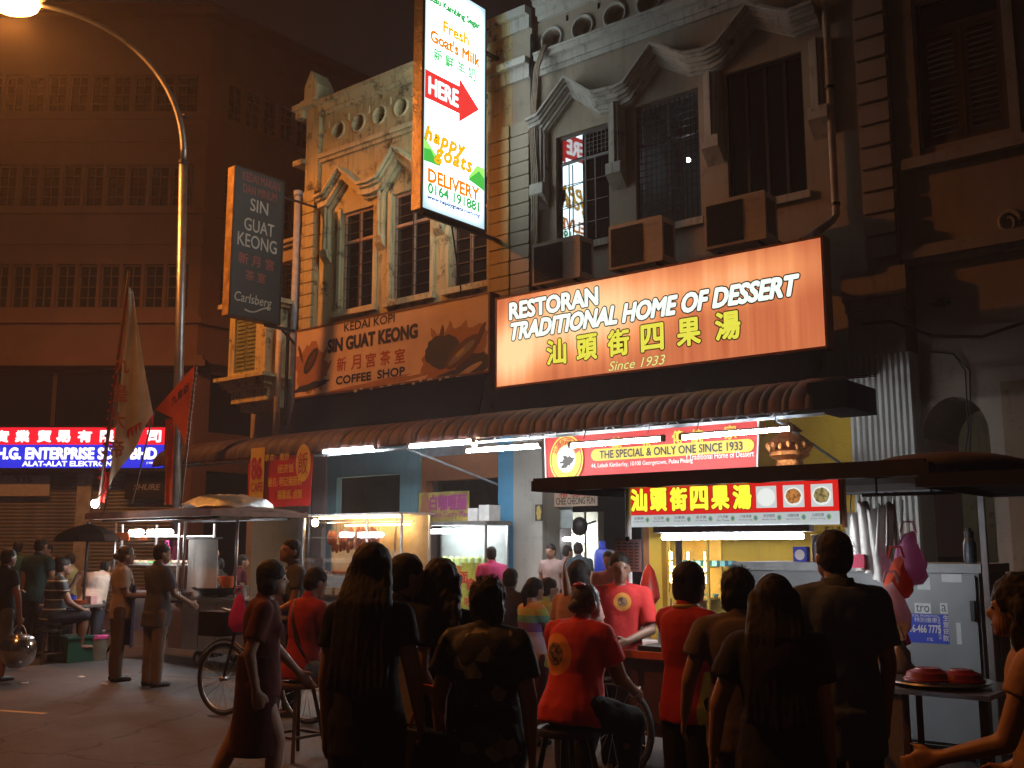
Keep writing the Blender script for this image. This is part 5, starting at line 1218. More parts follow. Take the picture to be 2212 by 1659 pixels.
# yellow display cabinet in the shop behind, with vertical strip lights
Yc = -1.0
a, c_ = on(1440,1180,Yc), on(1532,1290,Yc)
t = thing('display_cabinet', 'glass display cabinet edged with glowing warm strip lights inside the yellow shop', 'cabinet', ((a.x+c_.x)/2, Yc, .14))
part('frame', B().box(a.x,a.x+.04,Yc,Yc+.04,.14,1.75).box(c_.x-.04,c_.x,Yc,Yc+.04,.14,1.75).box(a.x,c_.x,Yc+.4,Yc+.44,.14,1.75).box(a.x+.04,c_.x-.04,Yc+.001,Yc+.44,1.7,1.75).box(a.x+.04,c_.x-.04,Yc+.001,Yc+.44,.85,.88).box(a.x+.04,c_.x-.04,Yc+.05,Yc+.4,1.3,1.32), flat('yellow_cabinet', (.6,.42,.08)), t)
b = B()
for x in (a.x+.06, (a.x+c_.x)/2, c_.x-.06):
    for z0_, z1_ in ((1.42,1.52),(1.25,1.38),(1.08,1.2)): b.tube([(x,Yc+.02,z0_),(x,Yc+.02,z1_)], .016, 6)
part('strip_light', b, M['warmbulb'], t)
b = B()
for k in range(7): bowl(b, (a.x+.12+k*.13, Yc+.25, .88), .05, .05, 10); b.box(a.x+.1+k*.13, a.x+.18+k*.13, Yc+.2, Yc+.3, 1.32, 1.4)
part('bowls', b, M['cyan_p'], t)
part('glass_front', B().box(a.x+.04, c_.x-.04, Yc-.006, Yc-.002, .9, 1.7), M['clear'], t)
b = B(); q = on(1402,1260,-6.6); o = thing('cloth_bag', 'bright red plastic bag hanging beside the yellow pillar of the shop', 'bag', q+Vector((0,0,.15)))
part('sack', B().lathe(q, [(.01,.16),(.05,.1),(.08,-.02),(.09,-.12),(.03,-.2)], 12), mat('red_bag_plastic', (.75,.05,.03), .4), o, 40)
# hanging rail of paper rolls, right end
YR = -7.3
ra, rb_ = on(1862,1070,YR), on(2065,1078,YR)
part('hanging_rail', B().tube([ra, (rb_.x, YR, ra.z)], .012, 8).tube([(ra.x+.1,YR,ra.z),(ra.x+.1,YR,2.12)], .008, 6).tube([(rb_.x-.15,YR,ra.z),(rb_.x-.15,YR,2.12)], .008, 6), M['blackcable'], s, True)
wpap = mat('white_plastic_wrap', (.6,.58,.55), .5, 0, .2, 4, .01)
for k, (x, y0_, y1_, w_, dx) in enumerate(((1838,1110,1215,.07,.0),(1858,1085,1235,.085,.02),(1880,1100,1255,.08,.06),(1905,1090,1200,.05,-.02),(1925,1085,1180,.045,.0))):
    p_, q_ = on(x, y0_, YR-.02*k), on(x, y1_, YR-.02*k)
    t = thing('bag_roll', 'roll of white carrier bags, %s of five hanging from the rail' % ['leftmost','second','third and widest','fourth','rightmost'][k], 'bags', p_, 0, 'white bag bundles hanging at the stall')
    def fr_(u_, v_, p_=p_, q_=q_, w_=w_, dx=dx, k=k): return (p_.x-w_*(.5+.5*(1-v_))+w_*(1+1*(1-v_))*u_+dx*(1-v_), p_.y+.03*math.sin(u_*6+k), q_.z+(p_.z-q_.z)*v_+.01*math.sin(u_*9))
    part('sheets', B().sheet(fr_, 8, 5, .02), wpap, t, 60); part('hook', B().tube([p_+Vector((0,0,-.02)), p_+Vector((0,0,.06)), (p_.x+.01, YR, ra.z+.012)], .004, 5), M['darkmetal'], t)
part('label', B().box(on(1845,0,YR).x-.02, on(1845,0,YR).x-.019, 0,0,0,0), wpap, s) if 0 else None
b = B().box(-.05,.05,-.012,.012,-.045,.045); q = on(1852,1212,YR-.06); b.v = [(x+q.x, y+q.y, z+q.z) for x, y, z in b.v]
solo('red_packet', b, flat('crimson_card', (.45,.03,.08)), 'crimson card strap wrapped round the hanging white bag bundle', 'card')
pk = thin_cloth('pink_bag_plastic', (.85,.38,.6), .6); pk2 = thin_cloth('magenta_bag_plastic', (.85,.08,.35)); orb = thin_cloth('red_orange_bag_plastic', (.8,.12,.05)); pal = thin_cloth('pale_pink_bag', (.75,.5,.55), .6)
bag(s, on(1962,1150,YR-.05)+Vector((0,0,0)), .22, .34, pk, 'pink plastic bag hanging highest from the stall rail')
bag(s, on(1936,1205,YR-.16), .17, .26, orb, 'orange red plastic bag hanging between the two pink bags')
bag(s, on(1924,1258,YR-.22), .24, .34, pal, 'pale pink bag with dark contents hanging lowest beside the tall man')
bag(s, on(1940,1345,YR-.2), .12, .15, pk2, 'small magenta bag below the pale pink bag')
part('rope', B().bar(on(1950,1080,YR), on(1950,1150,YR-.05)+Vector((0,0,.05)), .008).bar(on(1932,1080,YR), on(1932,1215,YR-.12)+Vector((0,0,.05)), .008), cloth('string', (.4,.35,.3)), s)
# neighbouring dark canopy at the right edge
a = on(2020,1042,-7.9)
t = thing('canopy', 'dark canvas canopy of the next stall reaching in from the right edge', 'canopy', (a.x+1.2, -7.6, 0))
canopy(t, a.x, a.x+2.6, -8.1, -6.6, 2.0, .04, mat('dark_canvas', (.02,.017,.016), .85), .04, lip=.03)
part('post', B().box(a.x+2.4, a.x+2.44, -7.9, -7.86, 0, 2.0), M['darkmetal'], t); part('post', B().box(a.x+2.4, a.x+2.44, -6.8, -6.76, 0, 2.0), M['darkmetal'], t)
# round table with red bowls
tc = dp(2030, 1472, 5.7); tz = tc.z-.02
t = thing('side_table', 'small table with a metal top beside the tall man at the right', 'table', (tc.x, tc.y, 0))
part('top', B().box(tc.x-.42, tc.x+.33, tc.y-.3, tc.y+.35, tz-.025, tz), M['steel'], t)
for dx, dy in ((-.38,-.26),(.29,-.26),(.29,.31),(-.38,.31)): part('leg', B().box(tc.x+dx-.018, tc.x+dx+.018, tc.y+dy-.018, tc.y+dy+.018, 0, tz-.026), M['darkmetal'], t)
part('side_panel', B().box(tc.x-.4,tc.x-.12,tc.y-.28,tc.y-.27,.1,tz-.03), M['concrete'], t)
b = B().lathe((tc.x,tc.y,tz+.001), [(.2,0),(.27,.02),(.275,.03),(.26,.028),(.19,.008)], 28); solo('round_tray', b, M['steel'], 'wide round metal tray on the side table under the red bowls', 'tray', smooth=40)
for k, (dx, dy, r_, z_, l_) in enumerate(((-.06,0,.13,.022,'left upturned red bowl on the round tray'),(.1,.06,.12,.02,'right upturned red bowl on the round tray'))):
    b = B().lathe((tc.x+dx,tc.y+dy,tz+z_), [(r_,0),(r_*1.02,.012),(r_*.93,.018),(r_*.85,.045),(r_*.55,.06),(r_*.5,.068),(.01,.066)], 24); solo('red_bowl', b, mat('dark_red_plastic', (.22,.015,.015), .4), l_, 'bowl', 'upturned red bowls', 40)
bx = dp(1900, 1420, 6.2)
t = thing('cardboard_box', 'small open cardboard box standing behind the side table', 'box', (bx.x, bx.y, tz)); 
part('carton', B().box(bx.x-.13,bx.x+.13,bx.y-.1,bx.y+.1,tz-.02,tz+.2), M['card'], t); part('flap', B().add([(bx.x-.13,bx.y+.1,tz+.201),(bx.x+.13,bx.y+.1,tz+.201),(bx.x+.14,bx.y+.13,tz+.3),(bx.x-.12,bx.y+.13,tz+.3)],[(0,1,2,3)]), M['card'], t)
tt = thing('crate_stand', 'dim stand behind the side table carrying the cardboard box', 'stand', (bx.x, bx.y, 0)); part('top', B().box(bx.x-.2,bx.x+.2,bx.y-.15,bx.y+.15,tz-.05,tz-.022), M['wood'], tt)
for dx in (-.18,.18): part('leg', B().box(bx.x+dx-.015,bx.x+dx+.015,bx.y-.13,bx.y-.1,0,tz-.051).box(bx.x+dx-.015,bx.x+dx+.015,bx.y+.1,bx.y+.13,0,tz-.051), M['wood'], tt)
q = Vector((bx.x+.0, bx.y-.22, tz+.11)); bag(s, Vector((tc.x-.3, tc.y+.2, tz+.22)), .2, .22, mat('clear_crumpled_plastic', (.35,.36,.34), .35), 'crumpled clear plastic bag on the side table beside the carton')

# ================================================================ LEFT NOODLE STALL
def lp(x, y, Y): return on(x, y, Y)
NY = -5.9
nx0, nx1 = on(232,1300,NY).x, on(545,1300,NY).x
s = thing('noodle_stall', 'steel hawker cart with a brown roof and lit glass case below the street lamp', 'food stall', ((nx0+nx1)/2, NY+.5, 0))
rx0, rx1 = on(192,1110,NY-.5).x, on(600,1110,NY+.55).x
canopy(s, rx0, rx1, NY-.5, NY+1.0, 2.06, .08, M['brown_tarp'], .04, lip=.04)
part('roof_beam', B().box(rx0+.1, rx1-.1, NY-.35, NY-.3, 1.96, 1.99).box(rx0+.1, rx1-.1, NY+.8, NY+.84, 1.96, 1.99), M['darkmetal'], s)
sx0, sx1 = on(420,1100,NY+.1).x, rx1-.02
f_ = B(); f_.ell(((sx0+sx1)/2, NY+.2, 2.13), (sx1-sx0)/2, .6, .17, 28, 14); fo = solo('foil_bundle', f_, M['foil'], 'crinkled silver sheet bulging on the right half of the brown stall roof', 'foil sheet', smooth=40)
for v in fo.data.vertices: v.co += v.co.normalized()*0+Vector((0,0,1))*noise.noise(v.co*9)*.05+Vector((0,1,0))*noise.noise(v.co*11+Vector((5,5,5)))*.04
kx0 = on(395,1300,NY).x
part('body', B().box(kx0, nx1, NY, NY+.8, .22, .88), M['steel'], s); part('end_panel', B().box(kx0-.35, kx0-.002, NY+.02, NY+.8, .22, .86), mat('brown_side_panel', (.14,.08,.05), .6), s)
part('counter_top', B().box(kx0-.4, nx1+.05, NY-.05, NY+.85, .882, .92), M['steel'], s)
sm_ = B()
for k in range(1, 4): x = kx0+(nx1-kx0)*k/4; sm_.box(x-.004, x+.004, NY-.004, NY-.001, .25, .86)
part('panel_seam', sm_, M['darkmetal'], s)
for x in (kx0+.25, nx1-.3):
    for dy in (.12,.7):
        w_ = part('wheel', B().torus((x, NY+dy, .11), .075, .035, 'y', 20, 8), M['rubber'], s, True); part('hub', B().lathe((x, NY+dy-.02, .11), [(.045,0),(.045,.04)], 12, 'y'), M['galv'], w_)
spoked(s, (on(222,1361,NY+.1).x, NY+.1, .34), .34); spoked(s, (on(222,1361,NY+.1).x, NY+1.0, .34), .34)
part('axle', B().bar((on(222,1361,NY+.1).x, NY+.1, .34),(on(222,1361,NY+.1).x, NY+1.0, .34),.03).bar((on(222,1361,NY+.1).x, NY+.5, .34),(kx0-.2, NY+.5, .5),.04), M['darkmetal'], s)
# glass case
gx0, gx1 = on(252,1200,NY).x, on(378,1200,NY).x
part('case_base', B().box(gx0, gx1, NY+.05, NY+.65, .4, .95), M['galv'], s)
b = B()
for x in (gx0, gx1-.025):
    for y in (NY+.05, NY+.625): b.box(x, x+.025, y, y+.025, .951, 1.93)
for z in (.955, 1.35, 1.74): b.box(gx0+.026, gx1-.026, NY+.05, NY+.07, z, z+.02).box(gx0+.026, gx1-.026, NY+.63, NY+.65, z, z+.02)
part('case_frame', b, M['white_paint'], s)
part('shelf', B().box(gx0+.03, gx1-.03, NY+.08, NY+.62, 1.33, 1.345), M['white_paint'], s)
part('case_glass', B().box(gx0+.026, gx1-.026, NY+.045, NY+.049, .98, 1.74), M['clear'], s)
b = B()
for k in range(40): b.ell((gx0+.1+random.random()*(gx1-gx0-.2), NY+.15+random.random()*.4, 1.37), .05, .05, .035, 7, 5)
part('food_heap', b, mat('pale_and_red_food', (.6,.4,.28), .5, 0, .7, 12), s, True)
b = B()
for k in range(10): b.ell((gx0+.15+k*.09, NY+.25, 1.36), .05, .06, .03, 7, 5)
part('leafy_heap', b, flat('lettuce', (.15,.5,.1)), s, True)
for x0_, x1_, zz in ((281,304,1147),(319,367,1147)):
    a, c_ = on(x0_, zz, NY-.05), on(x1_, zz, NY-.05)
    o = part('tube_lamp', B().tube([(a.x, NY-.03, a.z-.02),(c_.x, NY-.03, a.z-.02)], .04, 8), M['tube'], s, True)
part('orange_card', B().box(on(250,1160,NY-.1).x, on(279,1160,NY-.1).x, NY-.1, NY-.095, on(250,1160,NY-.1).z-.05, on(250,1160,NY-.1).z+.06), M['orange_p'], s)
for x in (nx0+.15, kx0+.0, rx1-.1): part('post', B().cyl((x, NY+.0-.02), .02, .92 if x > kx0-.1 else .95, 1.95, 10), M['galv'], s, True)
# white cloth
a, c_ = on(408,1165,NY+.1), on(465,1290,NY+.1)
t = thing('cloth_screen', 'white cloth sheet hanging at the middle of the noodle stall', 'cloth', (a+c_)/2)
part('cloth', B().sheet(lambda u_, v_: (a.x+(c_.x-a.x)*u_, NY+.1+.02*math.sin(u_*8)*(1-v_), c_.z+(a.z-c_.z)*v_), 16, 6, .006), mat('white_cotton', (.6,.57,.52), .9, 0, .1, 4, .01), t, 60)
part('rod', B().tube([(a.x-.1,NY+.1,a.z+.01),(c_.x+.1,NY+.1,a.z+.01)], .012, 6), M['darkmetal'], t)
kz = .921
def kp(x, y, d=.25):
    q_ = on(x, y, NY+d); return Vector((q_.x, NY+d, kz))
b = B(); bowl(b, kp(490,1290,.3)+Vector((0,0,.12)), .13, .16); solo('red_pail', b, M['orange_p'], 'orange red plastic tub on the right of the noodle stall counter', 'tub', smooth=40)
b = B().box(-.08,.08,-.05,.05,0,.2); q = kp(425,1290,.3); b.v = [(x+q.x,y+q.y,z+q.z) for x,y,z in b.v]; solo('red_tin', b, M['red_p'], 'square red tin on the noodle stall beside the white cloth', 'tin')
b = B(); b.lathe(kp(470,1300,.25), [(.1,0),(.32,.1),(.36,.13),(.34,.13),(.2,.03),(.02,.01)], 24); solo('wok', b, mat('black_iron', (.02,.02,.02), .4, .5), 'wide black wok at the right of the noodle stall counter', 'wok', smooth=40)
b = B(); pot(b, kp(452,1290,.5), .14, .18); solo('steel_pot', b, M['steel'], 'steel pot behind the wok on the noodle stall', 'pot', smooth=40)
b = B(); bowl(b, kp(400,1300,.1), .13, .06); solo('metal_bowl', b, M['steel'], 'steel bowl at the hand of the man in the blue shirt', 'bowl', smooth=40)
b = B(); pot(b, kp(520,1300,.5), .1, .14); solo('steel_pot', b, M['steel'], 'small pot at the far right end of the noodle stall', 'pot', smooth=40)
bag(s, on(360,1180,NY-.02), .14, .25, pk2, 'magenta plastic bag hanging inside the noodle stall by the post')
# bright bulb
q = dp(205,1088,13.9); t = thing('bare_bulb', 'glaring white bulb hanging above the left crowd', 'bulb', q)
part('bulb', B().ell(q, .05, .05, .055, 12, 8), M['bulb'], t, True); part('cord', B().tube([q+Vector((0,0,.05)), q+Vector((.2,.1,.25)), (rx0+.2, NY-.4, 2.02)], .008, 5), M['blackcable'], t)
# folded umbrella
q = dp(190,1150,15); t = thing('umbrella', 'low dark brown umbrella beside the left end of the noodle stall', 'umbrella', (q.x, q.y, 0))
b = B().lathe((q.x,q.y,q.z), [(.48,-.12),(.42,-.03),(.3,.04),(.15,.09),(.03,.12)], 8); b.lathe((q.x,q.y,q.z-.01), [(.47,-.12),(.4,-.05),(.03,.08)], 8)
part('canopy', b, mat('dark_brown_fabric', (.008,.005,.004), 1, 0, .3, 8, .01, 0), t); part('pole', B().cyl((q.x,q.y), .02, 0, q.z+.15, 8), M['darkmetal'], t)

# ================================================================ ROAST MEAT CABINET, CURRY CABINET
RY = -3.9
a, c_ = on(655,1115,RY), on(868,1250,RY)
x0, x1 = a.x, on(868,1115,RY).x; z1 = a.z+.02; z0 = on(760,1245,RY).z
t = thing('roast_cabinet', 'warm lit glass cabinet of hanging roast meat in front of the pale blue wall', 'food cabinet', ((x0+x1)/2, RY+.3, 0))
part('counter', B().box(x0, x1, RY, RY+.6, .1, z0-.03), M['galv'], t); part('counter_top', B().box(x0-.03, x1+.03, RY-.03, RY+.63, z0-.029, z0), M['steel'], t)
b = B(); xm_ = x0+(x1-x0)*.66
for x in (x0, xm_, x1-.03):
    for y in (RY, RY+.57): b.box(x, x+.03, y, y+.03, z0, z1-.03)
b.box(x0-.05, x1+.05, RY-.03, RY+.63, z1-.029, z1); part('frame', b, M['galv'], t)
b = B(); b.box(x0+.03,xm_,RY+.005,RY+.01,z0,z1-.03).box(xm_+.03,x1-.03,RY+.005,RY+.01,z0,z1-.03); part('glass_pane', b, M['clear'], t)
part('back_panel', B().box(x0+.03,x1-.03,RY+.585,RY+.59,z0,z1-.03), flat('cream_panel', (.55,.45,.3)), t)
part('strip_light', B().box(x0+.25,x1-.1,RY+.1,RY+.13,z1-.07,z1-.045), M['warmtube'], t); part('strip_light', B().box(x0+.45,x1-.3,RY+.45,RY+.48,z1-.17,z1-.15), M['warmtube'], t)
part('bulb', B().ell((x0+.14,RY+.12,z1-.12), .055, .055, .06), M['warmbulb'], t, True)
b = B().tube([(x0+.05,RY+.3,z1-.12),(x1-.05,RY+.3,z1-.12)], .01, 6)
meat = mat('glazed_roast_meat', (.3,.07,.02), .3, 0, .6, 14, .02)
for k in range(13):
    x = x0+.35+k*.085+random.uniform(-.015,.015); dz = random.uniform(-.04,.04)
    mm = B().ell((x,RY+.3+random.uniform(-.06,.06),z1-.33+dz), .05, .05, .12, 8, 8).ell((x+.015,RY+.3,z1-.47+dz), .035,.035,.08, 7, 6).tube([(x,RY+.3,z1-.12),(x,RY+.3,z1-.22+dz)], .005, 4)
    part('roast_piece', mm, meat, t, True)
b.box(x0+.04,x1-.04,RY+.02,RY+.05,z0+.02,z0+.03); part('rail', b, M['steel'], t)
b = B()
for k in range(36): b.ell((x0+.08+random.random()*(x1-x0-.16), RY+.1+random.random()*.4, z0+.04), .05, .05, .035, 6, 5)
part('cut_meat', b, meat, t, True)
b = B()
for k in range(5): b.box(x0+.4+k*.2, x0+.5+k*.2, RY+.1, RY+.2, z0-.0-.25, z0-.1)
part('lower_shelf', B().box(x0+.2,x1-.1,RY-.2,RY-.01,z0-.28,z0-.26), M['wood'], t)
q = Vector((x0+.5, RY-.1, z0-.26)); b = B()
for k in range(4): b.box(q.x+k*.22, q.x+.16+k*.22, q.y-.05, q.y+.05, q.z, q.z+.1)
solo('food_boxes', b, flat('mixed_boxes', (.35,.3,.2)), 'row of small food packets on the shelf below the roast meat cabinet', 'packets')
# green glow + second warm cabinet inside
Yg = 1.2; a, c_ = on(800,1125,Yg), on(866,1200,Yg)
t = thing('drinks_cabinet', 'warm lit cabinet with a green neon edge deep inside the left shop', 'cabinet', ((a.x+c_.x)/2, Yg+.2, .14))
part('body', B().box(a.x-1.6, on(866,1200,Yg).x+.5, Yg, Yg+.5, .14, on(830,1180,Yg).z-.3), M['galv'], t); part('top', B().box(a.x-1.6, on(866,0,Yg).x+.5, Yg, Yg+.5, on(830,1128,Yg).z, on(830,1124,Yg).z+.08), M['galv'], t)
part('neon_tube', B().box(a.x-1.0, c_.x+.4, Yg-.03, Yg-.005, on(830,1124,Yg).z-.03, on(830,1124,Yg).z+.04), M['green_glow'], t)
part('warm_tube', B().tube([(a.x-.9,Yg+.2,on(830,1152,Yg).z),(c_.x+.3,Yg+.2,on(830,1152,Yg).z)], .03, 8), M['warmbulb'], t)
part('back', B().box(a.x-1.6, c_.x+.5, Yg+.46, Yg+.5, .9, on(830,1128,Yg).z), flat('cream_back', (.5,.38,.2)), t)
# curry stall
CY = -.9; a = on(905,1135,CY); x1 = on(1050,1135,CY).x; x0 = a.x; z1 = a.z+.03; z0 = 1.28
t = thing('curry_cabinet', 'glass cabinet with a white tube lamp and orange menu front beside the blue column', 'food cabinet', ((x0+x1)/2, CY+.3, .0))
b = B()
for x in (x0, x1-.03):
    for y in (CY, CY+.57): b.box(x, x+.03, y, y+.03, z0, z1-.04)
b.box(x0-.04, x1+.04, CY-.04, CY+.64, z1-.039, z1+.03); part('frame', b, M['galv'], t)
part('glass_pane', B().box(x0+.03,x1-.03,CY+.004,CY+.008,z0,z1-.04), M['clear'], t)
part('back_panel', B().box(x0+.03,x1-.03,CY+.58,CY+.59,z0,z1-.04), flat('grey_green_panel', (.3,.34,.32)), t)
part('tube_lamp', B().tube([(on(928,1148,CY).x,CY+.06,on(928,1148,CY).z),(on(1008,1146,CY).x,CY+.06,on(928,1148,CY).z)], .035, 8), M['tube'], t, True)
b = B()
for k in range(8): b.lathe((x0+.35+k*.16, CY+.3, z0), [(.05,0),(.055,.12),(.02,.15)], 10)
part('jars', b, flat('lime_jar', (.4,.5,.15)), t)
part('counter', B().box(x0, x1, CY, CY+.6, .14, z0-.001), M['galv'], t)
mb_ = part('menu_front', B().box(x0, x0+(x1-x0)*.66, CY-.03, CY-.005, .25, z0+.0), mat('orange_menu_print', (.5,.2,.03), .5, 0, .3, 2, 0), t)
xx = x0+.25
for s_, dx, dz, W, H in (('猪肠粉',.3,-.12,.5,.15),('粥',.12,-.35,.2,.18),('面',1.0,-.2,.2,.2)): text(s_, (x0+dx+.1, CY-.03, z0+dz), UX, UZ, W, H, rb, mb_, bold=.03, lift=.003)
m2 = part('menu_front', B().box(x0+(x1-x0)*.665, x1, CY-.028, CY-.004, .4, z0+.05), mat('lime_menu_print', (.4,.4,.06), .5, 0, .6, 3, 0), t)
text('自', (x1-.3, CY-.028, z0-.3), UX, UZ, .18, .2, rb, m2, bold=.04, lift=.003); text('叻沙', (x1-.3, CY-.028, z0-.6), UX, UZ, .3, .15, rb, m2, bold=.03, lift=.003)
b = B().box(x1-.5,x1-.28,CY+.1,CY+.4,z1+.03,z1+.25).box(x1-.25,x1-.02,CY+.1,CY+.4,z1+.03,z1+.3); solo('white_boxes', b, M['white_p'], 'pair of white boxes stacked on top of the curry cabinet', 'boxes')
# third cabinet inside white shop
Y3 = 1.4; a, c_ = on(1200,1118,Y3), on(1262,1180,Y3); t = thing('glass_cabinet', 'cabinet with a white tube lamp inside the restaurant behind the seated diners', 'cabinet', ((a.x+c_.x)/2, Y3+.2, .14))
part('body', B().box(a.x, c_.x+.1, Y3+.3, Y3+.5, .14, a.z+.1), flat('pale_cabinet', (.45,.45,.35)), t); part('tube_lamp', B().tube([(a.x+.2,Y3,on(1240,1165,Y3).z),(c_.x,Y3,on(1240,1165,Y3).z)], .035, 8), M['tube'], t, True)
part('shelf', B().box(a.x, c_.x+.1, Y3-.1, Y3+.299, 1.15, 1.2).box(a.x,a.x+.03,Y3-.1,Y3-.07,1.2,a.z+.1).box(c_.x+.07,c_.x+.1,Y3-.1,Y3-.07,1.2,a.z+.1), M['galv'], t)
q = on(1252,1137,.6); t = thing('wall_fan', 'black round wall fan inside the restaurant beside the grey column', 'fan', q); part('cage', B().ell(q, .16, .1, .17, 14, 8), M['black'], t, True); part('stem', B().bar(q, q+Vector((0,.5,.1)), .03), M['black'], t)
q = on(1302,1190,-.3); t = thing('water_jug', 'blue plastic water drum standing inside the restaurant', 'drum', q); part('body', B().lathe((q.x,q.y,q.z-.1), [(.12,-.3),(.14,-.25),(.14,.05),(.11,.12),(.04,.14)], 14), M['blue_p'], t, 40); part('lid', B().lathe((q.x,q.y,q.z+.04), [(.05,0),(.05,.12)], 12), M['blue_p'], t); part('stand', B().box(q.x-.15,q.x+.15,q.y-.15,q.y+.15,.14,q.z-.401), M['galv'], t)
# tables
def table(x, y, lab, r=.45, z=.74, m='cyan_p', base=0):
    t = thing('folding_table', lab, 'table', (x, y, base)); part('top', B().cyl((x,y), r, z, z+.03, 24), M[m], t)
    for k in range(4): a_ = k*math.pi/2+.6; part('leg', B().bar((x+.3*math.cos(a_),y+.3*math.sin(a_),base),(x+.1*math.cos(a_),y+.1*math.sin(a_),z), .025), M['darkmetal'], t)
    return t
q = gp(1240, 9.4); table(q[0], q[1], 'round blue topped table behind the seated woman in red')
q = gp(165, 15.2); table(q[0], q[1], 'small round table with bottles by the man in shorts', .45, .74, 'galv')
tx, ty = q
def smallthing(nm, lab, cat, b, m, g=None): return solo(nm, b, m, lab, cat, g, 40)
z = .772
smallthing('sauce_bottle', 'pink bottle on the small table by the man in shorts', 'bottle', B().lathe((tx-.12,ty-.1,z),[(.035,0),(.038,.12),(.015,.17),(.015,.2)],10), M['pink_p'])
smallthing('blue_tub', 'blue tub holding chopsticks on the small left table', 'tub', B().lathe((tx+.08,ty-.1,z),[(.08,0),(.1,.13),(.09,.13),(.07,.01)],14), M['blue_p'])
smallthing('orange_bowl', 'orange bowl at the right edge of the small left table', 'bowl', B().lathe((tx+.3,ty-.05,z),[(.05,0),(.1,.07),(.09,.07),(.04,.01)],14), M['orange_p'])
smallthing('tissue_box', 'pale pink tissue box on the small left table', 'box', B().box(tx+.12,tx+.32,ty+.1,ty+.2,z,z+.12), flat('pale_pink', (.6,.35,.33)))
q = gp(168, 14.9); b = B().box(q[0]-.28,q[0]+.28,q[1]-.2,q[1]+.2,.0,.32); t = thing('green_crate', 'dark green plastic crate under the small left table', 'crate', (q[0],q[1],0)); part('body', b, M['green_p'], t)
part('rim', B().box(q[0]-.3,q[0]+.3,q[1]-.22,q[1]+.22,.321,.35), M['green_p'], t)
q = gp(222, 15.0); t = thing('paint_pail', 'white pail with a red lid under the small left table', 'pail', (q[0],q[1],0)); part('body', B().lathe((q[0],q[1],0),[(.13,0),(.15,.3)],16), flat('dirty_white', (.2,.18,.13)), t, 40); part('lid', B().lathe((q[0],q[1],.301),[(.16,0),(.16,.04)],16), M['pink_p'], t)

# ================================================================ BICYCLES
def bicycle(x, y, rz, lab):
    t = thing('bicycle', lab, 'bicycle', (x, y, 0), rz, 'old black bicycles'); L = lambda nm, b, m, sm=True, p=t: part(nm, b, m, p, sm, world=False)
    r_ = .34
    for cx_ in (-.52, .52):
        a_, b_ = B(), B(); wheel(a_, b_, (cx_,0,r_), r_); w_ = L('wheel', a_, M['rubber']); L('spokes', b_, M['galv'], True, w_)
    f = B(); S_, H_, P_ = (-.18,0,.85), (.36,0,.9), (-.08,0,.3)
    for a_, b_ in ((S_,P_),(P_,H_),((-.14,0,.72),(.37,0,.82)),((-.52,0,r_),P_),((-.52,0,r_),(-.15,0,.75)),(H_,(.52,0,r_))): f.tube([a_, b_], .014, 6)
    L('frame', f, M['black']); L('saddle', B().ell((-.2,0,.92), .14, .09, .04), M['black'])
    L('handlebar', B().tube([(.2,-.28,1.0),(.34,-.24,1.02),(.36,0,.98),(.34,.24,1.02),(.2,.28,1.0)], .012, 6).tube([H_,(.36,0,.99)], .014, 6), M['galv'])
    L('rack', B().box(-.8,-.3,-.07,.07,.72,.735), M['darkmetal'], False); L('mudguard', B().tube([(-.52+.37*math.cos(R(a_)),0,r_+.37*math.sin(R(a_))) for a_ in range(20,175,12)], .012, 5).tube([(.52+.37*math.cos(R(a_)),0,r_+.37*math.sin(R(a_))) for a_ in range(20,160,12)], .012, 5), mat('worn_mudguard', (.25,.22,.2), .4, .6))
    L('basket', B().box(.42,.72,-.16,.16,.75,.98), M['darkmetal'], False)
    return t
q = gp(582, 9.9); bicycle(q[0], q[1], R(190), 'black bicycle parked behind the walking woman with pink bags in its basket')
q = gp(520, 9.7); bag(None, Vector((q[0]+.0, q[1], 1.16)), .26, .34, pk2, 'magenta plastic bag hanging on the bicycle behind the walking woman')
q = gp(8, 13.6); bicycle(q[0], q[1], R(150), 'dark bicycle half out of frame at the left behind the stainless pot')
# litter
for k, (x, y) in enumerate(((174,1463),(224,1479),(55,1477))):
    q = gz(x, y, .0); b = B(); pts = [(q.x+random.uniform(.02,.07)*math.cos(a_)*(1.6 if k == 2 else 1), q.y+random.uniform(.02,.06)*math.sin(a_), .006+random.uniform(0,.012)) for a_ in [i*math.pi/3 for i in range(6)]]
    b.add(pts+[(q.x, q.y, .02)]+[(p_[0], p_[1], .001) for p_ in pts], [(i, (i+1) % 6, 6) for i in range(6)]+[(i, i+7, (i+1) % 6+7, (i+1) % 6) for i in range(6)])
    solo('paper_scrap', b, M['white_p'], 'crumpled white paper scrap on the road, %s' % ['nearest the woman in the apron','small one nearer the viewer below the apron','widest, beside the steel pot'][k], 'litter', 'paper scraps on the road')

# ================================================================ PEOPLE
def V(*a): return Vector(a)
def loft(b, rings, n=20):
    # rings: (center Vector, rx, ry, axis x dir, axis y dir)
    vs = []
    for c, rx, ry, ax, ay in rings:
        for k in range(n):
            a = 2*math.pi*k/n; ca, sa = math.cos(a), math.sin(a)
            vs.append(c+ax*(rx*math.copysign(abs(ca)**.85, ca))+ay*(ry*math.copysign(abs(sa)**.85, sa)))
    m = len(rings); fs = [(i*n+k, i*n+(k+1) % n, (i+1)*n+(k+1) % n, (i+1)*n+k) for i in range(m-1) for k in range(n)]
    fs += [tuple(range(n-1, -1, -1)), tuple(range((m-1)*n, m*n))]
    return b.add(vs, fs)
TOR = [(-.075,.088,.066),(-.02,.094,.07),(.05,.086,.062),(.11,.08,.056),(.17,.088,.062),(.22,.098,.066),(.26,.1,.06),(.285,.085,.052),(.305,.045,.04)]
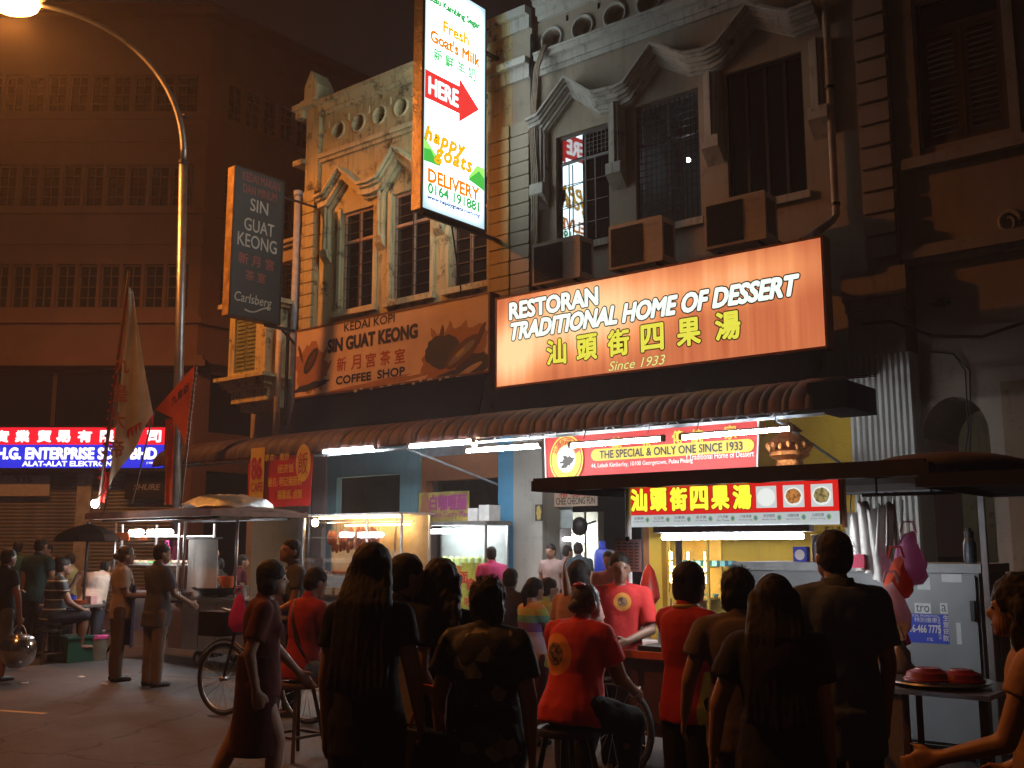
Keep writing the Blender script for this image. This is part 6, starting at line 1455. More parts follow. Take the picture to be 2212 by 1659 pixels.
HANG = ((.14,-.04,-1), (.06,.22,-1))
def strands(T_, hq, N0, sp, sx, sy, H, st, hm, vox):
    # loose single hairs standing off the combed mass, only where the head shows large
    if vox > .0105: return
    rnd = random.Random(int(H*1000)); b = B(); n = {'long':150,'wavy':170,'curly':220,'bob':150}.get(st, 110)
    for i in range(n):
        a = rnd.uniform(0, 2*math.pi); ph = rnd.uniform(-.2, 1.3)
        d = V(math.cos(a)*math.cos(ph), math.sin(a)*math.cos(ph), math.sin(ph))
        if d.y > .35 and d.z < .55: continue
        q = hq(d.x*.052, d.y*.058-.006, d.z*.064+.014)
        L = {'long':.3,'wavy':.17,'bob':.06,'curly':.03}.get(st, .022)*H*rnd.uniform(.5,1.1)
        if st == 'curly': pts = [q, q+d*L*.25+V(rnd.uniform(-1,1),rnd.uniform(-1,1),rnd.uniform(-.5,1))*.007, q+d*L*.3+V(rnd.uniform(-1,1),rnd.uniform(-1,1),rnd.uniform(-1,.5))*.013]
        else:
            o = V(d.x, d.y, 0)*.012*H; k = rnd.uniform(-.01,.01)
            pts = [q, q+o*.8+V(k,0,-L*.3), q+o*1.1+V(-k,k,-L*.65), q+o*.9+V(k*2,0,-L)] if L > .05 else [q, q+d*L*.5+V(k*.5,0,-L*.3), q+d*L*.6+V(k,0,-L)]
        b.tube(pts, .0013, 3, .0006)
    part('loose_hair', b, hm, T_, True, world=False, kind='stuff')
def person(lab, px_, t, rel, H, shirt=None, lower=None, hair=('short','hair'), RA=HANG, LA=HANG, RL=None, LL=None, lean=(0,0), head=(0,0), bld=1.0, sit=None, vox=.014,
           skin='skin', sleeve=.55, loose=.012, hem=0, low='trousers', hemz=.5, shoes=None, disp=.008, off=(0,0), group=None, shirt_label=None, lower_label=None, female=False, hands=True, zb=0, face=True):
    gx, gy = gp(px_, t); gx += off[0]; gy += off[1]
    T_ = thing('person', lab, 'person', (gx, gy, zb), R(YAW+rel), group)
    pz = .525*H if sit is None else sit+.085*H
    P = V(0, 0, pz); sd = V(lean[0], lean[1], 1).normalized(); sx = V(1,0,0); sx = (sx-sd*sx.dot(sd)).normalized(); sy = sd.cross(sx)
    def sp(s): return P+sd*(s*H)
    bw_ = bld*(.94 if female else 1)
    def torso(b, inf, lo=-1, hi=99, flare=0):
        rr = []
        for s_, rx, ry in TOR:
            if s_ < lo or s_ > hi: continue
            k = 1
            if female and .04 < s_ < .15: k = .93
            if female and s_ > .2: rx *= .93
            rr.append((sp(s_)+sy*(.01*H if s_ < .15 else 0), rx*H*bw_*k+inf+flare*max(0, .15-s_), ry*H*bld*(1.0+.12*(bld-1)*4)+inf+flare*max(0, .15-s_)*.8, sx, sy))
        loft(b, rr)
        if female: b.ell(sp(.19)+sy*.055*H+sx*.042*H, .035*H+inf*.5, .03*H+inf*.5, .035*H+inf*.5, 10, 8); b.ell(sp(.19)+sy*.055*H-sx*.042*H, .035*H+inf*.5, .03*H+inf*.5, .035*H+inf*.5, 10, 8)
    shz = .268; sw = .105*H*bw_*(.93 if female else 1)
    arms = {}
    for side, A in ((1, RA), (-1, LA)):
        d1 = V(A[0][0]*side, A[0][1], A[0][2]).normalized(); d2 = V(A[1][0]*side, A[1][1], A[1][2]).normalized()
        s0 = sp(shz)+sx*side*sw; e = s0+d1*.172*H; w_ = e+d2*.148*H; arms[side] = (s0, e, w_, d1, d2)
    legs = {}
    if RL is None: RL = ((.03,.0,-1),(.0,-.02,-1)) if sit is None else ((.22,1,-.08),(0,.05,-1))
    if LL is None: LL = ((.03,.0,-1),(.0,-.02,-1)) if sit is None else ((.22,1,-.08),(0,.05,-1))
    for side, A in ((1, RL), (-1, LL)):
        d1 = V(A[0][0]*side, A[0][1], A[0][2]).normalized(); d2 = V(A[1][0]*side, A[1][1], A[1][2]).normalized()
        h0 = P+V(side*.052*H*bw_, 0, -.02*H); k_ = h0+d1*.235*H; a_ = k_+d2*.232*H; legs[side] = (h0, k_, a_, d2)
    N0 = sp(.3); hy, hp = R(head[0]), R(head[1])
    hd = V(sd.x, sd.y+.15, sd.z).normalized(); hc = N0+hd*.095*H+V(0,.012*H,0)
    Mh = Matrix.Rotation(hy, 3, 'Z') @ Matrix.Rotation(hp, 3, 'X')
    def hq(x, y, z): return hc+Mh @ V(x*H, y*H, z*H)
    b = B(); torso(b, -.002, -1)
    b.cap(N0-sd*.02*H, hc-V(0,.01*H,.02*H), .034*H*bld**.5, .03*H, 10)
    b.ell(hc, .0455*H, .056*H, .062*H, 18, 14, Mh); b.ell(hq(0,.016,-.035), .037*H, .04*H, .038*H, 14, 10, Mh)
    b.ell(hq(0,.058,-.018), .0085*H, .014*H, .014*H, 8, 8, Mh); b.ell(hq(0,.05,-.042), .017*H, .01*H, .009*H, 8, 6, Mh); b.ell(hq(0,.045,-.062), .015*H, .012*H, .011*H, 8, 6, Mh)
    b.ell(hq(0,.046,.006), .034*H, .012*H, .008*H, 10, 6, Mh)
    for s_ in (1,-1): b.ell(hq(.047*s_,-.004,-.014), .007*H, .012*H, .019*H, 8, 8, Mh)
    for s_ in (1,-1):
        s0, e, w_, d1, d2 = arms[s_]
        b.cap(s0, e, .030*H*bld, .0245*H*bld, 10); b.cap(e, w_, .0245*H*bld, .0165*H, 10); b.cap(sp(.275)+sx*s_*sw*.4, s0, .034*H*bld, .032*H*bld, 10)
        # hand
        inn = V(-s_,0,0) if abs(d2.x) < .8 else V(0,0,-1)
        nrm = (inn-d2*inn.dot(d2)).normalized(); lat = d2.cross(nrm)*(1 if d2.cross(nrm).y > 0 or abs(d2.cross(nrm).y) < .05 else -1)
        for k in range(4):
            o = lat*(1.5-k)*.0118*H; L = (.043,.048,.044,.034)[k]*H; rr = .0056*H
            b.cap(w_+o*.5, w_+d2*.055*H+o, .0105*H, .0085*H, 8)
            if hands:
                f1 = (d2+nrm*.25).normalized(); f2 = (d2+nrm*.9).normalized(); q0 = w_+d2*.054*H+o; q1 = q0+f1*L*.55
                b.cap(q0, q1, rr*1.08, rr, 7); b.cap(q1, q1+f2*L*.5, rr, rr*.8, 7)
        if hands:
            th = (d2*.75+lat*.8+nrm*.15).normalized(); q0 = w_+d2*.012*H+lat*.012*H; q1 = q0+th*.032*H; b.cap(q0, q1, rr*1.4, rr*1.1, 7); b.cap(q1, q1+(d2+nrm*.3+lat*.2).normalized()*.024*H, rr*1.1, rr*.9, 7)
    for s_ in (1,-1):
        h0, k_, a_, d2 = legs[s_]
        b.cap(h0, k_, .051*H*bld, .034*H*bld, 12); b.cap(k_, k_+d2*.09*H, .033*H*bld, .035*H*bld, 12); b.cap(k_+d2*.09*H, a_, .035*H*bld, .021*H, 12)
        fz = V(0,1,0); b.cap(a_+V(0,-.012*H,-.018*H), a_+fz*.085*H+V(0,0,-.024*H), .02*H, .015*H, 10)
    organic('body', b, M[skin], T_, vox, 4)
    if face:
        for s_ in (1,-1): part('eye', B().ell(hq(.0185*s_,.0505,-.004), .0075*H, .004*H, .004*H, 8, 6, Mh), M['hair'], T_, True, world=False)
        part('mouth', B().ell(hq(0,.0565,-.0425), .0125*H, .003*H, .0022*H, 8, 4, Mh), flat('lips', (.2,.06,.05)), T_, True, world=False)
    # lower wear
    if lower:
        b = B(); inf = .014
        if low in ('trousers', 'shorts'):
            torso(b, inf-.004, -1, .06)
            for s_ in (1,-1):
                h0, k_, a_, d2 = legs[s_]; b.cap(h0, k_, .055*H*bld+inf*.7, .041*H*bld+inf*.5, 12)
                if low == 'trousers': b.cap(k_, a_+V(0,0,.0), .041*H*bld+inf*.5, .034*H+inf*.6, 12)
        else:
            rr = []; zt_ = P.z+.09*H; zbm = hemz*H*.53; n_ = 7
            for i in range(n_+1):
                f_ = i/n_; z_ = zbm+(zt_-zbm)*f_; w2 = (.085+(.035 if low == 'skirt' else .05)*(1-f_)*(1-hemz*.5))*H*bw_
                rr.append((V(0,.0,z_), w2+.02, w2*.78+.02, V(1,0,0), V(0,1,0)))
            loft(b, rr, 24)
        organic(low, b, lower, T_, max(vox, .012), 5, disp, (10,10,3), lower_label)
    if shirt:
        b = B(); torso(b, loose, -.08-hem, 99, .09 if female else .05)
        if hem > 0: loft(b, [(sp(-.075-hem), .094*H*bw_+loose+.005, .074*H*bld+loose+.004, sx, sy), (sp(-.02), .095*H*bw_+loose, .07*H*bld+loose, sx, sy)])
        b.cap(sp(.29), sp(.315), .036*H+.004, .034*H+.004, 10)
        for s_ in (1,-1):
            s0, e, w_, d1, d2 = arms[s_]; b.cap(sp(.275)+sx*s_*sw*.4, s0, .036*H*bld+loose*.6, .034*H*bld+loose*.6, 10)
            if sleeve <= 1: b.tube([s0, s0.lerp(e, sleeve)], .033*H*bld+loose*.8, 12, .032*H*bld+loose*1.1)
            else:
                b.cap(s0, e, .033*H*bld+loose*.8, .028*H*bld+loose, 10); b.tube([e, e.lerp(w_, sleeve-1)], .028*H*bld+loose, 12, .022*H+loose)
        organic('shirt', b, shirt, T_, max(vox, .011), 4, disp, (9,9,4), shirt_label)
    # hair
    st, hm = hair; hm = M[hm]; b = B(); dd = .004
    fac = {'short':(.0495,.058,.06,.013), 'crop':(.048,.057,.058,.013), 'bob':(.055,.062,.066,.012), 'long':(.053,.062,.066,.01), 'wavy':(.056,.062,.066,.01), 'bun':(.049,.059,.062,.012), 'pony':(.05,.06,.062,.012), 'curly':(.054,.062,.064,.013), 'cap':(.05,.06,.06,.013)}[st]
    b.ell(hq(0,-.006,.02), fac[0]*H*1.02, fac[1]*H*.99, .052*H*(fac[2]/.06), 18, 14, Mh); b.ell(hq(0,-.02,-.004), fac[0]*H*.98, .045*H, fac[2]*H*.92, 16, 12, Mh)
    if st in ('bob', 'curly'):
        for s_ in (1,-1): b.ell(hq(.036*s_,-.014,-.028), .022*H, .036*H, .046*H, 10, 8, Mh)
        b.ell(hq(0,-.03,-.03), .046*H, .03*H, .048*H, 12, 8, Mh)
    if st in ('long', 'wavy'):
        L = .34 if st == 'long' else .2; back = sp(.2)-sy*.075*H
        if st == 'long': back = sp(.06)-sy*.085*H
        for k in range(-4, 5):
            x = k*.0125; a_ = hq(x,-.035+abs(k)*.006,.01); m_ = N0+sx*x*1.25*H-sy*(.055-abs(k)*.003)*H; e_ = back+sx*x*1.5*H+V(0,0,abs(k)*.006*H)
            b.cap(a_, m_, .022*H, .021*H, 8); b.cap(m_, e_, .021*H, .013*H, 8)
        for s_ in (1,-1):
            b.cap(hq(.044*s_,-.01,.01), hq(.05*s_,-.006,-.08), .017*H, .018*H, 8); b.cap(hq(.05*s_,-.006,-.08), sp(.2)+sx*s_*.065*H-sy*.03*H, .018*H, .012*H, 8)
    if st == 'bun': b.ell(hq(0,-.07,-.01), .028*H, .024*H, .026*H, 10, 8, Mh); b.ell(hq(0,-.03,-.03), .04*H, .025*H, .03*H, 10, 8, Mh)
    if st == 'pony': b.cap(hq(0,-.06,.02), hq(0,-.085,-.02), .02*H, .022*H, 8); b.cap(hq(0,-.085,-.02), hq(0,-.075,-.11), .022*H, .01*H, 8)
    if st in ('curly', 'wavy'): dd = .010
    if st in ('short','crop'): b.ell(hq(0,-.03,-.025), .042*H, .028*H, .032*H, 12, 8, Mh)
    organic('hair', b, hm, T_, max(.008, vox*.7), 2, dd, (38,38,22) if st not in ('long',) else (60,60,6))
    strands(T_, hq, N0, sp, sx, sy, H, st, hm, vox)
    if shoes:
        b = B()
        for s_ in (1,-1):
            a_ = legs[s_][2]; b.cap(a_+V(0,-.02*H,-.018*H), a_+V(0,.09*H,-.024*H), .026*H, .021*H, 10)
        organic('shoes', b, M[shoes], T_, max(vox, .012), 3)
    T_dict = dict(T=T_, H=H, sp=sp, sx=sx, sy=sy, arms=arms, legs=legs, hq=hq, Mh=Mh, P=P)
    return T_dict
def loc2w(pd, q): return INV[pd['T'].name].inverted() @ q

blk = cloth('black_cloth', (.018,.019,.024)); dkg = cloth('dark_grey_cloth', (.04,.045,.055)); jean = cloth('dark_trousers', (.025,.025,.035)); khaki = cloth('brown_grey_trousers', (.11,.08,.065))
def panelled(name, base, side, mode):
    m, t, p = nodes(name); c = N(t, 'ShaderNodeTexCoord'); s_ = N(t, 'ShaderNodeSeparateXYZ'); t.links.new(c.outputs['Object'], s_.inputs[0]); co = c.outputs['Object']
    def mr(o, a, b_): return ramp(t, o, a, b_)
    if mode[0] == 'disc':       # printed badge: centre x,z radius, front(+1)/back(-1)
        _, x, z, r_, fb_ = mode
        mp = N(t, 'ShaderNodeMapping'); mp.inputs['Location'].default_value = (-x, 0, -z); mp.inputs['Scale'].default_value = (1, 0, 1); t.links.new(co, mp.inputs[0])
        L = N(t, 'ShaderNodeVectorMath', operation='LENGTH'); t.links.new(mp.outputs[0], L.inputs[0])
        d = mr(L.outputs['Value'], r_+.003, r_-.003); d2 = mr(L.outputs['Value'], r_*.55+.004, r_*.55-.004)
        f_ = mr(s_.outputs[1], 0, .01*fb_); mu = N(t, 'ShaderNodeMath', operation='MULTIPLY', use_clamp=True); t.links.new(d, mu.inputs[0]); t.links.new(f_, mu.inputs[1])
        mu2 = N(t, 'ShaderNodeMath', operation='MULTIPLY', use_clamp=True); t.links.new(d2, mu2.inputs[0]); t.links.new(f_, mu2.inputs[1])
        fig = mixc(t, ramp(t, noise_n(t, co, 40, 2), .45, .55), (.35,.2,.1), (.08,.05,.05))
        col = mixc(t, mu2.outputs[0], mixc(t, mu.outputs[0], base, side), fig)
    else:
        ab = N(t, 'ShaderNodeMath', operation='ABSOLUTE'); t.links.new(s_.outputs[0], ab.inputs[0])
        f1 = mr(ab.outputs[0], mode[1], mode[1]+.006); f2 = mr(s_.outputs[2], mode[2]+.006, mode[2]); mu = N(t, 'ShaderNodeMath', operation='MULTIPLY', use_clamp=True); t.links.new(f1, mu.inputs[0]); t.links.new(f2, mu.inputs[1])
        col = mixc(t, mu.outputs[0], base, side)
    t.links.new(col, p.inputs['Base Color']); p.inputs['Roughness'].default_value = .85; bump(t, p, noise_n(t, co, 18, 3), .01); return m
def pattern_cloth():
    m, t, p = nodes('camouflage_print'); co = coords(t); v = N(t, 'ShaderNodeTexVoronoi'); v.inputs['Scale'].default_value = 17; t.links.new(co, v.inputs['Vector'])
    s_ = N(t, 'ShaderNodeSeparateColor'); t.links.new(v.outputs['Color'], s_.inputs[0]); cr = N(t, 'ShaderNodeValToRGB'); cr.color_ramp.interpolation = 'CONSTANT'; el = cr.color_ramp.elements
    for i, (a, c_) in enumerate(((0,(.015,.016,.02)),(.42,(.05,.055,.05)),(.65,(.02,.022,.03)),(.8,(.16,.16,.12)),(.9,(.3,.3,.24)))):
        e_ = el[i] if i < 2 else el.new(a); e_.position = a; e_.color = (*c_, 1)
    t.links.new(s_.outputs[0], cr.inputs[0]); t.links.new(cr.outputs[0], p.inputs['Base Color']); p.inputs['Roughness'].default_value = .8; return m
UPARM = ((.3,.5,-.6),(-.3,.6,.9))
# -- foreground row, left to right
W = person('woman walking in a knee length dark red brown dress, left of the long haired woman', 566, 6.55, -75, 1.53, cloth('red_brown_top', (.10,.028,.024)), cloth('dark_red_skirt', (.05,.012,.012)), ('bob','hair'), RL=((.02,.38,-1),(.0,-.1,-1)), LL=((.02,-.35,-1),(0,-.45,-1)), RA=((.1,-.3,-1),(.0,.2,-1)), LA=((.1,.35,-1),(0,.75,-.8)), female=True, low='skirt', hemz=.42, vox=.011, shoes='black', lean=(0,.05), sleeve=.7, bld=1.05)
person('woman with very long straight black hair and a black outfit, seen from behind', 800, 4.75, -12, 1.63, blk, blk, ('long','hair'), RA=((.35,-.3,-1),(-.05,.55,-.8)), LA=HANG, head=(-18,0), female=True, vox=.0095, low='trousers', hem=.03, shoes='black', bld=1.02)
A = person('man in a black shirt standing just right of the long haired woman, face turned right', 868, 5.25, -40, 1.585, blk, jean, ('short','hair'), RA=((.28,-.35,-1),(-.1,.75,-.9)), head=(-20,0), vox=.011, shoes='black', sleeve=.6)
person('woman with wavy shoulder length hair in a black top beside the patterned blouse', 950, 5.3, -10, 1.55, blk, dkg, ('wavy','hair'), female=True, vox=.011, RA=((.2,.1,-1),(0,.9,-.4)), LA=((.3,-.1,-1),(-.2,.8,-.5)), shoes='black', low='shorts', disp=.008)
PW = person('older woman with curly hair in a black and cream patterned blouse, seen from behind', 1050, 4.75, -22, 1.475, pattern_cloth(), blk, ('curly','hair'), RA=((.22,.0,-1),(.02,.12,-1)), LA=((.3,-.05,-1),(.1,.3,-1)), female=True, bld=1.14, vox=.0095, loose=.024, hem=.06, low='skirt', hemz=.0, sleeve=.62, shoes='black', disp=.01, head=(-10,6))
# tote on her left arm
q = loc2w(PW, PW['arms'][-1][1]+V(-.05,.02,0)); t = thing('tote_bag', 'black tote bag on the left arm of the woman in the patterned blouse', 'bag', q)
part('bag_body', B().box(q.x-.17,q.x+.13,q.y-.05,q.y+.05,q.z-.5,q.z-.16), blk, t); part('strap', B().tube([(q.x-.13,q.y,q.z-.16),(q.x-.06,q.y,q.z+.04),(q.x+.03,q.y,q.z+.04),(q.x+.09,q.y,q.z-.16)], .009, 6), M['orange_p'], t, True)
# white carrier bag held by the man in black
q = loc2w(A, A['arms'][1][2]+V(.0,.06,-.14)); zq = dp(868,1500,5.0)
t = thing('carrier_bag', 'pale grey plastic carrier bag hanging from the hand of the man in black', 'bag', zq)
part('bag_body', B().sheet(lambda u_, v_: (zq.x-.12+.25*u_, zq.y-.03+.02*math.sin(u_*5+v_*3), zq.z-.12+.3*v_), 8, 8, .05), mat('grey_white_plastic', (.3,.3,.3), .5), t, 60); part('handle', B().tube([zq+V(-.06,0,.17), zq+V(0,0,.32), zq+V(.06,0,.17)], .006, 5), M['white_p'], t)
# seated lady on a stool
def stool(x, y, h, lab, m='black', r_=.17, base=0):
    t = thing('stool', lab, 'stool', (x, y, base)); part('seat', B().lathe((x,y,0),[(r_,h-.04),(r_*1.03,h-.03),(r_*1.03,h-.01),(r_,h)],20), M[m], t, 40)
    for k in range(4):
        a_ = k*math.pi/2+.8; part('leg', B().bar((x+(r_+.07)*math.cos(a_),y+(r_+.07)*math.sin(a_),base),(x+(r_-.05)*math.cos(a_),y+(r_-.05)*math.sin(a_),h-.04), .028), M[m], t)
    b = B(); 
    for k in range(4):
        a_, c_ = k*math.pi/2+.8, (k+1)*math.pi/2+.8; rr = r_+.035; b.bar((x+rr*math.cos(a_),y+rr*math.sin(a_),h*.3),(x+rr*math.cos(c_),y+rr*math.sin(c_),h*.3), .02)
    part('foot_rail', b, M['wood'], t); return t
q = gp(1222, 5.95); stool(q[0], q[1], .6, 'tall black wooden bar stool under the seated woman in red')
RW = person('elderly grey haired woman in a badged red shirt sitting on a tall stool', 1232, 5.95, -42, 1.46, panelled('red_shirt_badge', (.62,.03,.018), (.8,.3,.04), ('disc', -.05, 1.0, .115, -1)), blk, ('bun','greyhair'), sit=.6, lean=(0,.2), bld=1.3, female=True, vox=.0095, skin='skin_d', RA=((.18,.35,-1),(-.12,.82,-.45)), LA=((.25,.5,-1),(-.1,.9,-.1)), RL=((.24,1,-.25),(.0,-.12,-1)), LL=((.1,1,-.25),(0,-.3,-1)), head=(-12,8), shoes='black', sleeve=.66, loose=.012, disp=.010)
b = B(); fl_ = RW['hq'](.0,-.03,.062)
for k in range(9): a_ = 2*math.pi*k/9; b.ell(fl_+V(.022*math.cos(a_),.022*math.sin(a_),.012), .017,.017,.012,8,6)
b.ell(fl_+V(0,0,.02),.015,.015,.012,8,6); part('hair_flower', b, M['red_p'], RW['T'], True, world=False)
part('bangle', B().torus(RW['arms'][1][2]-RW['arms'][1][4]*.02, .035, .004, 'y', 18, 5), M['steel'], RW['T'], True, world=False)
# red and yellow shirt woman
RY_ = person('woman in a red shirt with yellow side panels wiping her face', 1478, 5.6, -52, 1.53, panelled('red_yellow_shirt', (.5,.02,.02), (.6,.5,.08), ('side', .13, .95)), blk, ('bob','hair'), RA=((.05,.75,-.6),(-.35,.5,1)), LA=((.1,.5,-.7),(-.1,.9,.5)), female=True, vox=.0095, head=(-8,0), sleeve=.7, shoes='black', loose=.015, disp=.008, bld=1.05)
b = B()
for k in range(3): b.tube([(.155+.0,-.03+.028*k,.78),(.135,-.03+.028*k,.5),(.12,-.03+.028*k,.2)], .007, 5)
part('trouser_stripe', b, M['white_p'], RY_['T'], world=False)
part('collar', B().torus(RY_['sp'](.315), .062, .014, 'z', 20, 6), M['yellow_p'], RY_['T'], True, world=False)
person('curly haired person in a brown shirt, right of the woman in red and yellow', 1592, 5.15, -8, 1.51, cloth('grey_brown_shirt', (.16,.13,.12)), khaki, ('curly','hair'), vox=.0095, LA=((.35,.0,-1),(.1,.45,-.8)), RA=HANG, bld=1.05, loose=.022, hem=.03, shoes='black')
person('long haired woman in black in front of the tall man, almost a silhouette', 1668, 4.35, -15, 1.495, cloth('charcoal_cloth', (.035,.037,.045)), cloth('charcoal_skirt', (.035,.037,.042)), ('long','hair'), vox=.0095, female=True, loose=.025, hem=.03, low='skirt', hemz=.1, LA=((.4,.1,-1),(.15,.3,-1)), bld=1.08, shoes='black')
TM = person('tall man in a dark grey collared shirt seen from behind, right of centre', 1805, 4.95, 2, 1.70, cloth('dark_blue_grey_shirt', (.13,.17,.23)), cloth('near_black_trousers', (.02,.02,.022)), ('short','hair'), vox=.0095, head=(8,4), loose=.026, hem=.07, RA=((.16,.0,-1),(.0,.25,-1)), LA=((.16,.02,-1),(.0,.35,-1)), bld=1.0, shoes='black', sleeve=.75, disp=.011)
cs_ = cloth('dark_blue_grey_collar', (.07,.078,.09))
cl = B(); H_ = TM['H']
for k in range(18):
    a0, a1 = 2*math.pi*k/18, 2*math.pi*(k+1)/18
    P_ = lambda a_, r_, z_: TM['sp'](z_)+V(math.cos(a_)*r_*H_, math.sin(a_)*r_*H_*.95, 0)
    cl.add([P_(a0,.046,.298), P_(a1,.046,.298), P_(a1,.040,.328), P_(a0,.040,.328), P_(a0,.05,.296), P_(a1,.05,.296), P_(a1,.044,.33), P_(a0,.044,.33)], [(0,1,2,3),(7,6,5,4),(3,2,6,7)])
part('collar', cl, cs_, TM['T'], True, world=False)
EDG = person('dark haired person hurrying out at the right edge with an orange lit bare arm', 2240, 3.6, 55, 1.52, cloth('pale_peach_shirt', (.4,.26,.2)), dkg, ('wavy','hair'), vox=.0095, RA=((.2,-.1,-1),(.0,.6,-.5)), LA=((.15,.35,-1),(-.05,.95,-.32)), lean=(0,.06), sleeve=.4, shoes='black')
# vendor behind the counter
person('stall vendor in a red polo shirt with a round chest badge raising one hand', 1338, 7.75, 172, 1.58, panelled('red_polo_badge', (.5,.02,.018), (.7,.3,.05), ('disc', -.02, 1.2, .065, 1)), blk, ('short','hair'), RA=((.35,.3,-.2),(.1,.25,1)), LA=((.2,.3,-1),(-.75,.6,-.3)), vox=.011, skin='skin_d', sleeve=.85, bld=1.05, head=(10,0))
person('customer in a pale pink shirt with black hair behind the seated woman in red', 1235, 7.6, -35, 1.52, cloth('pale_pink_orange_shirt', (.5,.3,.26)), dkg, ('bob','hair'), vox=.012, RA=((.2,.3,-1),(0,1,-.1)), female=True, lean=(0,.12))
rain = stripes('rainbow_stripes', [(0,(.6,.42,.5)),(.2,(.25,.12,.4)),(.38,(.15,.42,.32)),(.52,(.5,.5,.12)),(.66,(.6,.35,.12)),(.8,(.55,.4,.45))], .42, 2, .8, -.95)
person('girl with a ponytail in a rainbow striped shirt left of the seated woman in red', 1148, 8.7, -55, 1.36, rain, cloth('dark_red_shorts', (.12,.02,.03)), ('pony','hair'), vox=.012, female=True, low='shorts', RA=((.1,.4,-1),(0,.9,.0)), LA=((.1,.3,-1),(0,.9,.2)), sleeve=.4, shoes='black')
person('boy with short black hair facing right behind the girl in rainbow stripes', 1178, 9.1, -70, 1.35, cloth('olive_yellow_shirt', (.3,.32,.1)), dkg, ('short','hair'), vox=.014)
# seated man in red jacket
q = gp(652, 8.2); stool(q[0], q[1], .56, 'low dark stool under the man in the red jacket', 'wood')
RJ = person('man in a red jacket with a black strap sitting and looking down', 655, 8.2, -45, 1.62, cloth('red_jacket', (.4,.035,.03)), cloth('grey_shorts', (.2,.19,.19)), ('short','hair'), sit=.56, lean=(0,.14), vox=.011, head=(-5,-18), low='shorts', RA=((.15,.35,-1),(-.2,.95,-.1)), LA=((.15,.4,-1),(-.2,.95,.0)), sleeve=1.5, shoes='black')
part('shoulder_strap', B().tube([RJ['sp'](.29)-RJ['sx']*.06-RJ['sy']*.085, RJ['sp'](.2)-RJ['sy']*.125, RJ['sp'](.1)-RJ['sy']*.115+RJ['sx']*.08, RJ['sp'](.04)-RJ['sy']*.07+RJ['sx']*.15], .012, 6), M['black'], RJ['T'], True, world=False)
# apron man
AM = person('cook in a grey shirt and purple blue apron beside the roast meat cabinet', 637, 10.2, 118, 1.7, cloth('grey_tee', (.11,.12,.11)), dkg, ('short','hair'), vox=.012, head=(15,12), RA=((.1,.2,-1),(-.1,.8,-.4)), LA=((.1,.2,-1),(-.1,.8,-.4)))
def apron(pd, m, wid=.115, bib=.2, bot=-.28, fr=1):
    H = pd['H']; sp, sx, sy = pd['sp'], pd['sx'], pd['sy']
    def f(u_, v_):
        s_ = bot+(bib-bot)*v_; x = (u_-.5)*2*wid*(1 if s_ < .1 else .72)
        return sp(s_)+sx*x*H+sy*(.097*math.sqrt(max(0, 1-(x/.145)**2)))*H*1.02+sy*.012
    b = B().sheet(f, 14, 12, .004); ap = part('apron', b, m, pd['T'], 60, world=False)
    part('apron_strap', B().tube([sp(bib)+sx*.06*H+sy*.085*H, sp(.28)+sx*.05*H+sy*.06*H, sp(.31)+sx*.03*H, sp(.31)-sx*.03*H, sp(.28)-sx*.05*H+sy*.06*H, sp(bib)-sx*.06*H+sy*.085*H], .006, 5), M['white_p'], ap, True, world=False)
apron(AM, cloth('purple_blue_apron', (.14,.13,.38)))
# -- left group
q = gp(350, 12.15)
MB = person('man in a dark blue shirt and light trousers standing at the noodle stall counter', 344, 12.2, -42, 1.66, cloth('blue_grey_shirt', (.1,.105,.13)), cloth('tan_trousers', (.2,.15,.12)), ('short','hair'), vox=.012, RA=((.1,.4,-1),(-.05,.9,-.45)), LA=((.1,.2,-1),(0,.8,-.5)), shoes='black', sleeve=.8, loose=.02, hem=.04, head=(-15,0))
AW = person('grey haired woman in an apron holding a plate beside the noodle stall', 266, 12.7, -62, 1.63, cloth('pale_grey_blouse', (.42,.36,.32)), khaki, ('bun','greyhair'), vox=.012, RA=((.1,.15,-1),(-.05,1,-.05)), LA=((.1,.15,-1),(-.05,1,-.05)), skin='skin_d', shoes='black', female=True, sleeve=.7)
apron(AW, cloth('navy_apron', (.03,.03,.06)), bib=.17)
q = loc2w(AW, AW['arms'][1][2]+V(-.08,.12,.03)); solo('plate', B().lathe(q, [(.05,0),(.11,.015),(.1,.015),(.04,.004)], 18), M['white_p'], 'white plate held by the woman in the apron', 'plate', smooth=40)
# seated man in shorts
q = gp(118, 14.6); stool(q[0], q[1], .46, 'dark folding stool under the man in the striped shirt', 'darkmetal')
SM = person('man in a black and cream striped shirt sitting with one leg raised', 122, 14.6, -55, 1.74, stripes('cream_black_stripes', [(0,(.02,.025,.03)),(.62,(.45,.38,.26)),(.75,(.02,.025,.03))], .13, 2), cloth('black_shorts', (.02,.02,.025)), ('short','hair'), sit=.5, vox=.013, low='shorts', lean=(0,.1), RA=((.15,.4,-1),(-.3,.8,-.45)), LA=((.2,.5,-.6),(-.4,.4,1)), RL=((.05,.75,.05),(-.1,-.05,-1)), LL=((.7,.9,.0),(.15,-.45,-.9)), skin='skin_d', bld=1.15)
person('man in a dark green shirt standing with his back turned behind the steel pot', 84, 15.6, -20, 1.76, cloth('dark_green_shirt', (.02,.055,.055)), jean, ('crop','hair'), vox=.013, RA=((.25,.2,-1),(-.3,.8,-.2)), shoes='black', bld=1.08, loose=.02)
PC = person('person in a dark shirt carrying a round stainless pot by its handle', 14, 12.7, -30, 1.60, blk, cloth('grey_skirt_cloth', (.1,.1,.11)), ('short','hair'), vox=.012, RA=((.25,.15,-1),(.05,.15,-1)), shoes='black', skin='skin_d', low='shorts')
hq_ = loc2w(PC, PC['arms'][1][2]+PC['arms'][1][4]*.1)
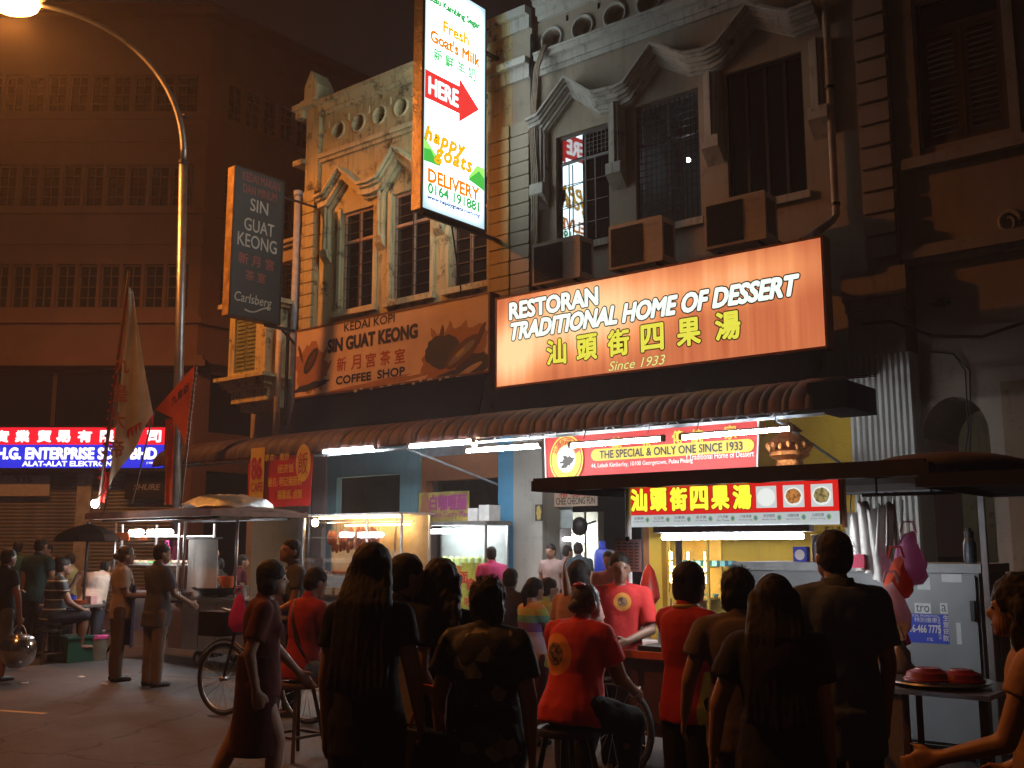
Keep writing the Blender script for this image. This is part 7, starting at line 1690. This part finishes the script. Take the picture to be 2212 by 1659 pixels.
pc = Vector((hq_.x, hq_.y, .36)); t = thing('cooking_pot', 'round shiny stainless pot with a wire handle carried low at the left edge', 'pot', pc)
part('bowl', B().lathe(pc, [(.02,-.205),(.1,-.195),(.17,-.14),(.2,-.05),(.205,.02),(.19,.1),(.165,.14)], 30), mat('polished_steel', (.6,.6,.6), .16, 1, .05, 3, .001), t, 50); part('lid', B().lathe(pc, [(.17,.14),(.165,.155),(.1,.185),(.03,.195),(.025,.22),(.0,.225)], 30), M['steel'], t, 50)
part('handle', B().tube([pc+V(.2*math.cos(a_), 0, .08+(hq_.z-pc.z-.08)*math.sin(a_)) for a_ in [math.pi*k/12 for k in range(13)]], .005, 6), M['steel'], t, True)
person('stooping person in a pale top bent over the small left food table', 205, 15.3, -10, 1.5, cloth('pale_top', (.55,.42,.34)), dkg, ('crop','hair'), vox=.014, lean=(.0,.55), RA=((.2,.6,-.6),(0,1,-.3)), bld=1.25, loose=.02)
for k, (x, t_, rel, H, m_, hs_, lab) in enumerate(((38,19,20,1.72,(.03,.09,.05),'short','far man in a dark green top by the shutters at the left'),(106,19.5,160,1.68,(.4,.12,.08),'short','far man facing the camera with an orange red top before the shutters'),(92,17.2,-10,1.5,(.6,.25,.13),'short','person with an orange lit shirt behind the man in dark green'),(128,16.6,-60,1.48,(.03,.03,.035),'bob','woman with short dark hair just behind the striped shirt man'),(158,17.6,100,1.5,(.5,.45,.2),'short','person in a pale yellow top behind the striped shirt man'),(478,15.5,80,1.45,(.03,.025,.02),'cap','dim person in black behind the white cloth at the noodle stall'),(520,16.2,-60,1.5,(.1,.02,.03),'short','dim person in dark red between the noodle stall and the banner'))):
    P_ = person(lab, x, t_, rel, H, cloth('crowd_shirt_%s' % m_[0], m_), jean, (hs_, 'hair'), vox=.018, hands=False, shoes='black', face=(rel > 90))
for x, y_, t_, rel, H, c_, lab in ((455,0,14.6,-100,1.5,(.12,.1,.08),'dim person in brown passing behind the hanging white cloth'),(1100,0,9.6,-20,1.42,(.06,.05,.07),'dim short person between the grey column and the patterned blouse'),(1192,0,15.5,150,1.52,(.4,.3,.28),'far diner with glasses in the restaurant beside the grey column'),(1222,0,16.5,-60,1.5,(.3,.2,.2),'far diner in a dim pink top inside the restaurant'),(1250,0,16.0,10,1.55,(.05,.07,.09),'far diner with his back turned in a slate shirt inside the restaurant'),(1062,0,14.2,10,1.48,(.75,.1,.28),'person in a bright pink top inside the left shop by the blue column'),(884,0,11.5,140,1.42,(.45,.08,.06),'person in a red top glimpsed between the two women in black'),(1318,0,12.0,160,1.58,(.2,.06,.05),'cook in dark red standing inside the restaurant behind the paper price list')):
    person(lab, x, t_, rel, H, cloth('diner_shirt_%s' % c_[0], c_), jean, ('short','hair'), vox=.018, hands=False, zb=.0 if t_ < 14 else .14, face=(rel > 90), skin='skin')

# ================================================================ AIR
hb = B().box(-75, 15, -28, 62, -1, 22)
hm = bpy.data.materials.new('thin_street_haze'); hm.use_nodes = True; ht = hm.node_tree; ht.nodes.clear()
pv = ht.nodes.new('ShaderNodeVolumePrincipled'); pv.inputs['Color'].default_value = (.85,.8,.78,1); pv.inputs['Density'].default_value = .0026; pv.inputs['Anisotropy'].default_value = .35
ht.links.new(pv.outputs[0], ht.nodes.new('ShaderNodeOutputMaterial').inputs['Volume'])
hz_ob = part('haze', hb, hm); hz_ob['kind'] = 'stuff'
finish()
